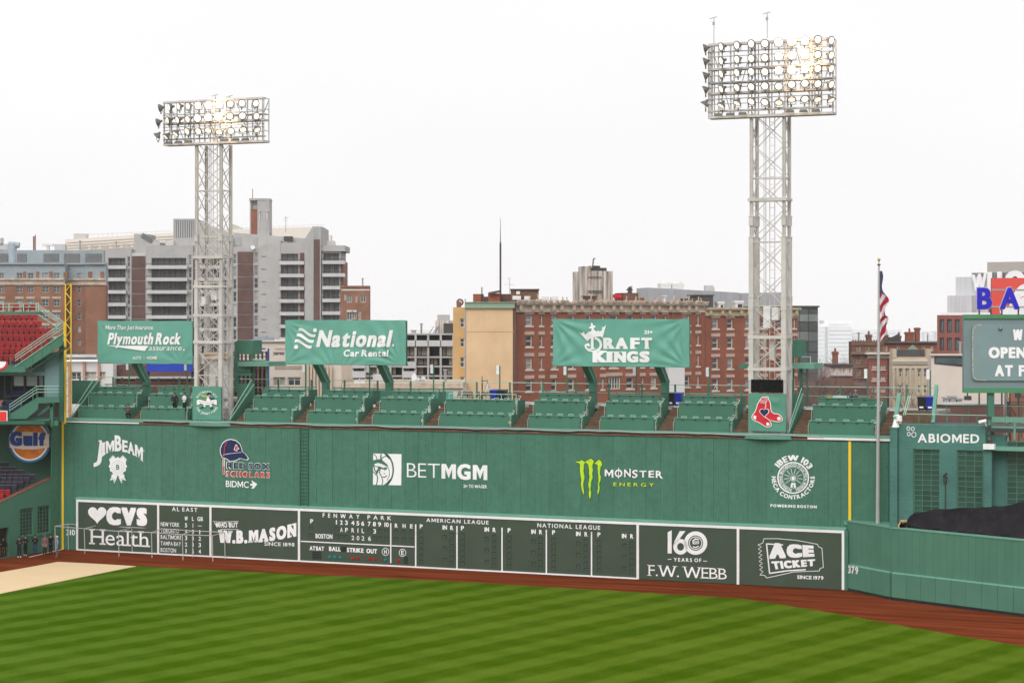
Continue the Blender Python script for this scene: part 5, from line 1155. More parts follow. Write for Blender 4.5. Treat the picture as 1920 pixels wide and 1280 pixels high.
r_ = .35; plate = [(p0+r_*(1-cos(k*pi/8)), q0+r_*(1-sin(k*pi/8))) for k in range(5)]+[(p1, q0), (p1, q1)]+[(p0+r_*(1-sin(k*pi/8)), q1-r_*(1-cos(k*pi/8))) for k in range(5)]
mb = MB(); mb.prism(plate, -.16, -.01); pl = t.part('plate', mb, RSTP)
mb = MB(); mb.stroke([(p0+.7, q1-.03), (p0+.3, q1-.06), (p0+.08, q1-.4), (p0+.05, q1-1.4), (p0+.06, q0+.9), (p0+.12, q0+.3), (p0+.4, q0+.05), (p0+1, q0+.04)], .06, -.17, -.16); t.part('chipped_edge', mb, mat('chipped_paint', (.5, .42, .34), .8, .5, 8), parent=pl)
m_ = MB(); rtext(m_, 'W', 1045, 1148, 218, 335, bold=.08); rtext(m_, 'OPEN', 785, 1192, 415, 528, bold=.07, gap=.08); rtext(m_, 'AT F', 852, 1172, 610, 725, bold=.07, gap=.09, space=.45)
t.part('lettering', remap(m_, SB, -.18, 1720, 580, .1718), mat('bright_white_letters', (.9, .9, .9), .5, .02), parent=pl)
mb = MB(); a = SB.uz(1875.5, 616, -.2); revolve(mb, [(-.22, .001), (-.18, .12), (-.08, .15), (0, .15)], 14); mb.v = [(x+a[0], y-.12, zz+a[1]) for x, y, zz in mb.v]; t.part('round_bolt', mb, mat('steel_knob', (.3, .3, .3), .25, metal=.8), smooth=True)
mb = MB(); a, b, c, e = SB.box(1852.5, 1864.5, 736, 800, .1); mb.box(a, b, .1, .5, c-.6, e); t.part('post', mb, GREEN2)
mb = MB(); a = SB.uz(1814, 742, .1); mb.box(a[0]-.04, a[0]+.04, .05, .13, a[1]-.05, a[1]+.3); mb.box(a[0]-.2, a[0]+.25, -.1, .3, a[1]-.3, a[1]); t.part('lamp_unit', mb, STEELD)
# black cover over the bleacher seats
CLOTH = mat('black_cover_cloth', (.017, .0145, .018), .8, .35, 1.0, bump=.9, bscale=2.5, spec=.12)
n, k = 70, 18; mb = MB()
for j in range(k+1):
    for i in range(n+1):
        s, q = i/n, j/k; px0 = 1698+s*285; lo_u = C2.u(px0, .35); lo = C2.M @ Vector((lo_u, .35, 5.28+.05*abs(sin(s*95))))
        pu = 1713+s*270; yu = 961-(pu-1713)*.094-2*sin(s*8); Yu = 150.9-3.6*s; up = P(pu, yu, Yu)
        p = lo.lerp(up, q); p.z += .05*sin(s*70+q*3)*sin(q*pi)+.045*sin(s*31-q*9)+.22*sin(q*pi)*(1-.5*s)-.12*abs(sin(q*pi*3))*(.3+s)+.05*sin(s*40+q*6)*(1-q)*(1-s)**2*3+.02*sin(s*25+q*9)
        mb.v.append(tuple(p))
for j in range(k):
    for i in range(n): q = j*(n+1)+i; mb.f.append((q, q+1, q+n+2, q+n+1)); mb.m.append(0)
e0 = [mb.v[j*(n+1)] for j in range(k+1)]; kk = len(mb.v)
for p in e0: mb.v.append((p[0]-.25, p[1]+.6, 5.0))
for j in range(k): mb.f.append((j*(n+1), (j+1)*(n+1), kk+j+1, kk+j)); mb.m.append(0)
single('seat_cover', mb, CLOTH, 'large black cloth stretched over the bleacher seats behind the centre-field wall', 'seat cover', WORLD, (30, 148, 5), smooth=True)
mb = MB()
for i in range(6): a = P(1686+i*2.2, 984, 151.6); mb.box(a.x-.1, a.x+.14, a.y-.15, a.y+.15, 5.1, 5.5+.15*(i % 3))
single('loose_timber', mb, mat('cut_timber', (.5, .36, .2), .8, .2, 3), 'small heap of pale cut timber beside the black cover', 'timber', WORLD, (29, 151.6, 5.1), kind='stuff')

# ================================================================= LEFT CORNER
LW = Fr(-43.4, 177.4, atan2(7.3, 3.4)); uc = LW.u(97)
t = Thing('side_wall', 'green side wall with two barred windows and a doorway in the left corner', 'wall', LW, (0, 0, 0))
WG = streak_mat('side_wall_paint', (.075, .205, .140), (.045, .14, .095), amount=.35)
ops = [(LW.u(38), LW.u(62.7), LW.z(50, 1003.5), LW.z(50, 947.5)), (LW.u(70.6), LW.u(93.9), LW.z(82, 999), LW.z(82, 943.5)), (LW.u(-6), LW.u(17.5), .05, LW.z(8, 989))]
zl = 3.9; mb = MB(); opening_wall(mb, -7, uc, 0, 4.0, ops, d=.35); mb.box(-7, uc, .4, .6, 0, 4.0)
za, zb_ = 4.7-7*.215, 6.3
mb.hexa([(-7, 0, 4.0), (uc, 0, 4.0), (-7, .5, 4.0), (uc, .5, 4.0), (-7, 0, max(4.02, 4.7-7*.2)), (uc, 0, zb_), (-7, .5, max(4.02, 4.7-7*.2)), (uc, .5, zb_)]) if False else mb.prism([(-7, 4.0), (uc, 4.0), (uc, zb_), (0, 4.72), (-3.3, 4.02), (-7, 4.02)], 0, .5)
t.part('masonry', mb, WG)
mb = MB(); mb.bar((-3.3, .25, 4.05), (0, .25, 4.76), .55, .07); mb.bar((0, .25, 4.76), (uc, .25, zb_+.03), .55, .07); t.part('rusty_coping', mb, RUST)
GW = mat('dirty_dark_glass', (.035, .055, .045), .3, .4, 2, spec=.4, obj_var=.4)
for o in ops[:2]: pane_grid(t, LW, o[0], o[1], o[2], o[3], .12, 4, 8, GW, GBF, .03); mb = MB(); mb.box(o[0]-.1, o[1]+.1, -.1, .0, o[2]-.14, o[2]-.01); t.part('window_sill', mb, WG)
mb = MB(); o = ops[2]; mb.box(o[0], o[1], .36, .395, 0, o[3]); t.part('doorway_recess', mb, mat('brown_interior', (.03, .02, .012), .9))
mb = MB(); mb.box(uc, LW.u(119)+.3, -.0, .08, 0, 11.3); t.part('tall_return', mb, GREEN)
# lower seats
LF = Fr(0, 178, 0)
SRED = mat('red_seat_plastic', (.30, .010, .014), .45, .12, 2, obj_var=.2); SNAV = mat('navy_seat_wood', (.022, .020, .038), .5, .2, 2, obj_var=.25)
def seatmesh(m, tip): 
    s = MB(); s.box(-.22, .22, .10, .14, .38, .88, 0); s.bar((-.22, .09, .87), (.22, .09, .87), .05, .05, 1)
    if tip: s.box(-.20, .20, .02, .09, .36, .68, 0)
    else: s.box(-.2, .2, -.25, .1, .40, .44, 0)
    s.box(-.245, -.225, -.2, .14, 0, .62, 2); return s.mesh('stadium_seat', m)
SR = seatmesh([SRED, mat('bright_red_edge', (.62, .05, .05), .4), STEELD], True); SN = seatmesh([SNAV, mat('navy_seat_edge', (.16, .13, .17), .4), STEELD], True)
ORD = ('first', 'second', 'third', 'fourth', 'fifth', 'sixth', 'seventh', 'eighth', 'ninth', 'tenth')
def seat(me, x, y, z, lb, grp):
    o = bpy.data.objects.new('stadium_seat', me); COL.objects.link(o); o.location = (x, y, z); o['label'] = lb; o['category'] = 'seat'; o['group'] = grp
lt = Thing('seating_tier', 'lower stepped concrete tier under the oil-company disc', 'stand', LF, (-44, 0, 3))
CONC = mat('stand_concrete', (.16, .16, .155), .85, .2, .6)
rows = [(933.7, 30, 'r'), (926, 46, 'r'), (918, 62, 'r'), (909, 80, 'n'), (902.5, 90, 'n'), (895, 71, 'n'), (888.6, 66, 'n'), (881, 47, 'n'), (874.6, 31, 'n'), (866.4, 16, 'n')]
for k, (y, xe, c) in enumerate(rows):
    v = .8*k; z = LF.z(0, y, v)-.88; ue = LF.u(xe, v)
    ue = min(ue, -43.4+(178+v-177.4)*.466-.75)
    mb = MB(); mb.box(LF.u(-90, v), ue+.1, v-.3, v+.5, z-.3, z); lt.part('step', mb, CONC)
    x = ue-.25; i = 0
    while x > LF.u(-30, v): seat(SR if c == 'r' else SN, x, 178+v, z, ('red' if c == 'r' else 'dark navy')+f' folding seat, {ORD[k]} row from the front, lower left stand', 'lower stand seats '+('red' if c == 'r' else 'navy')); x -= .5
# back wall, beam, disc sign
t = Thing('stand_wall', 'dark green wall behind the lower stand carrying the round sign', 'wall', LF, (-44, 8.2, 5))
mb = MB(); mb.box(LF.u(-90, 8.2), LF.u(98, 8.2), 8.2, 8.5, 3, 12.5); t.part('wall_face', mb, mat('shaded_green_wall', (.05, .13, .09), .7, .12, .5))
mb = MB(); mb.box(LF.u(-90, 4), LF.u(98, 4), 1.0, 8.1, LF.z(40, 794, 2), LF.z(40, 789, 2)); t.part('soffit', mb, GREEND)
mb = MB(); mb.box(LF.u(-90, 3), LF.u(108, 3), 3.2, 3.5, LF.z(40, 798, 3), LF.z(40, 788, 3)); t.part('beam', mb, GREEN2)
t = Thing('round_sign', 'round orange and white oil-company sign with blue letters under the stair', 'sign', LF, (LF.u(56.5, 7), 7.0, 9))
vd = 6.2; c = LF.uz(55.5, 826, vd); s = (LF.u(95.5, vd)-LF.u(55.5, vd))
OR = mat('orange_enamel', (.60, .15, .012), .35, .2, 1.5, rgb2=(.72, .22, .02)); SKYB = mat('sky_blue_enamel', (.02, .17, .36), .35)
mb = MB(); mb.disc(c, s, s*1.03, vd, vd+.3, 40); t.part('rim', mb, SKYB)
mb = MB(); mb.disc(c, s*.90, s*.93, vd-.03, vd, 40); rm = t.part('white_ring', mb, WHITE)
mb = MB(); mb.disc(c, s*.82, s*.85, vd-.06, vd-.03, 40); t.part('orange_face', mb, OR)
mb = MB(); band = []
for i in range(17): f = -1+2*i/16; band.append((c[0]+f*s*.92, c[1]+s*(.42-.10*f*f)))
for i in range(17): f = 1-2*i/16; band.append((c[0]+f*s*.92, c[1]-s*(.40-.10*f*f)))
mb.prism(band, vd-.10, vd-.06); bd = t.part('cream_band', mb, mat('cream_enamel', (.80, .70, .60), .35, .05))
m_ = MB()
for ch, x0, x1, y0, y1 in (('G', 155, 322, 972, 1165), ('u', 345, 470, 1040, 1165), ('l', 485, 542, 985, 1165), ('f', 560, 655, 985, 1165)):
    g0 = glyph(ch); top = max(p[1] for p in g0[0])/caph(); rtext(m_, ch, x0, x1, y1-(y1-y0)/top, y1, bold=.10)
m_.disc((645, -1150), 12, 12, 0, .004, 10, 1)
t.part('lettering', remap(m_, LF, vd-.12, 0, 680, .1329), [mat('gulf_blue_letters', (.01, .05, .30), .35), OR])
# upper stand
us = Thing('seating_tier', 'upper stepped stand with rows of red seats, top left', 'stand', LF, (-44, 3, 15))
rows = [(665, 58), (652, 80), (640, 92), (627, 98), (615, 96), (602, 78), (590, 70)]
for k, (y, xe) in enumerate(rows):
    v = 3.5+.8*k; z = LF.z(0, y, v)-.88; ue = LF.u(xe, v); mb = MB(); mb.box(LF.u(-90, v), ue+.15, v-.35, v+.45, z-.6, z); us.part('step', mb, CONC)
    x = ue-.25
    while x > LF.u(-30, v): seat(SR, x, 178+v, z, f'red folding seat, {ORD[k]} row from the front, upper left stand', 'upper stand seats'); x -= .485
v = 9.3; mb = MB(); mb.box(LF.u(-90, v), LF.u(70, v), v, v+3, LF.z(0, 590, v), LF.z(0, 584, v)); us.part('terrace_slab', mb, GREEN2)
zt3 = LF.z(0, 583.5, v)
for px in (3, 30, 47, 61): seat(SR, LF.u(px, v+1), 178+v+1, zt3-.28, 'red chair on the terrace above the upper stand', 'terrace chairs')
t = Thing('railing', 'pale green railing round the terrace and down its sloping side', 'railing', LF, (LF.u(71, v), v, zt3))
for y in (569, 575.5): mb = MB(); mb.tube((LF.u(-90, v), v+.2, LF.z(0, y, v)), (LF.u(71, v), v+.2, LF.z(0, y, v)), .03, 5); t.part('rail', mb, STW)
for px in (-20, 5, 16, 43, 67, 71): mb = MB(); a = LF.u(px, v); mb.box(a-.04, a+.04, v+.16, v+.24, zt3-.1, LF.z(0, 567 if px > 66 else 569, v)); t.part('post', mb, STW)
for dy in (0, 4, 8, 18): mb = MB(); a = LF.uz(71, 571+dy, v); b = LF.uz(119-dy*.6, 603+dy*.6, 5); mb.tube((a[0], v, a[1]), (b[0], 5, b[1]), .03, 5); t.part('sloping_rail', mb, STW)
# main outer stair
t = Thing('outer_staircase', 'green steel staircase slanting down to the left beside the foul pole', 'stairs', LF, (LF.u(118, 2.6), 2.6, 18))
V = 2.6; q = lambda x, y: LF.uz(x, y, V)
mb = MB(); mb.prism([q(41, 697), q(118.7, 645), q(118.7, 624.5), q(26.8, 687.5), q(26.8, 697)], V, V+.12); t.part('stringer', mb, GREEN2)
mb = MB(); mb.prism([q(60, 693), q(118, 655), q(118, 650), q(52, 694)], V+.5, V+1.3); t.part('underside', mb, GREEND)
for i, dy in enumerate((0, 5, 10.5, 20.8)):
    mb = MB(); a, b = q(28, 666+dy), q(119, 603.8+dy); mb.tube((a[0], V-.05, a[1]), (b[0], V-.05, b[1]), .035, 6); t.part('handrail', mb, STW)
for px in (20, 40, 60, 78, 96, 114): 
    y = 603.8+(119-px)*.684; mb = MB(); a = q(px, y+22+(20 if px > 30 else 6)); b = q(px, y); mb.box(a[0]-.04, a[0]+.04, V-.06, V+.0, a[1], b[1]); t.part('baluster', mb, GREEN2)
for i in range(13):
    px = 34+i*6.4; a = q(px, 684-(px-34)*.68); mb = MB(); mb.box(a[0]-.18, a[0]+.18, V+.12, V+1.5, a[1]-.04, a[1]+.02); t.part('tread', mb, CONC)
mb = MB(); mb.box(q(-40, 690)[0], q(48, 690)[0], V-.1, V+2, LF.z(0, 697.5, V), LF.z(0, 687, V)); t.part('landing_fascia', mb, GREEN2)
mb = MB(); c = q(0, 676.5); 
for r, m in ((1.02, 1), (.78, 0), (.42, 2)): mb.prism([(c[0]+r*.72*cos(a), c[1]-.05+r*.75*sin(a)) for a in [pi+pi*i/16 for i in range(17)]], V-.16-.012*(1-m*.5)-r*-.02, V-.11, m)
single('bunting', mb, [WHITE, REDP, NAVYP], 'red, white and blue half-round bunting at the left edge', 'bunting', LF, (c[0], V-.15, c[1]))
# enclosed level under the stair
t = Thing('clubhouse_level', 'blue-grey walled level with white windows under the staircase', 'building', LF, (-44, 3.5, 13))
BG = mat('blue_grey_panel', (.15, .25, .26), .6, .06, .5); z = lambda y, v=4.2: LF.z(60, y, v)
mb = MB(); mb.box(LF.u(83.5, 4.2), LF.u(112, 4.2), 4.2, 4.5, z(746), z(660)); mb.box(LF.u(50, 4.2), LF.u(112, 4.2), 4.52, 5, z(704), z(672)); mb.box(LF.u(-60, 4.2), LF.u(83, 4.2), 4.22, 4.5, z(704), z(697)); t.part('panelled_wall', mb, BG)
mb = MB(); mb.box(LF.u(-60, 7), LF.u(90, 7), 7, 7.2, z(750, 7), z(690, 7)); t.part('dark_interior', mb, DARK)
for x0, x1 in ((26, 45), (49.6, 71), (73, 80.5)):
    mb = MB(); a, b, c, e = LF.box(x0, x1, 704.8, 723.2, 6.2); mb.box(a, b, 6.2, 6.25, c, e); f = t.part('window', mb, mat('white_blind', (.52, .58, .56), .5, .05))
mb = MB()
for x0 in (9, 22, 46, 71.5, 82): a = LF.u(x0, 6); mb.box(a-.06, a+.06, 5.9, 6.1, z(748, 6), z(700, 6))
t.part('mullion', mb, STEELD)
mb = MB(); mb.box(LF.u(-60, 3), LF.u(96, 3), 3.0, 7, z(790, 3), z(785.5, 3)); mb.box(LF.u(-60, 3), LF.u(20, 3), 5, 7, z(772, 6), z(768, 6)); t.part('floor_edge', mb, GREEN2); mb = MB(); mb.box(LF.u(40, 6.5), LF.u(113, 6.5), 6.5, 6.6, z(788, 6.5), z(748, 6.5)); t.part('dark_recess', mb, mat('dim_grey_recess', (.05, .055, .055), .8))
mb = MB(); mb.box(LF.u(111, 4), LF.u(118.5, 4), 4, 4.4, z(790, 4), z(640, 4)); t.part('column', mb, GREEND)
mb = MB(); mb.box(LF.u(94, 3), LF.u(99, 3), 3, 3.4, z(800, 3), z(752, 3)); t.part('column', mb, GREEN2)
for i, (x0, x1, y0, y1) in enumerate(((3, 40, 751, 768), (10, 60, 732, 745))):
    mb = MB(); v = 4.0+1.2*i; a, b, c, e = LF.box(x0, x1, y0, y1, v); mb.box(a, b, v, v+.7, c, (c+e)/2); mb.box(a, b, v+.5, v+.75, (c+e)/2, e); mb.box(a, a+.15, v-.01, v+.5, (c+e)/2, e-.1); mb.box(b-.15, b, v-.01, v+.5, (c+e)/2, e-.1)
    single('sofa', mb, mat('navy_upholstery', (.012, .018, .05), .7), ('navy sofa at the left edge below the white windows', 'long navy sofa farther back in the dark lounge')[i], 'sofa', LF, (a, v, c))
t = Thing('short_staircase', 'short green steel stair with a level landing above the round sign', 'stairs', LF, (LF.u(70, 2.4), 2.4, 13))
V = 2.4; q = lambda x, y: LF.uz(x, y, V)
mb = MB(); mb.prism([q(15, 785), q(49, 785), q(71, 767), q(72, 756), q(111, 754), q(111, 744), q(69.8, 744.5), q(18.6, 776)], V, V+.12); t.part('stringer', mb, GREEN2)
mb = MB(); mb.prism([q(64, 780), q(70, 780), q(98, 760), q(92, 757)], V+.6, V+.8); t.part('brace_beam', mb, GREEN2)
for dy in (0, 5.5, 11): mb = MB(); mb.path([(a[0], V-.04, a[1]) for a in (q(18, 758.4+dy), q(69, 724+dy), q(111, 723.5+dy))], .03, 6); t.part('handrail', mb, STW)
for px, ya, yb in ((18, 758, 778), (40, 744, 764), (62, 730, 752), (69, 725, 746), (87, 724, 746), (110, 724, 746)): mb = MB(); a, b = q(px, yb), q(px, ya); mb.box(a[0]-.035, a[0]+.035, V-.05, V-.01, a[1], b[1]); t.part('baluster', mb, GREEN2)
for i in range(8): px = 24+i*6; a = q(px, 778-(px-24)*.62); mb = MB(); mb.box(a[0]-.16, a[0]+.16, V+.12, V+1.4, a[1]-.04, a[1]+.02); t.part('tread', mb, CONC)
a, b, c, e = LF.box(-20, 13.8, 770, 790, 1.9); t = Thing('red_sign', 'red sign with a white border cut by the left edge', 'sign', LF, (b, 1.9, c))
mb = MB(); mb.box(a, b, 1.9, 2.0, c, e); t.part('border', mb, WHITE); mb = MB(); mb.box(a, b-.07, 1.87, 1.9, c+.06, e-.06); t.part('face', mb, mat('bright_red_face', (.80, .035, .03), .4, .02))
# ================================================================= CITY BEHIND
BRICK = brick_mat('red_brick', (.295, .084, .046), (.235, .072, .042), (.28, .15, .11), scale=1.0)
BRICKB = brick_mat('brown_brick', (.20, .095, .062), (.155, .075, .052), (.22, .15, .11), scale=1.0)
BRICKH = brick_mat('orange_brown_brick', (.30, .125, .070), (.235, .10, .062), (.28, .19, .14), scale=1.0)
BRICKD = brick_mat('dark_brick', (.145, .072, .058), (.115, .06, .05), (.15, .10, .09), scale=1.0)
BRICKM = brick_mat('modern_pink_brick', (.30, .095, .075), (.26, .085, .068), (.28, .14, .12), scale=1.0, var=.06)
STONE = mat('weathered_sandstone', (.50, .41, .32), .85, .3, 1.2, bump=.4, bscale=6); STONEY = mat('yellowish_sandstone', (.52, .43, .28), .85, .2, 1.2, bump=.4, bscale=6)
CREAM = mat('cream_trim', (.62, .56, .48), .7, .08); LINT = mat('pinkish_lintel', (.50, .37, .30), .8, .12)
OCHRE = streak_mat('ochre_render', (.69, .485, .29), (.42, .28, .15), amount=.28, rough=.9, sx=.5, sz=.06); OCHD = streak_mat('dark_ochre_render', (.56, .36, .16), (.36, .22, .1), amount=.3, rough=.9)
CONCG = streak_mat('grey_concrete', (.43, .42, .405), (.29, .28, .265), amount=.4, rough=.9, sx=.3, sz=.05); CONCL = streak_mat('pale_concrete', (.55, .54, .53), (.38, .37, .36), amount=.4, rough=.9)
COPPER = streak_mat('patinated_copper', (.26, .38, .28), (.30, .22, .15), amount=.8, sx=3, sz=.4)
BGREY = mat('bluegrey_mansard', (.30, .345, .365), .6, .08, .4); LOUV = mat('dark_louvre', (.14, .145, .15), .6)
CRWALL = mat('cream_wall', (.66, .58, .50), .8, .05, .3); WHWALL = mat('white_render', (.72, .71, .69), .8, .04, .3)
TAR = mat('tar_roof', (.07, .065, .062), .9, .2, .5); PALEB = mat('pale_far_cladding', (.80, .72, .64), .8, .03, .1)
WC = {}
def volume(t, fr, x0, x1, yt, v, d, m, ops=(), zb=0, name='wall', label=None, yt2=None, rv=.25, xz=None, slabm=None):
    u0, u1 = fr.u(x0, v), fr.u(x1, v); z1 = fr.z(xz if xz is not None else (x0+x1)/2, yt, v); mb = MB()
    if yt2 is None:
        o = [(max(u0, a), min(u1, b), c, e) for a, b, c, e in ops if b > u0 and a < u1 and c < z1]
        opening_wall(mb, u0, u1, zb, z1, o, v, rv)
        mb.face([(u0, v+d, zb), (u1, v+d, zb), (u1, v+d, z1), (u0, v+d, z1)]); mb.face([(u0, v, zb), (u0, v+d, zb), (u0, v+d, z1), (u0, v, z1)]); mb.face([(u1, v, zb), (u1, v, z1), (u1, v+d, z1), (u1, v+d, zb)])
        mb.face([(u0, v, z1), (u1, v, z1), (u1, v+d, z1), (u0, v+d, z1)])
    else:
        z0_, z2 = fr.z(x0, yt, v), fr.z(x1, yt2, v); mb.prism([(u0, zb), (u1, zb), (u1, z2), (u0, z0_)], v, v+d)
    return t.part(name, mb, m, label=label)
def win_mesh(W_, H_, style):
    k = (round(W_, 1), round(H_, 1), style)
    if k in WC: return WC[k]
    W_, H_ = k[0], k[1]; mb = MB(); f = .10
    mb.box(0, f, -.05, .08, 0, H_); mb.box(W_-f, W_, -.05, .08, 0, H_); mb.box(f, W_-f, -.05, .08, 0, f); mb.box(f, W_-f, -.05, .08, H_-f, H_)
    if 's' in style: mb.box(f, W_-f, -.02, .05, H_*.48, H_*.48+.09)
    if 'v' in style: mb.box(W_/2-.05, W_/2+.05, -.03, .06, f, H_-f)
    if 't' in style:
        for i in (1, 2): mb.box(W_*i/3-.05, W_*i/3+.05, -.03, .06, f, H_-f)
    if 'm' in style:
        for i in range(1, 5): mb.box(W_*i/5-.04, W_*i/5+.04, -.03, .06, f, H_-f)
    if 'l' in style: mb.box(-.22, W_+.22, -.26, -.12, H_+.10, H_+.48, 1)
    if 'i' in style: mb.box(-.15, W_+.15, -.27, -.05, -.17, 0, 0)
    p = MB().box(0, W_, .06, .09, 0, H_)
    WC[k] = (mb, p); return WC[k]
WMESH = {}; BLIND = [mat('half_drawn_blind', (.30, .28, .25), .5, .2, 2, obj_var=.3), mat('pale_blind', (.45, .43, .40), .6, .15, 2, obj_var=.2), mat('sky_reflecting_glass', (.20, .22, .25), .08, .3, 1, spec=.7, obj_var=.3)]; WR = random.Random(21)
def window(t, fr, x0, x1, y0, y1, v, style='si', fm=CREAM, gm=GLASSD, lm=LINT, xr=None, rv=.2, ext=None):
    """returns the opening; places frame and pane set back in it"""
    u0, u1 = fr.u(x0, v), fr.u(x1, v); xr = xr if xr is not None else (x0+x1)/2; z0, z1 = fr.z(xr, y1, v), fr.z(xr, y0, v)
    fm_, gp = win_mesh(u1-u0, z1-z0, style); k = (round(u1-u0, 1), round(z1-z0, 1), style, fm.name, gm.name, lm.name)
    if gm is GLASSD and WR.random() < .34: gm = WR.choice(BLIND); k = k[:4]+(gm.name, k[5])
    if k not in WMESH: WMESH[k] = (fm_.mesh('window', [fm, lm]), gp.mesh('pane', gm))
    a, b = WMESH[k]; q = max(.05, round(u1-u0, 1)); h = max(.05, round(z1-z0, 1))
    o = t.inst('window', a, (u0, v+rv, z0), scale=((u1-u0)/q, 1, (z1-z0)/h)); t.inst('pane', b, (0, 0, 0), parent=o)
    return (u0, u1, z0, z1)
# ---- 1. long red brick block with a bracketed cornice
BK = frp(965, 235, 38)
t = Thing('brick_building', 'long red brick apartment block with a weathered bracketed stone cornice', 'building', BK, (0, 0, 0))
cols1 = [(986, 998.5, 'sil'), (1012.5, 1018, 'sil'), (1034, 1044.5, 'sil'), (1066.5, 1077, 'sil'), (1098.5, 1108, 'sil'), (1127.5, 1133, 'sil'), (1143, 1158, 'sil'), (1175, 1188, 'sil'), (1202, 1207.5, 'sil'), (1220.5, 1231, 'sil'), (1244, 1250, 'sil'), (1280, 1293.5, 'sil'), (1306.5, 1311.5, 'sil')]
rows1 = [(590.5, 610.5), (629, 650), (669.5, 692.5), (711.5, 733.5)]
ops = []
for ci, (a, b, st) in enumerate(cols1):
    for ri, (c, e) in enumerate(rows1):
        if ri == 3 and ci == 6: ops.append(window(t, BK, 1139, 1164, 710, 734, 0, 'ml', xr=992)); continue
        if ri == 3 and ci == 10: continue
        ops.append(window(t, BK, a, b, c, e, 0, st, xr=992))
volume(t, BK, 967, 1321.5, 584, 0, 4, BRICK, ops, xz=975, rv=.25)
mb = MB(); a, b, c, e = BK.u(1240), BK.u(1271), BK.z(992, 765), BK.z(992, 690); mb.box(a, b, -1.2, -.02, c, e); t.part('white_bay', mb, WHWALL)
def cornice(t, fr, x0, x1, yt, yb, xr, m, step=2.3, spikes=True, nm='cornice'):
    u0, u1 = fr.u(x0), fr.u(x1); zt_, zb2 = fr.z(xr, yt), fr.z(xr, yb); h = zt_-zb2
    mb = MB(); mb.box(u0, u1, -.22, .0, zb2, zb2+h*.16); mb.box(u0, u1, -.12, .0, zb2+h*.16, zb2+h*.62); mb.box(u0-.1, u1+.1, -.5, .1, zb2+h*.62, zb2+h*.74); mb.box(u0-.1, u1+.1, -.62, .2, zb2+h*.74, zb2+h*.9); mb.box(u0-.1, u1+.1, -.5, .2, zb2+h*.9, zt_-.1)
    o = t.part(nm, mb, m)
    br = MB().box(-.2, .2, -.45, -.12, zb2+h*.18, zb2+h*.62); br.box(-.15, .15, -.32, -.12, zb2+h*.02, zb2+h*.18); bm_ = br.mesh('bracket', m, (0, 0, 0))
    x = u0+.5; i = 0
    while x < u1-.3:
        t.inst('bracket', bm_, (x-t.b.x, -t.b.y, -t.b.z), parent=o)
        x += step*(.5 if i % 2 else .8); i += 1
    if spikes:
        mb = MB(); x = u0+.2
        while x < u1:
            hh = random.uniform(.25, .8); w_ = random.uniform(.12, .3); mb.box(x-w_, x+w_, -.75, -.35, zt_-.12, zt_-.05+hh*.3)
            if random.random() < .6: mb.bar((x, -.55, zt_-.05), (x+random.uniform(-.25, .25), -.55, zt_+hh), .10)
            x += random.uniform(.55, 1.0)
        t.part('cresting', mb, m, kind='stuff')
cornice(t, BK, 966, 1321, 563.5, 585, 975, STONE)
mb = MB(); zf0 = BK.z(975, 584); mb.box(BK.u(967)+.1, BK.u(1321), 0.3, 3.8, zf0-.2, zf0+.3); t.part('roof', mb, TAR)
for x in (1048, 1116, 1190, 1262, 1318): mb = MB(); a = BK.u(x); mb.box(a-.3, a+.3, -.06, -.001, 0, zf0-.05); t.part('pilaster', mb, BRICK)
B2 = frp(1322, BK.Y+BK.u(1322)*sin(radians(38)), 34)
t = Thing('brick_building', 'smooth red brick block with a yellowish cornice, partly behind the second light tower', 'building', B2, (0, 0, 0)); ops = []
for a, b in ((1336, 1347), (1364, 1374.5), (1397.5, 1408), (1427, 1437), (1457, 1467), (1487, 1492)):
    for c, e in ((597.5, 616), (632.5, 653), (670.5, 691.5), (709.5, 732)): ops.append(window(t, B2, a, b, c, e, 0, 'sil', xr=1342))
volume(t, B2, 1322.5, 1496, 591, 0, 14, BRICK, ops, xz=1330, rv=.3); cornice(t, B2, 1323, 1496, 575, 592, 1332, STONEY, spikes=False)
mb = MB(); m_ = MB(); m_.stroke(neg([(1339, 719), (1344, 728)]), .8, 0, .003); m_.stroke(neg([(1344, 719), (1339, 728)]), .8, 0, .003); t.part('painted_cross', remap(m_, B2, -.4), WHITE)
# rooftop items
def sbox(nm, fr, x0, x1, y0, y1, v, d, m, lb, cat, extra=None, mats=None):
    a, b, c, e = fr.box(x0, x1, y0, y1, v); mb = MB(); mb.box(a, b, v, v+d, c, e)
    if extra: extra(mb, a, b, c, e, v, d)
    return single(nm, mb, mats or m, lb, cat, fr, (a, v, c))
def cap(mb, a, b, c, e, v, d): mb.box(a-.15, b+.15, v-.15, v+d+.15, e, e+.15)
RF = frp(960, 245, 0)
t = Thing('rooftop_penthouse', 'low dark red brick penthouse behind the green copper edge', 'roof structure', RF, (0, 0, 0))
volume(t, RF, 887, 906, 551, 1, 6, BRICK, zb=20, name='wall'); volume(t, RF, 915, 938, 550, 0, 6, BRICK, zb=20, name='wall'); volume(t, RF, 906, 915, 556, .5, 6, TAR, zb=20, name='stair_hood'); volume(t, RF, 938, 958, 551, 1.5, 5, BRICKD, zb=20, name='wall')
mb = MB(); mb.box(RF.u(902.3), RF.u(904.3), 1, 1.15, 22, RF.z(903, 538)); t.part('vent_pipe', mb, STEELD); mb = MB(); mb.bar((RF.u(916), -.2, RF.z(916, 550)), (RF.u(938), -.2, RF.z(938, 546)), 1.2, .25); t.part('sloping_roof', mb, TAR)
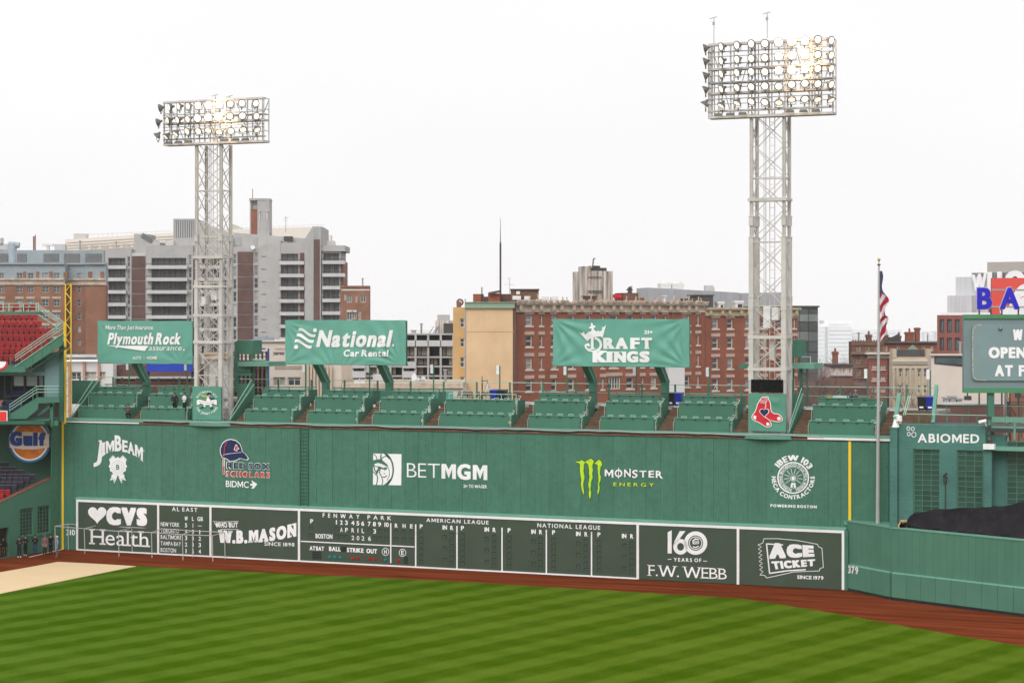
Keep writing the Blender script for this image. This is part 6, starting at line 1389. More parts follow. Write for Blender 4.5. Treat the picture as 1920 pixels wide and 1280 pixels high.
mb = MB(); a = RF.uz(938.3, 550, 2); mb.tube((a[0], 2, 20), (a[0], 2, RF.z(938, 455, 2)), .11, 8); mb.tube((a[0], 2, RF.z(938, 455, 2)), (a[0], 2, RF.z(938, 408, 2)), .06, 6, r2=.02); single('radio_mast', mb, STEELD, 'very tall thin dark mast rising from the roof of the yellow building', 'mast', RF, (a[0], 2, 20))
mb = MB(); a = RF.uz(955.5, 552, 4); mb.tube((a[0], 4, 20), (a[0], 4, RF.z(955, 522, 4)), .03, 5); mb.bar((a[0]-.6, 4, RF.z(955, 533, 4)), (a[0]+.6, 4, RF.z(955, 534, 4)), .03); mb.bar((a[0]-.3, 4, RF.z(955, 522, 4)), (a[0]+.15, 4, RF.z(955, 522, 4)), .05); single('television_aerial', mb, GREYST, 'faint thin aerial on the brick penthouse roof', 'aerial', RF, (a[0], 4, 20))
t = Thing('rooftop_penthouse', 'square brown brick penthouse at the left end of the stone cornice', 'roof structure', RF, (0, 0, 0)); volume(t, RF, 957.5, 1010, 543.5, -2, 7, BRICKB, zb=20); mb = MB(); mb.box(RF.u(956.5), RF.u(1011), -2.3, 5.2, RF.z(983, 544), RF.z(983, 542)); t.part('roof_edge', mb, TAR)
for x0, x1, y0, y1, lb in ((961, 977, 554.5, 562, 'white air-conditioning unit at the penthouse foot, left one'), (983, 994.5, 555, 563, 'rounded white air-conditioning unit in front of the penthouse'), (968, 975, 546, 552, 'small white window unit on the penthouse wall'), (1015.5, 1030, 556, 564, 'pale rooftop unit right of the penthouse'), (1035, 1047, 556, 564, 'second pale rooftop unit farther right of the penthouse')):
    sbox('rooftop_unit', RF, x0, x1, y0, y1, -3.2, 1, WHWALL, lb, 'air conditioner', lambda mb, a, b, c, e, v, d: mb.box(a+.08, b-.08, v-.03, v, c+.1, c+.3))
TF = frp(1095, 262, 12); TANK = mat('stained_render', (.20, .14, .095), .9, .2, .9, obj_var=.14, stretch=(3.5, 1, .22), rgb2=(.62, .58, .53))
t = Thing('roof_tower', 'stained pale stair tower with a dark tank and bent pipe above the cornice', 'roof structure', TF, (0, 0, 20))
volume(t, TF, 1095, 1149, 508, 0, 6, TANK, zb=15, name='shaft'); volume(t, TF, 1095, 1108, 499, -.1, 3, TANK, zb=15, name='side_shaft')
mb = MB(); a, b, c, e = TF.box(1108.5, 1137.5, 502, 508.5, 1); mb.box(a, b, 1, 4, c, e); mb.box(a+.4, b-.8, 1.2, 3.8, e, e+.25); t.part('tank', mb, STEELD)
mb = MB(); mb.box(TF.u(1115), TF.u(1129), 2, 3, TF.z(1120, 502), TF.z(1120, 497)); t.part('grey_box', mb, CONCL)
mb = MB(); p = TF.uz(1113, 502); q = TF.uz(1114.5, 485.5); mb.path([(p[0], .5, p[1]), (q[0], .5, q[1]), (q[0]+.2, .5, q[1]+.1), (TF.u(1118), .5, q[1]+.05)], .08, 6); t.part('bent_pipe', mb, STEELD)
for i, x in enumerate((1102, 1108, 1114, 1120, 1127, 1133, 1139)): mb = MB(); a = TF.u(x); mb.box(a-.03, a+.03, -.04, -.001, 15, TF.z(x, 509)); t.part('seam', mb, STONE)
for i in range(9): x = 1095.6+i*5.9; mb = MB(); v = -.10 if x < 1107 else -.03; mb.box(TF.u(x), TF.u(x+5.7), v-.08-.02*(i % 2), v, 15, TF.z(1120, 499.5 if x < 1107 else 508.5)-.02); t.part('cladding_strip', mb, TANK)
mb = MB(); 
for y in (545, 548, 519.5): p = TF.uz(1103, y, -.3); q = TF.uz(1128, y, -.3); mb.tube((p[0], -.3, p[1]), (q[0], -.3, q[1]), .05, 5)
t.part('railing_pipe', mb, STEELD)
sbox('roof_hut', TF, 1100, 1118, 556.5, 566, -3, 2, BRICKB, 'small brown brick hut at the foot of the stained roof tower', 'roof structure', cap)
def legs(mb, a, b, c, e, v, d):
    for x in (a+.1, (a+b)/2, b-.1): mb.box(x-.05, x+.05, v+.1, v+.2, c-.9, c)
sbox('red_hood', TF, 1151.5, 1166, 551.5, 558, 0, 2, REDP, 'small red rooftop hood right of the stained tower', 'roof structure', legs)
t = Thing('chimney', 'broad brown brick chimney stack with a black cowl, behind the cornice', 'chimney', TF, (0, 0, 20)); volume(t, TF, 1168, 1197, 549, 2, 4, BRICKB, zb=15); volume(t, TF, 1197, 1208.5, 558, 2.5, 3, BRICK, zb=15)
mb = MB(); a, b, c, e = TF.box(1177, 1186, 540, 549, 3); mb.prism([(a+.1, c), (b-.1, c), (b-.2, (c+e)/2), (b+.1, (c+e)/2), ((a+b)/2, e+.2), (a-.1, (c+e)/2), (a+.2, (c+e)/2)], 3, 3.6); t.part('cowl', mb, STEELD); mb = MB(); a, b, c, e = TF.box(1183, 1185.5, 536, 549, 3.8); mb.box(a, b, 3.8, 4, c, e); t.part('flue', mb, GREYST)
# ---- 2. yellow building
YF = frp(873, 234, 0)
t = Thing('yellow_building', 'blank ochre rendered end wall with a green copper roof edge and a window strip', 'building', YF, (0, 0, 0)); ops = []
for c, e in ((597, 614), (634, 650.5), (669.5, 688.5), (706, 725)): ops.append(window(t, YF, 862.3, 871, c, e, .9, 's', GREYST if False else CREAM))
volume(t, YF, 849.5, 873, 576, .9, 12, OCHD, ops); volume(t, YF, 873.5, 964.5, 577.5, 0, 12, OCHRE)
mb = MB(); mb.box(YF.u(872), YF.u(965), -.35, .1, YF.z(920, 577.5), YF.z(920, 566.5)); mb.box(YF.u(872), YF.u(965), -.5, .2, YF.z(920, 567.5), YF.z(920, 566)); t.part('copper_fascia', mb, COPPER)
mb = MB(); mb.box(YF.u(871.3), YF.u(873.3), -.1, .2, 0, YF.z(873, 560)); t.part('drainpipe', mb, GREYST); mb = MB(); mb.box(YF.u(961.5), YF.u(968), -.02, 1, 0, YF.z(965, 566)); t.part('dark_edge', mb, BRICKD)
mb = MB(); mb.box(YF.u(873.6), YF.u(964), -.035, -.001, YF.z(900, 622), YF.z(900, 621)); t.part('string_course', mb, OCHD)
sbox('chimney', YF, 856, 864, 565, 576.5, 3, 1.5, BRICKB, 'small brick chimney with a curled black cowl on the yellow building', 'chimney', lambda mb, a, b, c, e, v, d: mb.ring((b-.1, e-.1), .42, .42, .22, v+.2, v+.6, 16, 0))
# street lamp in front
t = Thing('street_lamp', 'dark street lamp with one bell shade in front of the yellow wall', 'street lamp', WFR, (U(904, 14), 14, 10)); a = U(904, 14); b = U(914, 14); z1 = WFR.z(904, 712, 14)
mb = MB(); mb.tube((a, 14, 8), (a, 14, z1), .09, 8, r2=.06); mb.tube((a, 14, z1), (a, 14, z1+.35), .03, 6); t.part('post', mb, STEELD)
mb = MB(); mb.path([(a, 14, z1-.1), (b, 14, z1-.05), (b, 14, z1-.3)], .035, 6); t.part('arm', mb, STEELD)
mb = MB(); mb.tube((b, 14, z1-.75), (b, 14, z1-.3), .30, 12, r2=.06); t.part('lamp_shade', mb, GREYST)
# ---- 3. concrete frame building
CF = frp(760, 300, 0); CONCF = streak_mat('frame_concrete', (.44, .42, .40), (.28, .26, .24), amount=.5, rough=.9)
t = Thing('concrete_frame_building', 'open concrete frame building with dark bays and beige curtains', 'building', CF, (0, 0, 0))
xs = [614+23.6*i for i in range(11)]; ys = [626.5, 646, 669.5, 687, 705, 722]
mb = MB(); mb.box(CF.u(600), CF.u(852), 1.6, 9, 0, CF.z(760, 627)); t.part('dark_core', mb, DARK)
for i, x in enumerate(xs): mb = MB(); a = CF.u(x); mb.box(a-.15, a+.15, -.1, .5, 0, CF.z(760, 626)); t.part('pillar', mb, CONCF)
for j, y in enumerate(ys): mb = MB(); z = CF.z(760, y); mb.box(CF.u(600), CF.u(852), .0, 1.6, z-.1, z+.12); t.part('floor_slab', mb, CONCF)
CUR = mat('beige_curtain', (.40, .34, .27), .9, .15, 1.5, stretch=(4, 1, .2), obj_var=.25)
for i in range(10):
    a, b = CF.u(xs[i])+.24, CF.u(xs[i+1])-.24
    for j in range(5):
        zt_, zb2 = CF.z(760, ys[j])-.14, CF.z(760, ys[j+1])+.27
        if j == 0 or (i in (2, 6) and j in (2, 3)) or (i == 0 and j > 2) or (i == 6 and j == 2): mb = MB(); mb.box(a-.3, b+.3, -.35, -.12, zb2-.5, zb2+.35+(.1 if j else 0)); t.part('parapet', mb, CONCL)
        if j == 0: continue
        k = 0; x = a
        while x < b-.2:
            w_ = random.choice([.45, .6, .8]);
            if random.random() < .55: mb = MB(); mb.box(x, min(x+w_, b), 1.2, 1.3, zb2, zt_-.05); t.part('curtain', mb, CUR)
            x += w_+.12
volume(t, CF, 816, 850, 601, 3, 5, TANK, zb=15, name='penthouse'); volume(t, CF, 820, 842, 590, 5, 3, CONCG, zb=15, name='plant_room'); volume(t, CF, 831.5, 850, 606, 1.5, 3, mat('brown_corrugated', (.06, .055, .052), .7), zb=15, name='tank_box')
for x in (805, 812, 815): mb = MB(); p = CF.uz(x, 625, 1); q = CF.uz(x+8, 612, 1); mb.bar((p[0], 1, p[1]), (q[0], 1, q[1]), .08); t.part('roof_strut', mb, STEELD)
sbox('rooftop_unit', CF, 771, 779, 620, 626.5, 2, 1.5, CONCL, 'small pale unit on the concrete frame roof', 'air conditioner', cap)
# low buildings at the foot
LB = frp(700, 215, 0)
t = Thing('low_building', 'low pale building with grey band roof behind the concourse rail, middle', 'building', LB, (0, 0, 0)); volume(t, LB, 640, 868, 727, 0, 20, CRWALL); mb = MB(); mb.box(LB.u(640), LB.u(868), .5, 15, LB.z(750, 727), LB.z(750, 719)); t.part('upper_storey', mb, STONE)
mb = MB(); mb.box(LB.u(638), LB.u(870), -.3, .3, LB.z(750, 728), LB.z(750, 726)); t.part('roof_edge', mb, STONE)
for x, y, lb in ((776.5, 708, 'white satellite dish'),): mb = MB(); a = LB.uz(x, y, 1); mb.disc(a, .28, .45, 1, 1.1, 14); mb.tube((a[0], 1.1, a[1]), (a[0]+.1, 1.2, a[1]-.7), .04, 5); single('satellite_dish', mb, WHITE, 'white satellite dish on the low pale roof', 'satellite dish', LB, (a[0], 1, a[1]))
for x0, x1, y0, y1, lb in ((779, 789, 709, 715, 'white rooftop vent on the low building, left of two'), (790, 797, 707, 714, 'white rooftop vent on the low building, right of two'), (664, 684, 712, 724, 'white sloping rooftop skylight left of the second billboard post')):
    sbox('rooftop_vent', LB, x0, x1, y0, y1, .8, 1, WHWALL, lb, 'vent', lambda mb, a, b, c, e, v, d: mb.prism([(a-.2, c+.1), (b+.2, c+.1), ((a+b)/2, e+.15)], v-.1, v))
t = Thing('low_building', 'cream building with dark strip windows and ribbed wall behind the striped-logo billboard', 'building', LB, (0, 2, 0)); ops = []
for x0, x1, y0, y1, st in ((512, 534, 660, 668, 'v'), (512, 535, 707, 723.5, 'v'), (539.5, 564, 707, 723.5, 'v'), (536, 560, 660, 668, 'v')): ops.append(window(t, LB, x0, x1, y0, y1, 2, st, CREAM, GLASSD))
volume(t, LB, 440, 581, 640, 2, 18, CRWALL, ops); mb = MB(); mb.box(LB.u(439), LB.u(640), 1.7, 3, LB.z(500, 641), LB.z(500, 638.5)); t.part('roof_edge', mb, CREAM)
for y in (653, 686, 690): mb = MB(); z = LB.z(530, y, 2); mb.box(LB.u(511), LB.u(581), 1.92, 1.999, z-.08, z+.08); t.part('moulding', mb, STONE)
mb = MB(); x = LB.u(566)
while x < LB.u(616): mb.box(x, x+.22, 1.6, 1.9, 4, LB.z(590, 684, 1.6)); x += .34
t.part('ribbed_wall', mb, mat('cream_ribbed_metal', (.60, .48, .36), .6, .08)); volume(t, LB, 581.2, 640, 660, 2.2, 15, CRWALL, name='wall')
for i, (x0, x1, y0, y1) in enumerate(((475, 490, 631, 638), (490, 500, 630, 638), (500, 511, 632, 638))): sbox('rooftop_unit', LB, x0, x1, y0, y1, 5, 1.5, mat('bluegrey_unit', (.25, .28, .33), .6), ('long blue-grey rooftop unit on the cream building', 'middle blue-grey rooftop unit on the cream building', 'right blue-grey rooftop unit with dark fans')[i], 'air conditioner', lambda mb, a, b, c, e, v, d: mb.box(a+.2, b-.2, v-.03, v, c+.08, e-.08))
# dark steel lattice and blue frame
t = Thing('steel_gantry', 'dark openwork steel gantry with a royal blue post beside the first tower', 'gantry', LB, (LB.u(480), -4, 5)); V = -4; zt_ = LB.z(490, 655, V)
mb = MB(); mb.box(LB.u(510), LB.u(513), V, V+.3, 4, zt_+.1); mb.box(LB.u(481), LB.u(506), V, V+.15, zt_, zt_+.14); t.part('blue_post', mb, mat('gantry_blue', (.03, .07, .35), .5))
for i in range(9): mb = MB(); a = LB.u(446+i*7.6); mb.box(a-.10, a+.10, V+.5, V+.7, 4, zt_-.2); t.part('upright', mb, BRICKD)
for i in range(8): mb = MB(); z = zt_-.3-.42*i if i < 5 else zt_-2.5-(i-4)*.9; mb.box(LB.u(446), LB.u(508), V+.4, V+.5, z-.04, z+.04); t.part('rail', mb, STEELD)
mb = MB(); mb.box(LB.u(446), LB.u(508), V+1.2, V+1.5, 2, zt_-1.1); t.part('dark_backing', mb, DARK)
# billboard backs at the far left: blue board, white panels, brown steel
t = Thing('white_panel_building', 'low building of white panels between pinkish piers beside the foul pole', 'building', LB, (0, 1, 0)); ops = []
for x0, x1 in ((133, 152.5), (157, 181), (185, 198)): ops.append(window(t, LB, x0, x1, 697, 712, 1, 'v', CREAM, GLASSD))
volume(t, LB, 90, 212, 678, 1, 12, WHWALL, ops)
for x in (127, 154.7, 182.5): mb = MB(); mb.box(LB.u(x-2.2), LB.u(x+2), .7, .99, 2, LB.z(x, 678)); t.part('pier', mb, mat('pink_brick_pier', (.50, .27, .20), .8))
mb = MB(); mb.tube((LB.u(90), .4, LB.z(150, 669)), (LB.u(180), .4, LB.z(150, 669)), .28, 10); t.part('roof_duct', mb, GREYST)
t = Thing('brown_building', 'brown brick building with rusty steel work under the insurance billboard', 'building', LB, (0, 3, 0)); volume(t, LB, 196, 362, 684, 3, 12, BRICKD); mb = MB(); mb.box(LB.u(192), LB.u(362), 2.3, 2.95, LB.z(250, 711), LB.z(250, 707)); t.part('gutter', mb, CONCL)
for i in range(7): mb = MB(); a = LB.u(199+i*23); mb.bar((a, 2, 4), (a+.3*(i % 3-1), 2, LB.z(250, 708)), .16); t.part('steel_post', mb, STEELD)
for i in range(4): mb = MB(); z = LB.z(250, 716+7*i); mb.bar((LB.u(200), 1.9, z), (LB.u(362), 1.9, z-.05), .07); t.part('steel_rail', mb, RUST)
mb = MB(); mb.box(LB.u(196), LB.u(362), 2.9, 2.98, 4, LB.z(250, 712)); t.part('brick_base', mb, BRICKB)
a, b, c, e = LB.box(275, 361, 680, 696.5, -2); mb = MB(); mb.box(a, b, -2, -1.6, c, e); t = Thing('blue_billboard', 'plain royal blue board hanging behind the insurance billboard', 'billboard', LB, (a, -2, c)); t.part('panel', mb, BLUEP); mb = MB(); mb.box(a, a+.2, -1.6, -1.4, c-5, e); mb.box(b-.2, b, -1.6, -1.4, c-5, e); t.part('support', mb, STEELD)
# ---- 4. concrete apartment tower
CT = frp(420, 470, 0)
t = Thing('apartment_tower', 'grey concrete apartment tower with stacked balconies and dark brick strips', 'building', CT, (0, 0, 0))
SL = [499, 522, 545.5, 569, 592.5, 616, 640, 664]
def brickcol(x0, x1, y0, v=-.15, pitch=23.6, top=None):
    z0 = top or y0
    for k in range(9):
        yy = y0+pitch*k; mb = MB(); a, b, c, e = CT.box(x0, x1, yy, yy+pitch-1.6, v); mb.box(a, b, v, v+.2, c, e); t.part('brick_panel', mb, BRICKD)
def slots(x0, x1, y0, v, pitch=23.6, h=19, n=8, gm=GLASSD):
    return [window(t, CT, x0, x1, y0+pitch*k, y0+pitch*k+h, v, 's', CONCL, gm) for k in range(n)]
GCUR = mat('curtained_glass', (.17, .165, .165), .25, .6, 1.2, stretch=(6, 1, .3), obj_var=.4)
def balconies(x0, x1, xg0, xg1, ys, v, dark=11.5, floorv=-1.2):
    ops = []
    for y in ys:
        a, b, c, e = CT.box(xg0, xg1, y-15.5, y-2, v); ops.append((a, b, c-1.2, e))
        mb = MB(); mb.box(a, b, v+1.5, v+1.6, c-1.2, e); g = t.part('glazing', mb, GCUR)
        n = max(2, int((b-a)/1.15)); m2 = MB()
        for i in range(n+1): x = a+(b-a)*i/n; m2.box(x-.07, x+.07, v+1.38, v+1.5, c-1.2, e)
        t.part('glazing_bar', m2, STEELD, parent=g)
        p, q, r, s = CT.box(x0, x1, y-1.5, y+5, v-1.4); mb = MB(); mb.box(p, q, v-1.4, v-1.2, r, s); mb.box(p, q, v-1.2, v+1.5, r, r+.2); mb.box(p, p+.15, v-1.2, v, r+.2, s); mb.box(q-.15, q, v-1.2, v, r+.2, s); bo = t.part('balcony', mb, CONCL)
        mb = MB(); mb.box(p, q, v-1.38, v-1.28, s+.28, s+.42)
        for i in range(8): x = p+(q-p)*i/7; mb.box(x-.04, x+.04, v-1.36, v-1.3, s, s+.3)
        t.part('balcony_rail', mb, STEELD, parent=bo)
    return ops
# left block
o = balconies(195, 236, 203, 235, SL, 0)+slots(238.5, 244.5, 481, 0); volume(t, CT, 196, 246.5, 466, 0, 20, CONCG, o, rv=1.6, xz=220)
volume(t, CT, 246, 273.5, 474, .3, 20, CONCL, name='recess_wall'); brickcol(247.5, 272, 480, .1)
o = balconies(274, 351, 284, 349, SL, -.4)+slots(353.5, 359.5, 478, -.4); volume(t, CT, 274, 362, 460, -.4, 20, CONCG, o, rv=1.6, xz=300)
volume(t, CT, 361.5, 372, 472, .3, 20, CONCL, name='recess_wall'); brickcol(362.5, 371.5, 480, .1)
o = balconies(373, 418, 378, 416, SL, 0)+slots(420, 425, 478, 0); volume(t, CT, 372.5, 436, 463, 0, 20, CONCG, o, rv=1.6, xz=400)
o = slots(437, 443.5, 476, .2)+slots(476.5, 484, 474, .2); volume(t, CT, 436.5, 485.5, 463, .2, 20, CONCG, o, xz=460, rv=.3); brickcol(445.5, 474.5, 472, .0)
o = [window(t, CT, 490, 499.5, 480+23.6*k, 483.5+23.6*k, -1, 's', CONCL, DARK) for k in range(9)]
volume(t, CT, 485.5, 526, 461, -1, 20, CONCG, zb=CT.z(500, 470, -1), yt2=451.5, name='sloping_gable'); volume(t, CT, 485.5, 526, 470, -1, 20, CONCG, o, rv=.4)
o = balconies(524, 570, 527, 559, [491+23.8*k for k in range(8)], -.8); volume(t, CT, 526, 571, 455, -.8, 20, CONCG, o, rv=1.6, xz=545, name='wall'); brickcol(562.5, 570, 474, -1.2, 23.8)
for k in range(8): mb = MB(); a = CT.box(526, 571, 496+23.8*k, 497+23.8*k, -.8); mb.box(a[0], a[1], -.86, -.8, a[2], a[2]+.1); t.part('joint_line', mb, CONCL)
volume(t, CT, 571, 586, 448, -1.8, 20, CONCG, name='shaft_side', yt2=426); volume(t, CT, 585.5, 601.5, 424.5, -2, 20, CONCG, name='shaft'); mb = MB(); a = CT.box(588, 599.5, 449, 700, -2.1); mb.box(a[0], a[1], -2.1, -1.98, 0, a[3]); t.part('brick_strip', mb, BRICKD); mb = MB(); a = CT.box(588, 596.5, 427, 447.5, -2.1); mb.box(a[0], a[1], -2.08, -1.98, a[2], a[3]); t.part('vent_panel', mb, GREYST)
o = balconies(604, 646.5, 606, 636, [490+23.8*k for k in range(8)], -.3); volume(t, CT, 603, 638, 461, -.3, 16, CONCG, o, rv=1.6, name='wall'); volume(t, CT, 602, 646.5, 460, -.9, 15, CONCG, zb=CT.z(625, 471, -.9), name='roof_band'); volume(t, CT, 638, 644, 490, .6, 12, BRICKH, name='side_brick')
volume(t, CT, 437, 572, 436, 4, 14, CONCG, yt2=447, name='penthouse'); volume(t, CT, 325, 366, 410, 5, 14, CONCG, zb=CT.z(340, 447, 5), name='plant_room'); volume(t, CT, 326, 437, 446, 3, 14, CONCG, name='penthouse'); volume(t, CT, 366, 437, 412, 5, 12, CONCG, zb=CT.z(400, 450, 5), yt2=442, name='sloping_plant_roof')
for i in range(11): mb = MB(); a = CT.box(329+i*3.4, 330.4+i*3.4, 414, 446, 4.7); mb.box(a[0], a[1], 4.7, 5, a[2], a[3]); t.part('fin', mb, CONCL)
mb = MB(); a = CT.box(328, 366, 413, 446, 4.96); mb.box(a[0], a[1], 4.94, 5, a[2], a[3]); t.part('dark_louvre', mb, LOUV)
volume(t, CT, 251, 278, 438, 3, 10, CONCG, yt2=439, name='skylight_block', zb=20); volume(t, CT, 262, 300, 440, 2.6, 8, CONCG, yt2=455, zb=20, name='skylight_slope'); mb = MB(); p = CT.uz(266, 440, 2.4); q = CT.uz(285, 452, 2.4); mb.bar((p[0], 2.4, p[1]), (q[0], 2.4, q[1]), .3, 1.0); t.part('skylight', mb, LOUV)
mb = MB(); mb.box(CT.u(463), CT.u(466), 5, 9, 30, CT.z(480, 374, 5)); mb.box(CT.u(478), CT.u(500.5), 4.5, 10, 30, CT.z(480, 374, 5)); mb.box(CT.u(466), CT.u(478), 5.8, 9, CT.z(480, 392, 5), CT.z(480, 374, 5)); mb.box(CT.u(462.5), CT.u(501), 4.4, 10, CT.z(480, 376, 5), CT.z(480, 372, 5)); st_ = t.part('stack_tower', mb, CONCG)
mb = MB(); mb.box(CT.u(465.5), CT.u(478.5), 5.0, 5.6, 30, CT.z(480, 393, 5)); t.part('red_brick_face', mb, BRICK, parent=st_)
for x in (482, 496.5): mb = MB(); mb.box(CT.u(x-2), CT.u(x+2.5), 4, 4.4, CT.z(x, 395), CT.z(x, 393)); mb.box(CT.u(x-1), CT.u(x+1.5), 4.2, 4.4, CT.z(x, 412), CT.z(x, 396)); mb.box(CT.u(x-.5), CT.u(x+.5), 4.3, 4.45, CT.z(x, 430), CT.z(x, 412)); t.part('roof_aerial', mb, CONCL, parent=st_)
mb = MB(); mb.tube((CT.u(467.5), 6, CT.z(467, 374, 6)), (CT.u(467.5), 6, CT.z(467, 354, 6)), .08, 5); t.part('lightning_rod', mb, STEELD)
for x0, x1 in ((438, 452), (474, 483)): mb = MB(); a = CT.box(x0, x1, 445, 460, 3.9); mb.box(a[0], a[1], 3.85, 4, a[2], a[3]); t.part('penthouse_louvre', mb, GREYST)
mb = MB(); a = CT.box(532, 548, 443, 452, 1); mb.box(a[0], a[1], 1, 3, a[2], a[3]); t.part('roof_unit', mb, STEELD)
for x0, x1, ya, yb in ((436, 462, 455, 463), (485, 526, 461, 451)): pass
mb = MB(); p = CT.uz(468, 462, -1); mb.disc((p[0]+.7, p[1]-.2), .5, .45, -.9, -.5, 12); t.part('white_dome', mb, WHITE)
# ---- 5. brown hotel block, far left
HB = frp(60, 350, 0)
t = Thing('hotel_building', 'orange-brown brick building with blue-grey upper storeys, far left', 'building', HB, (0, 0, 0)); ops = []
rw = [(511.5, 523.5), (536.5, 548.5), (561.5, 574), (586.5, 598.5), (611, 623), (636, 648)]
for x0, x1 in ((-2, 7.5), (31, 42), (52, 63), (79, 91), (100, 112)):
    for k, (y0, y1) in enumerate(rw): ops.append(window(t, HB, x0, x1, y0, y1, 0, 'vs'+('l' if k else ''), GREYST, GLASSD, STONE, xr=60))
volume(t, HB, -60, 122, 534, 0, 14, BRICKH, [o for o in ops if o[3] < HB.z(60, 530)+.5], xz=60)
volume(t, HB, -60, 122, 496, .02, 13.9, BGREY, [o for o in ops if o[2] > HB.z(60, 530)-.5], zb=HB.z(60, 534)+.3, xz=60, name='mansard_storey')
ops2 = [window(t, HB, 145, 152, y0, y1, 2.5, 's', GREYST, GLASSD, STONE, xr=60) for y0, y1 in rw+[(661, 673)]]
volume(t, HB, 122, 160.5, 534, 2.5, 12, BRICKH, [o for o in ops2 if o[3] < HB.z(60, 530)+.5], xz=60); volume(t, HB, 122, 160.5, 496, 2.52, 12, BGREY, [o for o in ops2 if o[2] > HB.z(60, 530)-.5], zb=HB.z(60, 534)+.3, xz=60, name='mansard_storey')
volume(t, HB, 160.5, 198, 534, .8, 2, BRICKH, xz=60); volume(t, HB, 160.5, 198, 496, .82, 2, BGREY, zb=HB.z(60, 534)+.3, xz=60, name='mansard_storey')
for x in (45.5, 70, 95, 122, 166, 189): mb = MB(); a = HB.box(x-2.5, x+4 if x > 110 else x+2.5, 509, 524, -.15); mb.box(a[0], a[1], -.2 if x < 150 else .6, .0 if x < 150 else .8, a[2], a[3]); t.part('brick_pier', mb, BRICKH)
for x0, x1, v in ((-60, 122, 0), (122.3, 160.3, 2.5), (160.6, 199, .8)):
    mb = MB(); z = HB.z(60, 534); z1 = HB.z(60, 525); mb.box(HB.u(x0, v), HB.u(x1, v), v-.25, v-.001, z, z1); mb.box(HB.u(x0, v), HB.u(x1, v), v-.6, v-.001, z1, z1+.35); t.part('stone_band', mb, STONE)
    mb = MB(); z1 = HB.z(60, 495.5); mb.box(HB.u(x0, v), HB.u(x1, v), v-.5, v+1, z1, z1+.3); t.part('ledge', mb, BGREY)
volume(t, HB, -60, 194, 469, 2.8, 1.5, BGREY, zb=HB.z(60, 497), name='plant_storey', xz=60)
for x0, x1 in ((-8, 15), (32, 49.5), (81.5, 110), (120, 149.5), (160, 190.5)): mb = MB(); a = HB.box(x0, x1, 475.5, 493, 2.7); mb.box(a[0], a[1], 2.66, 2.8, a[2], a[3]); lo_ = t.part('louvre_panel', mb, LOUV); mb = MB(); [mb.box(a[0], a[1], 2.60, 2.66, a[2]+(a[3]-a[2])*k/9, a[2]+(a[3]-a[2])*k/9+.04) for k in range(1, 9)]; t.part('louvre_blade', mb, GREYST, parent=lo_)
mb = MB(); a = HB.uz(24, 470, 3.5); mb.tube((a[0], 3.2, a[1]-3), (a[0], 3.2, HB.z(24, 457, 3.5)), .75, 14); mb.tube((a[0]-.6, 3.2, HB.z(24, 458, 3.5)), (a[0]+1.2, 3.2, HB.z(24, 460, 3.5)), .5, 12); t.part('roof_tank', mb, mat('pale_blue_tank', (.36, .42, .46), .4))
for x, y0, w_ in ((3, 446, .25), (63, 443, .1), (66, 440, .03)): mb = MB(); a = HB.u(x, 4); mb.box(a-w_, a+w_, 4, 4.4, HB.z(x, 470, 4), HB.z(x, y0, 4)); t.part('roof_stack', mb, CONCG if w_ > .2 else RUST)
mb = MB(); a = HB.box(79, 99, 457, 461, 5); mb.box(a[0], a[1], 5, 6, a[2], a[3]); mb.box(a[0]+.7, a[1]-.7, 5.2, 5.8, a[2]-1.2, a[2]); t.part('roof_dish', mb, WHWALL)
# ---- 6. big cream block beyond, brown wing
KF = frp(370, 620, 0); t = Thing('cream_office_block', 'large pale cream stepped block beyond the apartment tower, fading in mist', 'building', KF, (0, 0, 0))
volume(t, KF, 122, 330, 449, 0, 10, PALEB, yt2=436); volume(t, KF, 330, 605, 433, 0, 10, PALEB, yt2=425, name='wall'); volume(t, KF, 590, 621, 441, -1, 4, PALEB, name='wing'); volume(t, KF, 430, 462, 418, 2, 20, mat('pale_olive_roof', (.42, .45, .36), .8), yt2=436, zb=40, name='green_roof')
for k in range(4): mb = MB(); a = KF.box(125, 330, 452+5*k, 453+5*k, -.1); mb.bar((a[0], -.12, KF.z(125, 455+5.2*k)), (a[1], -.12, KF.z(330, 442+5.2*k)), .2, .25); t.part('band', mb, CREAM)
for i in range(6): mb = MB(); a = KF.box(150+i*20, 164+i*20, 461-i, 470, -.1); mb.box(a[0], a[1], -.15, 0, a[2], a[3]); t.part('louvre_panel', mb, STONE)
mb = MB()
for x in range(135, 610, 9): mb.box(KF.u(x)-.05, KF.u(x)+.05, 3, 3.1, KF.z(x, 447-(x-135)*.05), KF.z(x, 438-(x-135)*.04))
mb.bar((KF.u(135), 3, KF.z(135, 440)), (KF.u(605), 3, KF.z(605, 420)), .12); t.part('roof_railing', mb, CONCL)
sbox('roof_plant', KF, 138, 161, 439, 449, 4, 4, CONCL, 'small pale plant frame on the left end of the cream block', 'roof structure', cap)
WF = frp(665, 400, 0); t = Thing('brick_building', 'reddish brick wing right of the apartment tower with pale window bands', 'building', WF, (0, 0, 0)); ops = []
for x0, x1, y0, y1 in ((645, 649, 551, 563), (650, 659, 553, 567), (666, 670, 554, 567), (676, 686, 553, 567), (650, 660, 585, 600), (672, 677, 583, 600), (660, 668, 585, 598)): ops.append(window(t, WF, x0, x1, y0, y1, 0, 'v', CREAM, GLASSB))
volume(t, WF, 638, 692.5, 536, 0, 3, BRICKH, ops)
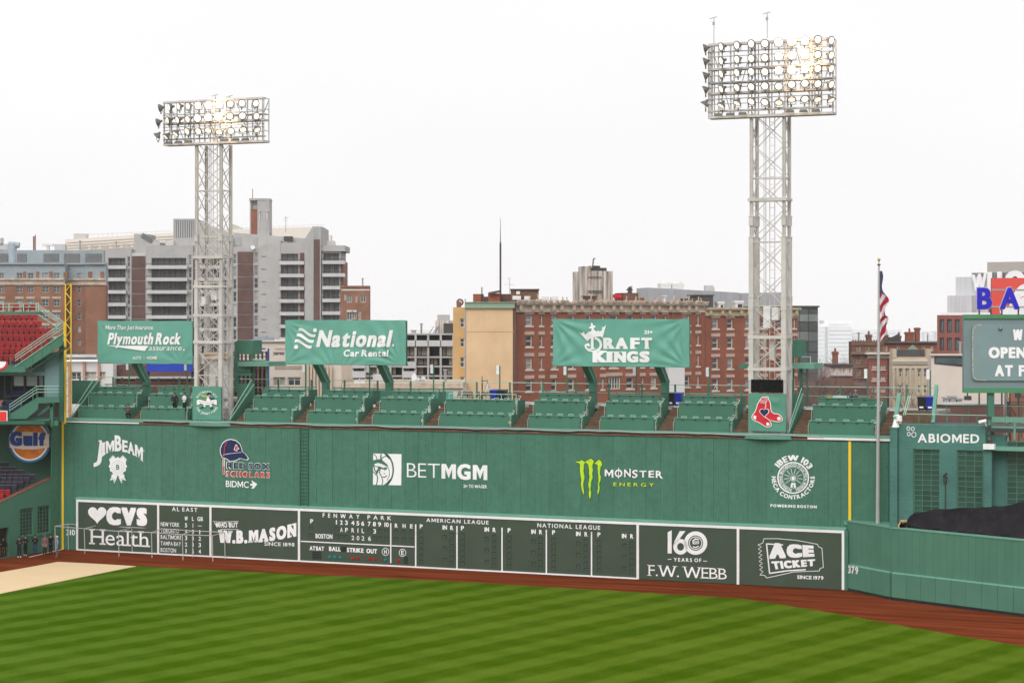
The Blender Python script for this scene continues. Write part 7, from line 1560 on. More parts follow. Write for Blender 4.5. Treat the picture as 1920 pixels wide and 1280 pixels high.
mb = MB(); a = WF.box(640, 693, 545, 552, -.1); mb.box(a[0], a[1], -.12, -.001, a[2]+1.0, a[3]); t.part('pale_band', mb, CREAM); mb = MB(); a = WF.box(637.5, 693.5, 535.5, 540, -.2); mb.box(a[0], a[1], -.2, .3, a[3]-.3, a[3]); t.part('coping', mb, BRICKH)
for x0, x1 in ((650, 661), (660, 669)): mb = MB(); a = WF.box(x0, x1, 581, 585, -.15); mb.box(a[0], a[1], -.2, -.001, a[2], a[3]); t.part('lintel', mb, CREAM)
# ---- 7. grey metal building, dark glass block
GM = frp(1215, 430, 8); METG = mat('grey_metal_cladding', (.34, .345, .365), .45, .06, .3, obj_var=.06)
t = Thing('metal_clad_building', 'low grey metal-clad building behind the brick block', 'building', GM, (0, 0, 0)); xs = [1215+i*12.3 for i in range(15)]
for i in range(14): volume(t, GM, xs[i]+.15, xs[i+1], 539+(i*.68), random.uniform(0, .12), 12, METG, yt2=539.2+((i+1)*.68), zb=8, name='cladding_panel')
volume(t, GM, 1387.5, 1480, 549.5, .5, 12, METG, zb=8, yt2=547.5, name='rear_wing')
for x0, x1 in ((1238.5, 1259), (1260.5, 1283)):
    a, b, c, e = GM.box(x0, x1, 527, 541, 3); mb = MB(); mb.tube(((a+b)/2, 4.5, e-.45), ((a+b)/2, 4.5, e), (b-a)/2.1, 18, r2=(b-a)/2.6); mb.box(a, b, 3, 6, c, e-.45); mb.box(a-.05, b+.05, 2.95, 6.05, (c+e)/2-.06, (c+e)/2+.06)
    single('cooling_tower', mb, WHWALL, 'pale cooling tower on the grey metal roof, '+('left one of the pair' if x0 < 1250 else 'right one of the pair'), 'cooling tower', GM, (a, 3, c), group='pair of cooling towers')
D2 = frp(1320, 262, 10)
sbox('roof_cabin', D2, 1306, 1337, 554.5, 578, 0, 4, mat('dark_grey_cabin', (.07, .07, .072), .7), 'dark grey boxy cabin on the brick roof above the crown billboard', 'roof structure', cap)
sbox('chimney', D2, 1283.5, 1301, 561.5, 572, -1, 2, BRICKB, 'low brown brick chimney left of the dark roof cabin', 'chimney', cap); sbox('vent_stack', D2, 1244, 1248.5, 556, 571, -1, .5, WHWALL, 'white square vent above the cornice', 'vent', cap)
for x0, x1, y0, lb in ((1347, 1357, 565, 'left'), (1379, 1393, 563.5, 'right')): sbox('rooftop_unit', D2, x0, x1, y0, 578, -.5, 1.5, WHWALL, f'white rooftop unit over the yellowish cornice, {lb} of two', 'air conditioner', lambda mb, a, b, c, e, v, d: (mb.box(a-.1, b+.1, v-.1, v+d, e-.3, e), mb.box(a+.3, b-.1, v-.04, v, c, e-.45, 1)), [WHWALL, STEELD])
GLF = frp(1482, 330, 14); DG = mat('smoky_glass_wall', (.10, .115, .115), .15, .25, .2, spec=.6, obj_var=.35)
t = Thing('glass_building', 'dark glass office block right of the second light tower', 'building', GLF, (0, 0, 0)); xg = [1470, 1484, 1500, 1516, 1534.5]; yg = [576, 588, 603, 621, 640, 660, 683, 700, 722, 745]
mb = MB(); mb.box(GLF.u(1430), GLF.u(1535), .3, 12, 0, GLF.z(1500, 574)); mb.box(GLF.u(1430), GLF.u(1536), -.2, .5, GLF.z(1500, 576), GLF.z(1500, 573)); t.part('frame', mb, mat('dark_bronze_frame', (.075, .08, .08), .5))
for i in range(4):
    for j in range(9): a, b, c, e = GLF.box(xg[i]+.5, xg[i+1]-.5, yg[j]+.6, yg[j+1]-.6); mb = MB(); mb.box(GLF.u(xg[i]+.5), GLF.u(xg[i+1]-.5), .1, .2, GLF.z(1500, yg[j+1]-.6), GLF.z(1500, yg[j]+.6)); t.part('pane', mb, DG if j not in (1, 3) else mat('paler_glass_wall', (.19, .215, .20), .2, .2, .2, obj_var=.25))
# far towers, the mist put into their pale wall and window colours
FT = frp(1600, 830, 0); PF = mat('far_mist_tinted_cladding', (.84, .85, .86), .7, .03, .05); PG = mat('far_mist_tinted_glass', (.76, .78, .80), .4, .08, .05)
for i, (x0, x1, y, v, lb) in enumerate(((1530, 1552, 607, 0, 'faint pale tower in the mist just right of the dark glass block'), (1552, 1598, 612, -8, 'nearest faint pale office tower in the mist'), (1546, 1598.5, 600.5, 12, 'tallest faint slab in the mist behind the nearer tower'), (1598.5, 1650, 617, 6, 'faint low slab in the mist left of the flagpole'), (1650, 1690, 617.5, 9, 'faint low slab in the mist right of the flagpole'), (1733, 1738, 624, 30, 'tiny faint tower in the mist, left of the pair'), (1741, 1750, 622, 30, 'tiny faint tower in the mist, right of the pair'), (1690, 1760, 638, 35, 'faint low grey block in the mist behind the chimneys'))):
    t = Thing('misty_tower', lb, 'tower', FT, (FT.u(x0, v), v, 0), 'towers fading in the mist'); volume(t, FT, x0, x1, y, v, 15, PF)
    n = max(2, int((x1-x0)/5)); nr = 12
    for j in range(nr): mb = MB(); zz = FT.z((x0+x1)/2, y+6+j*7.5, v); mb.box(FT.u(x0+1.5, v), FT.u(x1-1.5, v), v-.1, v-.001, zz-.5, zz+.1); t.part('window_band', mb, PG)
mb = MB(); rn = random.Random(4); x = -420  # added row of low mist-coloured blocks masking the far edge of the ground
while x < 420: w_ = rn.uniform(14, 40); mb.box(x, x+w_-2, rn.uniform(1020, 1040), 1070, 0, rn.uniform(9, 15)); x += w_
single('distant_mist_blocks', mb, PF, 'row of low distant blocks with mist put into their pale colour', kind='stuff')
# ---- 8. old brick houses on the right
RH = frp(1650, 330, 0)
t = Thing('brick_house', 'brown brick house with heavy cornice left of the flagpole', 'house', RH, (0, 0, 0)); ops = []
for x0, x1 in ((1606, 1613.5), (1623, 1630), (1640, 1645)):
    for y0, y1 in ((649, 658), (672.5, 681), (693.5, 704), (715, 725)): ops.append(window(t, RH, x0, x1, y0, y1, 0, 's', STONE, GLASSD, LINT))
volume(t, RH, 1597, 1657, 640, 0, 3, BRICKB, ops)
for y0, y1, v in ((660, 664, -.8), (687, 689, -.3), (707, 709.5, -.3), (645, 646.5, -.2)): mb = MB(); a = RH.box(1596, 1657.5, y0, y1, v); mb.box(a[0], a[1], v, -.001, a[2], a[3]); t.part('stone_course', mb, mat('brown_stone', (.24, .16, .11), .85, .15))
mb = MB()
for i in range(12): a = RH.u(1598+i*5); mb.box(a, a+.25, 0, .3, RH.z(1620, 640), RH.z(1620, 637))
t.part('parapet', mb, BRICKB)
def chimney(x0, x1, y0, y1, v, lb, m=BRICK, pots=2):
    a, b, c, e = RH.box(x0, x1, y0, y1, v); mb = MB(); mb.box(a, b, v, v+1.2, c, e); mb.box(a-.12, b+.12, v-.12, v+1.32, e-.35, e-.1)
    for i in range(pots): x = a+(b-a)*(i+.5)/pots; mb.tube((x, v+.6, e), (x, v+.6, e+.55), .16, 8)
    single('chimney', mb, m, lb, 'chimney', RH, (a, v, c))
chimney(1625.5, 1634.5, 627, 640, 4, 'brick chimney with pots on the brown house left of the flagpole', BRICKB, 1); chimney(1657, 1665, 627, 642, 3, 'tall brick chimney with two thin pots right of the flagpole', BRICKB); chimney(1684, 1689.5, 629, 641, 3, 'small brick chimney beside the dark dormer', BRICKB, 1)
chimney(1699, 1714, 622, 641, 2, 'broad square brick stack with a pale band on the long brick house', BRICK, 1); chimney(1717, 1725, 614, 641, 2.2, 'tall narrow brick stack right of the broad one', BRICK, 0); chimney(1562.5, 1571.5, 659, 686, 0, 'lone tall brick chimney above the small white house', BRICK, 1)
sbox('dormer', RH, 1668, 1682, 632, 641, 2, 2, TAR, 'dark pitched dormer between the chimneys', 'dormer', lambda mb, a, b, c, e, v, d: mb.prism([(a-1.2, c), (b+.3, c), (b+.3, e+.6)], v-.2, v))
R2 = frp(1700, 345, 0); t = Thing('brick_house', 'long red brick house with a grey roof edge behind the beige stone front', 'house', R2, (0, 0, 0)); ops = [window(t, R2, x0, x1, 648, 658, 0, 'v', CREAM, GLASSD) for x0, x1 in ((1652, 1658), (1660, 1664), (1680, 1687), (1728, 1735), (1745, 1750))]
volume(t, R2, 1645, 1757, 642.5, 0, 4, BRICK, ops); mb = MB(); a = R2.box(1644, 1757, 639.5, 642.5, -.6); mb.box(a[0], a[1], -.6, .3, a[2], a[3]); t.part('roof_edge', mb, mat('slate_green', (.16, .20, .18), .6)); mb = MB(); a = R2.box(1701, 1722, 646, 655, -.5); mb.prism([(a[0], a[2]), (a[1], a[2]), ((a[0]+a[1])/2, a[3])], -.6, 0); t.part('green_pediment', mb, COPPER)
R3 = frp(1628, 290, 0); t = Thing('brick_house', 'narrow brick bay-front house under a broad white cornice, behind the flagpole', 'house', R3, (0, 0, 0)); ops = []
for x0, x1 in ((1635, 1644), (1651, 1660)):
    for y0, y1 in ((684, 691), (705, 712), (727, 735)): ops.append(window(t, R3, x0, x1, y0, y1, 0, 't', CREAM, GLASSD))
volume(t, R3, 1629, 1664, 671, 0, 2, BRICKM, ops); volume(t, R3, 1664, 1673, 664, 1, 1, BRICKD, name='side_wall')
for y0, y1, v in ((660.5, 664, -1.0), (664, 666.5, -.3), (666.5, 671, -.12)): mb = MB(); a = R3.box(1624 if v < -.5 else 1628, 1674, y0, y1, v); mb.box(a[0], a[1], v, .3, a[2], a[3]); t.part('cornice', mb, CREAM)
for y in (693.5, 714.5): mb = MB(); a = R3.box(1634, 1661, y-1, y+1, -.2); mb.box(a[0], a[1], -.2, -.001, a[2], a[3]); t.part('stone_band', mb, CREAM)
R4 = frp(1673, 280, 0); BEI = mat('beige_limestone', (.50, .42, .31), .85, .1, .6, bump=.2, bscale=5); t = Thing('stone_house', 'beige limestone house front with tall pilasters and a dark roof box', 'house', R4, (0, 0, 0)); ops = []
for x0, x1 in ((1686, 1691), (1698, 1702.5), (1721, 1726), (1732, 1738)):
    for y0, y1 in ((692, 707), (722, 737)): ops.append(window(t, R4, x0, x1, y0, y1, 0, 's', CREAM, GLASSD))
volume(t, R4, 1673.5, 1745, 669.5, 0, 2.5, BEI, ops)
for x in (1675, 1682, 1694, 1706, 1716, 1729, 1741): mb = MB(); a = R4.u(x); mb.box(a-.14, a+.18, -.22, -.001, 0, R4.z(1700, 689)); t.part('pilaster', mb, BEI)
for y0, y1, v in ((676, 678, -.5), (678, 682, -.3), (688.5, 690, -.25)): mb = MB(); a = R4.box(1673, 1745.5, y0, y1, v); mb.box(a[0], a[1], v, -.001, a[2], a[3]); t.part('entablature', mb, CREAM)
for x in (1673.5, 1738): mb = MB(); a = R4.box(x, x+7.5, 654, 670, -.1); mb.box(a[0], a[1], -.1, 2, a[2], a[3]); t.part('parapet_block', mb, BEI)
mb = MB(); a = R4.box(1682, 1736.5, 655, 668.5, 1.5); mb.box(a[0], a[1], 1.5, 4, a[2], a[3]); t.part('roof_box', mb, mat('dark_grey_louvres', (.085, .085, .085), .6))
mb = MB()
for i in range(9): a_ = a[0]+(a[1]-a[0])*(i+.6)/9.5; mb.box(a_, a_+.07, 1.44, 1.5, a[2]+.2, a[3]-.1)
t.part('louvre_rib', mb, STEELD)
R5 = frp(1560, 300, 0); t = Thing('white_house', 'small white and pink house with a dark mansard roof among bare trees', 'house', R5, (0, 0, 0)); ops = [window(t, R5, x0, x1, 691, 700, 0, 's', CREAM, GLASSD) for x0, x1 in ((1562, 1565.5), (1574, 1578), (1580, 1584.5), (1591.5, 1596))]
volume(t, R5, 1558, 1598, 687.5, 0, 8, mat('pinkish_white_render', (.60, .50, .47), .8), ops, zb=10); mb = MB(); a = R5.box(1556, 1599, 683, 687.5, -.3); mb.box(a[0], a[1], -.4, 6, a[2], a[3]); t.part('roof', mb, TAR)
volume(t, R5, 1553, 1600, 709, -3, 8, BRICKB, name='lower_storey'); mb = MB(); a = R5.box(1560, 1599, 701, 709, -2.8); mb.box(a[0], a[1], -2.9, -.2, a[2], (a[2]+a[3])/2); t.part('terrace', mb, STEELD)
mb = MB(); mb.box(R5.u(1500, -6), R5.u(1760, -6), -8, 20, 0, R5.z(1620, 726, -6)); single('brown_rooftop', mb, BRICKD, 'low brown roofs and walls between the houses behind the right seats', 'building', R5, (R5.u(1500, -6), -6, 0))
# ---- 9. modern block with signs
MBF = frp(1757, 300, -35); t = Thing('modern_building', 'pink brick and white glass modern block at the right edge', 'building', MBF, (0, 0, 0)); ops = []
for x0, x1 in ((1761.5, 1770), (1775.5, 1785), (1790, 1799.5), (1805, 1813), (1820, 1829)):
    for y0, y1 in ((598.5, 623.5), (633, 657)): ops.append(window(t, MBF, x0, x1, y0, y1, 0, 't', STEELD, mat('pale_reflecting_glass', (.22, .25, .26), .12, .3, 1, spec=.6, obj_var=.3), xr=1785))
volume(t, MBF, 1757, 1990, 590.5, 0, 25, BRICKM, ops, xz=1785); mb = MB(); mb.box(MBF.u(1762), MBF.u(1990), .4, .46, MBF.z(1785, 590), MBF.z(1785, 586)); t.part('glass_balustrade', mb, PF)
WHC = mat('white_metal_fins', (.58, .59, .61), .5, .05, .3, obj_var=.06)
for (xa, xb, ya, v, st) in ((1776, 1822, 554, 2, 3.0), (1792, 1852, 519, 4, 3.6)):
    x = xa
    while x < xb-.5: volume(t, MBF, x, min(xb, x+st)-.12, ya, v+random.uniform(0, .1), 12, WHC, zb=21, name='cladding_fin', xz=(xa+xb)/2); x += st
volume(t, MBF, 1822, 1990, 511, 4.5, 15, DG, zb=21, name='glass_storey', xz=1870); volume(t, MBF, 1851, 1990, 491, 6, 15, mat('warm_grey_panel', (.42, .38, .35), .8, .04), zb=24, name='plant_storey', xz=1880)
for x in range(1824, 1925, 7): mb = MB(); a = MBF.u(x, 4.5); mb.box(a-.05, a+.05, 4.35, 4.49, 22, MBF.z(1870, 511, 4.5)); t.part('mullion', mb, GREYST)
for y in (528, 548, 568): mb = MB(); z = MBF.z(1870, y, 4.5); mb.box(MBF.u(1822, 4.5), MBF.u(1990, 4.5), 4.3, 4.48, z-.15, z+.15); t.part('floor_band', mb, GREYST)
m_ = MB(); qtext(m_, 'W', (1822, 515), (1850.5, 511), (1826, 546), (1846, 546), bold=.05); qtext(m_, 'H', (1853, 511), (1879.5, 510), (1853, 548), (1879.5, 548), bold=.07); qtext(m_, 'O', (1886, 509), (1924, 508), (1886, 547), (1924, 547), bold=.08)
lo = Thing('roof_lettering', 'tall white capitals along the top of the modern building', 'sign', MBF, (MBF.u(1822, 3.6), 3.6, 38)); lm = remap(m_, MBF, 3.3); f0 = lm.mesh('x', WHITE, lo.b); lo.part('letters', lm, WHITE)
# red billboard and blue roof letters
AF = Fr(0, 205, 0); t = Thing('red_billboard', 'large red advertising board with a white round shape behind the blue letters', 'billboard', AF, (AF.u(1860), 0, 18)); a, b, c, e = AF.box(1860, 1990, 521, 590, 0)
mb = MB(); mb.box(a, b, .05, .5, c, e); t.part('panel', mb, mat('coral_red_print', (.72, .085, .065), .6, .05, .5))
m_ = MB(); m_.prism(neg([(1905, 543), (1912, 536), (1922, 531), (1990, 528), (1990, 590), (1878, 590), (1874, 584), (1880, 578), (1892, 575), (1896, 560)]), 0, .004, 0); m_.stroke(neg([(1913, 558), (1917, 556.5), (1925, 555)]), 1, -.01, -.005, 1); m_.stroke(neg([(1860, 543.5), (1990, 543.5)]), 3, -.02, -.01, 2); m_.stroke(neg([(1860, 575), (1990, 576)]), 3, -.02, -.01, 2)
t.part('printed_shape', remap(m_, AF, .03), [WHITE, REDP, GREYST])
mb = MB()
for x in (1861, 1887, 1913): mb.box(AF.u(x), AF.u(x+1), .5, .8, 5, e)
t.part('support', mb, STEELD)
BF = Fr(0, 190, 0); BLET = mat('blue_neon_face', (.02, .012, .50), .35, .08)
for ch, x0, x1, lb in (('B', 1833, 1861.5, 'large blue roof letter B with a pale rim'), ('A', 1875.5, 1913, 'large blue roof letter A with a pale rim')):
    t = Thing('roof_letter', lb, 'sign letter', BF, (BF.u(x0), 0, 20))
    m_ = MB(); rtext(m_, ch, x0-.6, x1+.6, 539.2, 579.3, bold=.062, serif=.05); t.part('pale_rim', remap(m_, BF, .0), mat('lilac_rim', (.55, .55, .75), .5))
    m_ = MB(); rtext(m_, ch, x0+.3, x1-.3, 540.3, 578.2, bold=.045, serif=.03); t.part('blue_face', remap(m_, BF, -.12), BLET)
    mb = MB(); a, b, c, e = BF.box(x0+2, x1-2, 579, 596, .2); mb.box(a, a+.12, .2, .32, c-8, e); mb.box(b-.12, b, .2, .32, c-8, e); mb.box(a, b, .2, .3, c+.1, c+.25); t.part('support', mb, STEELD)
# cream industrial building
IF = frp(1745, 240, 0); t = Thing('cream_industrial_building', 'cream industrial building with a slanting strip window below the pink brick block', 'building', IF, (0, 0, 0)); volume(t, IF, 1746, 1895, 665, 0, 2, CRWALL, xz=1780)
mb = MB(); a = IF.box(1744, 1896, 663, 666.5, -.4); mb.box(a[0], a[1], -.4, .2, a[2], a[3]); t.part('coping', mb, CREAM)
m_ = MB(); m_.prism(neg([(1752, 668), (1812, 668), (1812, 688), (1752, 682)]), 0, .05, 0); m_.prism(neg([(1754.5, 670), (1812, 670), (1812, 683.5), (1754.5, 680)]), -.03, -.01, 1); t.part('strip_window', remap(m_, IF, -.06), [STEELD, GLASSB])
volume(t, IF, 1740, 1882, 757, -2.5, 2.4, BRICKD, name='brick_base'); mb = MB(); a = IF.box(1738, 1883, 753.5, 757.5, -2.7); mb.box(a[0], a[1], -2.8, -2.4, a[2], a[3]); t.part('gutter', mb, CONCL)
for x0, x1, y0, y1, lb in ((1771, 1779, 747, 754, 'pale curved vent'), (1782, 1792, 745, 754, 'grey box vent'), (1795, 1804, 749, 754, 'low pipe vent')): sbox('rooftop_vent', IF, x0, x1, y0, y1, -2, .8, GREYST, lb+' on the brick base right of the bins', 'vent', cap)
t = Thing('brick_building', 'orange brick building with a black fire escape at the lower right edge', 'building', IF, (0, -1, 0)); ops = [window(t, IF, 1903, 1914, 730, 746, -1, 's', STEELD, GLASSD)]; volume(t, IF, 1895.5, 1990, 722, -1, 12, BRICKH, ops)
for p, q in (((1888, 735), (1888, 780)), ((1892, 745), (1892, 780)), ((1888, 754), (1935, 754)), ((1888, 752), (1905, 779)), ((1908, 737), (1935, 757)), ((1888, 759), (1935, 759))): mb = MB(); a_ = IF.uz(*p, -2.4); b_ = IF.uz(*q, -2.4); mb.bar((a_[0], -2.4, a_[1]), (b_[0], -2.4, b_[1]), .12); t.part('fire_escape_bar', mb, STEELD)

# small roof clutter
def clutter(fr, x, y, v, kind, lb):
    a = fr.uz(x, y, v); mb = MB()
    if kind == 'pipe': mb.tube((a[0], v, a[1]-.6), (a[0], v, a[1]+1.3), .14, 8); mb.tube((a[0], v, a[1]+1.3), (a[0], v, a[1]+1.45), .24, 8)
    elif kind == 'box': mb.box(a[0]-.9, a[0]+.9, v, v+1.2, a[1]-.5, a[1]+.9); mb.box(a[0]-.7, a[0]+.7, v-.05, v, a[1]-.1, a[1]+.7); mb.tube((a[0]+1.1, v+.4, a[1]-.4), (a[0]+1.1, v+.4, a[1]+.5), .1, 6)
    else: mb.tube((a[0], v, a[1]-.5), (a[0], v, a[1]+3.2), .05, 5); mb.bar((a[0]-.6, v, a[1]+2.6), (a[0]+.6, v, a[1]+2.8), .05); mb.bar((a[0]-.4, v, a[1]+2.1), (a[0]+.4, v, a[1]+2.25), .05)
    single({'pipe': 'vent_pipe', 'box': 'rooftop_unit', 'mast': 'roof_aerial'}[kind], mb, [GREYST, CONCL, STEELD][hash(lb) % 1 if False else {'pipe': 0, 'box': 1, 'mast': 2}[kind]], lb, {'pipe': 'vent', 'box': 'air conditioner', 'mast': 'aerial'}[kind], fr, (a[0], v, a[1]))
for fr, x, y, v, k, lb in ((CT, 218, 464.5, 2, 'pipe', 'thin vent pipe on the left roof of the apartment tower'), (CT, 318, 458.5, 2, 'box', 'small unit on the second roof step of the apartment tower'), (CT, 508, 447, 5, 'pipe', 'vent pipe on the sloping penthouse of the apartment tower'), (CT, 536, 431, 6, 'mast', 'branched aerial on the apartment tower penthouse'),
    (CT, 620, 459, 2, 'box', 'small unit on the right roof step of the apartment tower'), (HB, 112, 467.5, 4, 'box', 'grey unit on the right of the hotel roof'), (HB, 150, 467.5, 4, 'pipe', 'vent pipe on the right of the hotel roof'), (HB, 8, 467, 4, 'box', 'grey unit at the left end of the hotel roof'),
    (CF, 790, 625, 3, 'pipe', 'vent pipe on the concrete frame roof'), (WF, 680, 535.5, 3, 'pipe', 'vent pipe on the reddish brick wing'), (LB, 715, 718, 3, 'box', 'grey unit on the low pale building left of the yellow one'), (LB, 835, 718, 3, 'pipe', 'vent pipe on the low pale building beside the yellow one'),
    (IF, 1800, 664, 3, 'pipe', 'vent pipe on the cream industrial roof'), (RH, 1610, 640, 4, 'pipe', 'vent pipe on the brown brick house'), (GM, 1330, 543, 4, 'box', 'pale unit on the grey metal roof')): clutter(fr, x, y, v, k, lb)
# ================================================================= BARE TREES
BARK = mat('bare_bark', (.14, .10, .085), .9, .2, 3); TWIG = mat('reddish_twigs', (.20, .14, .125), .9, .2, 3)
def tree(lb, base, h, spread, seed, tr=.16, levels=5, cnt=3, grp='bare trees behind the seats'):
    rnd = random.Random(seed); tk = MB(); cr = MB(); stack = [(Vector(base), Vector((rnd.uniform(-.1, .1), rnd.uniform(-.1, .1), 1)), h*.34, tr, 0)]
    while stack:
        p, d, ln, r, lv = stack.pop(); segs = 2; q = p; dd = d.normalized()
        for s in range(segs):
            dn = (dd+Vector((rnd.uniform(-.18, .18), rnd.uniform(-.18, .18), rnd.uniform(-.02, .12)))).normalized(); n = q+dn*ln/segs
            (tk if lv < 2 else cr).tube(q, n, r*(1-.2*s), 5 if lv < 2 else 3, r2=r*(.8-.15*s), cap=False); q = n; dd = dn
        if lv < levels:
            for i in range(cnt+(1 if lv in (1, 2, 3) else 0)):
                a = rnd.uniform(0, 2*pi); up = rnd.uniform(.35, 1.0); nd = (dd*.75+Vector((cos(a)*spread, sin(a)*spread, up*.45))).normalized()
                stack.append((p.lerp(q, rnd.uniform(.45, 1)), nd, ln*rnd.uniform(.6, .82), max(.012, r*.55), lv+1))
    t = Thing('bare_tree', lb, 'tree', WORLD, base, grp); t.part('trunk', tk, BARK); t.part('crown', cr, TWIG, kind='stuff')
def tp(px, Y, z=0): return ((px-CX)/F*Y, Y, z)
tree('bare tree right of the dark glass block, in the mist', tp(1548, 275, 0), 17, .75, 3, .2)
tree('bare tree rising behind the lone brick chimney', tp(1580, 318, 0), 19, .8, 5, .2)
tree('leaning bare tree at the foot of the dark glass block', tp(1528, 262, 0), 13, .8, 8, .16)
tree('bare tree against the brick wall beneath the crown billboard', tp(1160, 226, 0), 13, .6, 11, .12, 5)
tree('slim bare tree between the crown billboard posts, right side', tp(1222, 228, 0), 14, .5, 12, .11, 5)
tree('bare tree in front of the smooth brick block beside the second tower', tp(1385, 228, 0), 15, .8, 14, .14, 5)
tree('bare tree in front of the beige limestone house', tp(1708, 262, 0), 14, .55, 17, .12, 5)
tree('low bare tree left of the crown billboard left post', tp(1095, 230, 0), 11.5, .7, 19, .1, 5)
# ================================================================= FIELD FRAMES OF THIN PIPE
t = Thing('pipe_frame', 'long empty canopy frame of thin white pipe in front of the left boards', 'pipe frame', WORLD, (-38, 178, 0))
WP = mat('grey_white_pipe', (.50, .49, .46), .4, .05)
ft = [(103, 1030), (157, 1034), (171, 1035.5), (222, 1043), (284, 1046), (342, 1050), (398, 1052.5)]
bk = [(127, 1028), (181, 1029.5), (193, 1034), (247, 1036), (304, 1040.5), (361, 1045), (422, 1046)]
fr_t = [(103, 992), (157, 993), (222, 998), (284, 999.5), (342, 1001.5), (398, 1005)]; 
Ht = 2.15
front = [G(103, 1032), G(158, 1037), G(222, 1042.5), G(284, 1045), G(342, 1049.5), G(398, 1051.5)]
bkp = [G(127.5, 1030), G(181, 1033), G(247, 1036.8), G(304.7, 1039.5), G(360.5, 1044), G(421, 1047)]
for i, p in enumerate(front):
    for q, nm in ((p, 'front_leg'), (bkp[i], 'rear_leg')):
        mb = MB(); mb.tube((q.x+.05, q.y, 0), (q.x, q.y, Ht if nm == 'front_leg' else Ht+.1)  , .036, 6); t.part('leg', mb, WP)
    mb = MB(); mb.tube((p.x, p.y, Ht), (bkp[i].x, bkp[i].y, Ht+.1)  , .036, 6); t.part('rafter', mb, WP)
    mid = p.lerp(bkp[i], .5)
for i in range(5):
    for a, b, z in ((front[i], front[i+1], Ht), (bkp[i], bkp[i+1], Ht+.1)):
        mb = MB(); mb.tube((a.x, a.y, z), (b.x, b.y, z)  , .036, 6); t.part('long_rail', mb, WP)
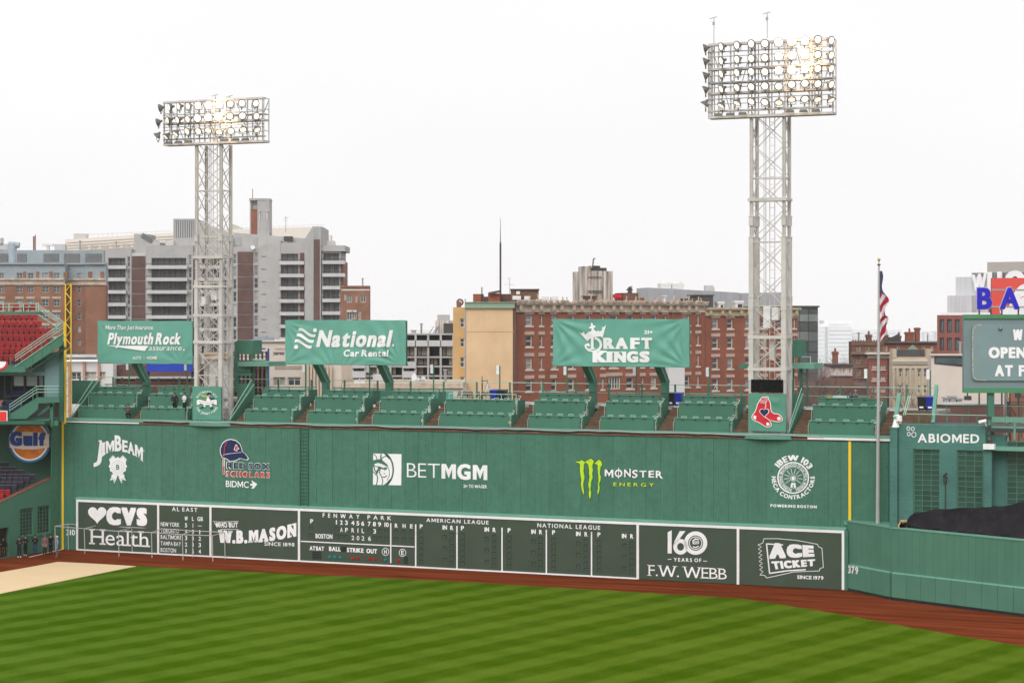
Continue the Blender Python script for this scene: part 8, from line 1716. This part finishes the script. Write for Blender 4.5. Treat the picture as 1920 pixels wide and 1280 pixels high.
# ================================================================= PEOPLE
SKIN = mat('skin', (.42, .24, .17), .6, .05); HAIRD = mat('dark_hair', (.02, .014, .011), .8); 
def cloth(n, c): return mat(n, c, .85, .12, 6)
def person(lb, pos, face, shirt, trous, shoes, hair=HAIRD, h=1.75, pose='stand', hat=None, skin=SKIN, mw=None, grp=None, half=False):
    """one continuous skinned body; head, hair and hat as children"""
    k = h/1.75; V_ = {}; E = []; R = {}
    def a(n, p, r): V_[n] = Vector(p)*k; R[n] = r*k
    a('pel', (0, 0, .94), .165); a('wst', (0, .0, 1.08), .155); a('chs', (0, .0, 1.28), .185); a('nks', (0, 0, 1.44), .085); a('nek', (0, -.01, 1.50), .055); a('chn', (0, -.02, 1.57), .075); a('hed', (0, -.015, 1.66), .098); a('top', (0, -.005, 1.72), .07)
    st = .09 if pose != 'wide' else .14
    for s, n in ((-1, 'l'), (1, 'r')):
        fw = -.08*s if pose == 'step' else 0
        a('hip'+n, (.09*s, 0, .88), .118); a('kne'+n, (st*s, -.03+fw, .49), .08); a('ank'+n, (st*s, .02+fw*1.5, .10), .056); a('toe'+n, (st*1.25*s, -.15+fw*1.5, .035), .038)
        a('sho'+n, (.19*s, 0, 1.40), .08)
        if pose == 'crossed': el, wr, hd = (.25*s, -.06, 1.16), (-.02*s, -.2, 1.16), (-.10*s, -.2, 1.19)
        elif pose == 'phone': el, wr, hd = (.24*s, -.04, 1.14), (.07*s, -.24, 1.2), (.03*s, -.28, 1.24)
        elif pose == 'pocket': el, wr, hd = (.29*s, .05, 1.14), (.2*s, -.04, .95), (.16*s, -.07, .9)
        elif pose == 'talk': el, wr, hd = (.26*s, -.02, 1.14), ((.2 if s < 0 else .14)*s, -.24, 1.13 if s > 0 else .98), ((.18 if s < 0 else .12)*s, -.32, 1.19 if s > 0 else .95)
        else: el, wr, hd = (.26*s, .02, 1.13), (.27*s, -.05, .9), (.27*s, -.07, .82)
        a('elb'+n, el, .058); a('wri'+n, wr, .032); a('han'+n, hd, .040); 
        fx_ = Vector(hd)-Vector(wr); fx_ = fx_.normalized()*.075; a('fin'+n, tuple(Vector(hd)+fx_), .022)
        E += [('pel', 'hip'+n), ('hip'+n, 'kne'+n), ('kne'+n, 'ank'+n), ('ank'+n, 'toe'+n), ('chs', 'sho'+n), ('sho'+n, 'elb'+n), ('elb'+n, 'wri'+n), ('wri'+n, 'han'+n), ('han'+n, 'fin'+n)]
    E += [('pel', 'wst'), ('wst', 'chs'), ('chs', 'nks'), ('nks', 'nek'), ('nek', 'chn'), ('chn', 'hed'), ('hed', 'top')]
    if pose == 'crouch':
        for n in V_: V_[n].z -= .42*k if n[:3] not in ('kne', 'ank', 'toe') else 0
        for n in V_:
            if n[:3] in ('chs', 'nks', 'nek', 'chn', 'hed', 'top', 'sho'): V_[n].y -= .12*k
        for s, n in ((-1, 'l'), (1, 'r')): V_['kne'+n] = Vector((.16*s, -.34, .5))*k; V_['elb'+n] = Vector((.26*s, -.2, .72))*k; V_['wri'+n] = Vector((.08*s, -.38, .78))*k; V_['han'+n] = Vector((.04*s, -.42, .82))*k; V_['fin'+n] = Vector((.01*s, -.44, .87))*k
    names = list(V_); me = bpy.data.meshes.new('body'); me.from_pydata([tuple(V_[n]) for n in names], [(names.index(x), names.index(y)) for x, y in E], [])
    o = bpy.data.objects.new('tmp', me); COL.objects.link(o); sk = o.modifiers.new('s', 'SKIN'); sk.use_smooth_shade = True; sd_ = o.modifiers.new('d', 'SUBSURF'); sd_.levels = 1; sd_.render_levels = 1
    for i, n in enumerate(names): o.data.skin_vertices[0].data[i].radius = (R[n], R[n]*(.72 if n in ('chs', 'wst', 'pel') else 1)); o.data.skin_vertices[0].data[i].use_root = (n == 'pel')
    dg = bpy.context.evaluated_depsgraph_get(); b = bpy.data.meshes.new_from_object(o.evaluated_get(dg)); bpy.data.objects.remove(o)
    for m in (shirt, trous, shoes, skin): b.materials.append(m)
    hp = V_['pel'].z; nk = V_['nek'].z; hands = [V_['hanl'], V_['hanr'], V_['finl'], V_['finr'], V_['wril'], V_['wrir']]; feet = [V_['ankl'], V_['ankr'], V_['toel'], V_['toer']]; legs_ = [V_[x+y] for x in ('kne', 'ank') for y in 'lr']
    for p in b.polygons:
        c = p.center; m = 0
        if c.z > nk-.02*k: m = 3
        elif min((c-x).length for x in hands[:4]) < .06*k: m = 3
        elif min((c-x).length for x in feet) < .11*k and c.z < .13*k: m = 2
        elif c.z < hp+.03*k and (pose == 'crouch' and c.y > -.3*k or min((c-x).length for x in hands) > .16*k or c.z < hp-.25*k): m = 1
        p.material_index = m
    t = bpy.data.objects.new('person', b); COL.objects.link(t); t['label'] = lb; t['category'] = 'person'
    if grp: t['group'] = grp
    t.matrix_world = (mw or Matrix()) @ Matrix.Translation(pos) @ Matrix.Rotation(face, 4, 'Z')
    hd = V_['hed']; mb = MB(); n1, n2 = 12, 6
    for j in range(n2+1):
        ph = pi/2*j/n2
        for i in range(n1):
            th = 2*pi*i/n1; r = .112*k*cos(ph); y = r*sin(th)*1.08; mb.v.append((hd.x+r*cos(th), hd.y+.018*k+y, hd.z+(.012 if y < 0 else -.05)*k*(1-sin(ph))+.105*k*sin(ph)))
    for j in range(n2):
        for i in range(n1): q = (i+1) % n1; mb.f.append((j*n1+i, j*n1+q, (j+1)*n1+q, (j+1)*n1+i)); mb.m.append(0)
    if hat: mb.prism([(hd.x-.08*k, hd.z+.02*k), (hd.x+.08*k, hd.z+.02*k), (hd.x+.08*k, hd.z+.035*k), (hd.x-.08*k, hd.z+.035*k)], hd.y-.19*k, hd.y-.05*k)
    hm = mb.mesh('hair', hat or hair, smooth=True); ho = bpy.data.objects.new('cap' if hat else 'hair', hm); COL.objects.link(ho); ho.parent = t
    fm = MB(); fy = hd.y-.092*k
    for s in (-1, 1): fm.box(hd.x+s*.035*k-.012*k, hd.x+s*.035*k+.012*k, fy-.006, fy+.01, hd.z-.008*k, hd.z+.006*k)
    fm.box(hd.x-.025*k, hd.x+.025*k, fy-.004, fy+.012, hd.z-.068*k, hd.z-.06*k); fo = bpy.data.objects.new('face', fm.mesh('face', HAIRD)); COL.objects.link(fo); fo.parent = t
    nm_ = MB(); nm_.prism([(hd.x-.014*k, hd.z-.045*k), (hd.x+.014*k, hd.z-.045*k), (hd.x, hd.z+.0*k)], fy-.028*k, fy+.02); no = bpy.data.objects.new('nose', nm_.mesh('nose', skin)); COL.objects.link(no); no.parent = t
    return t
NAVC = cloth('navy_cloth', (.018, .022, .04)); BLKC = cloth('black_cloth', (.014, .014, .016)); DENIM = cloth('blue_denim', (.04, .075, .15)); GREYC = cloth('grey_cloth', (.13, .13, .15)); WSHO = mat('white_trainers', (.7, .7, .68), .6); TSHO = mat('tan_shoes', (.25, .14, .08), .7); BSHO = mat('dark_shoes', (.02, .018, .016), .6)
WSH = cloth('white_shirt', (.72, .72, .73)); BLUSH = cloth('faded_blue_shirt', (.22, .25, .36)); MAR = cloth('maroon_grey_jacket', (.20, .10, .11)); PINKH = mat('pinkish_cap', (.62, .40, .37), .8)
def gp(x, y): p = G(x, y); return (p.x, p.y, .0)
person('person in dark clothes and white trainers leaning by the wall, left of the group', gp(36, 1045), .5, NAVC, BLKC, WSHO, pose='phone', h=1.82)
person('person in black with white trainers standing shoulder to shoulder with the leftmost one', gp(48, 1042), -.3, BLKC, BLKC, WSHO, pose='crossed', h=1.8)
person('person in a dark top and blue jeans standing against the wall below the windows', gp(66, 1039.5), .2, BLKC, DENIM, BSHO, pose='phone', h=1.72)
person('person in a maroon and grey jacket with dark trousers facing the field', gp(84, 1041), -.1, MAR, BLKC, BSHO, pose='pocket', h=1.8, hat=cloth('maroon_cap', (.25, .06, .06)))
person('person in black holding something near the foul pole, between two others', gp(95, 1038.5), .6, BLKC, BLKC, BSHO, pose='talk', h=1.72)
person('person in a faded blue shirt and pale cap beside the foul pole', gp(107, 1044.5), -1.2, BLUSH, GREYC, TSHO, pose='pocket', h=1.85, hat=mat('pale_cap', (.55, .50, .40), .8))
person('person in black jacket inside the dark doorway at the left edge, left one', tuple(LW.M @ Vector((LW.u(3), .28, 0))), .5, BLKC, cloth('brown_trousers', (.10, .07, .05)), BSHO, pose='crossed', h=1.75)
person('person in dark clothes inside the doorway at the left edge, right one', tuple(LW.M @ Vector((LW.u(11), .28, 0))), .2, BLKC, cloth('brown_trousers', (.10, .07, .05)), BSHO, pose='stand', h=1.75)
q = lambda px, v, z: tuple(WFR.M @ Vector((U(px, v), v, z)))
zfl = 12.10
person('person in a dark blazer and white shirt at the counter left of the first tower', q(327, 1.9, zfl), .3, NAVC, BLKC, BSHO, pose='talk', h=1.8)
person('person in a white shirt at the counter beside the one in a blazer', q(346, 1.9, zfl), -.8, WSH, BLKC, BSHO, pose='phone', h=1.83)
mb = MB(); p = q(327, 1.78, zfl+1.28); mb.box(-.05, .05, -.02, .02, 0, .22)
person('person in a patterned dark jacket crouching in front of the left seating section', q(240.5, .42, 11.6), .1, cloth('purple_grey_jacket', (.09, .07, .09)), BLKC, BSHO, pose='crouch', h=1.75)
for px, c, lb, hat_, hh in ((1574, WSH, 'person in white bending behind the far right seats beside a table', None, 1.25), (1594, BLKC, 'person in black seated behind the far right seats', None, 1.35), (1604, GREYC, 'person with a pinkish cap behind the far right seats', PINKH, 1.45), (1636, cloth('red_jacket', (.4, .03, .03)), 'person in red just left of the flagpole behind the seats', None, 1.15)):
    person(lb, q(px, 7.0, DECK), 0, c, BLKC, BSHO, pose='phone', h=hh if hh > 1.2 else 1.2, hat=hat_)
a = U(1563, 6.4); t = Thing('covered_table', 'long table under a pale blue cloth behind the far right seats', 'table', WFR, (a, 6.4, DECK)); mb = MB(); mb.box(a, U(1590, 6.4), 6.1, 6.8, DECK+.72, DECK+.98); t.part('cloth', mb, mat('pale_blue_cloth', (.55, .66, .68), .8)); mb = MB(); [mb.box(x, x+.05, 6.2, 6.25, DECK, DECK+.74) for x in (a+.1, U(1588, 6.4))]; t.part('leg', mb, GREYST)
mb = MB(); b = U(1551, 6.4); mb.box(b, a-.1, 6.2, 6.7, DECK+.5, DECK+.9); mb.box(b+.1, a-.2, 6.25, 6.6, DECK+.9, DECK+1.0); single('yellow_crate', mb, mat('mustard_plastic', (.5, .33, .05), .6), 'mustard yellow crate beside the pale blue table', 'crate', WFR, (b, 6.2, DECK+.5))
# ================================================================= AIR
hz = MB(); hz.box(-600, 600, -60, 1120, -3.2, 110)
hm = bpy.data.materials.new('haze'); hm.use_nodes = True; hn = hm.node_tree; hn.nodes.clear(); ho = hn.nodes.new('ShaderNodeOutputMaterial'); pv = hn.nodes.new('ShaderNodeVolumePrincipled')
pv.inputs['Color'].default_value = (.97, .965, .97, 1); pv.inputs['Density'].default_value = .00016; pv.inputs['Anisotropy'].default_value = 0.8; hn.links.new(pv.outputs[0], ho.inputs['Volume'])
single('haze', hz, hm, 'thin pale mist filling the air over the park and city', kind='stuff')
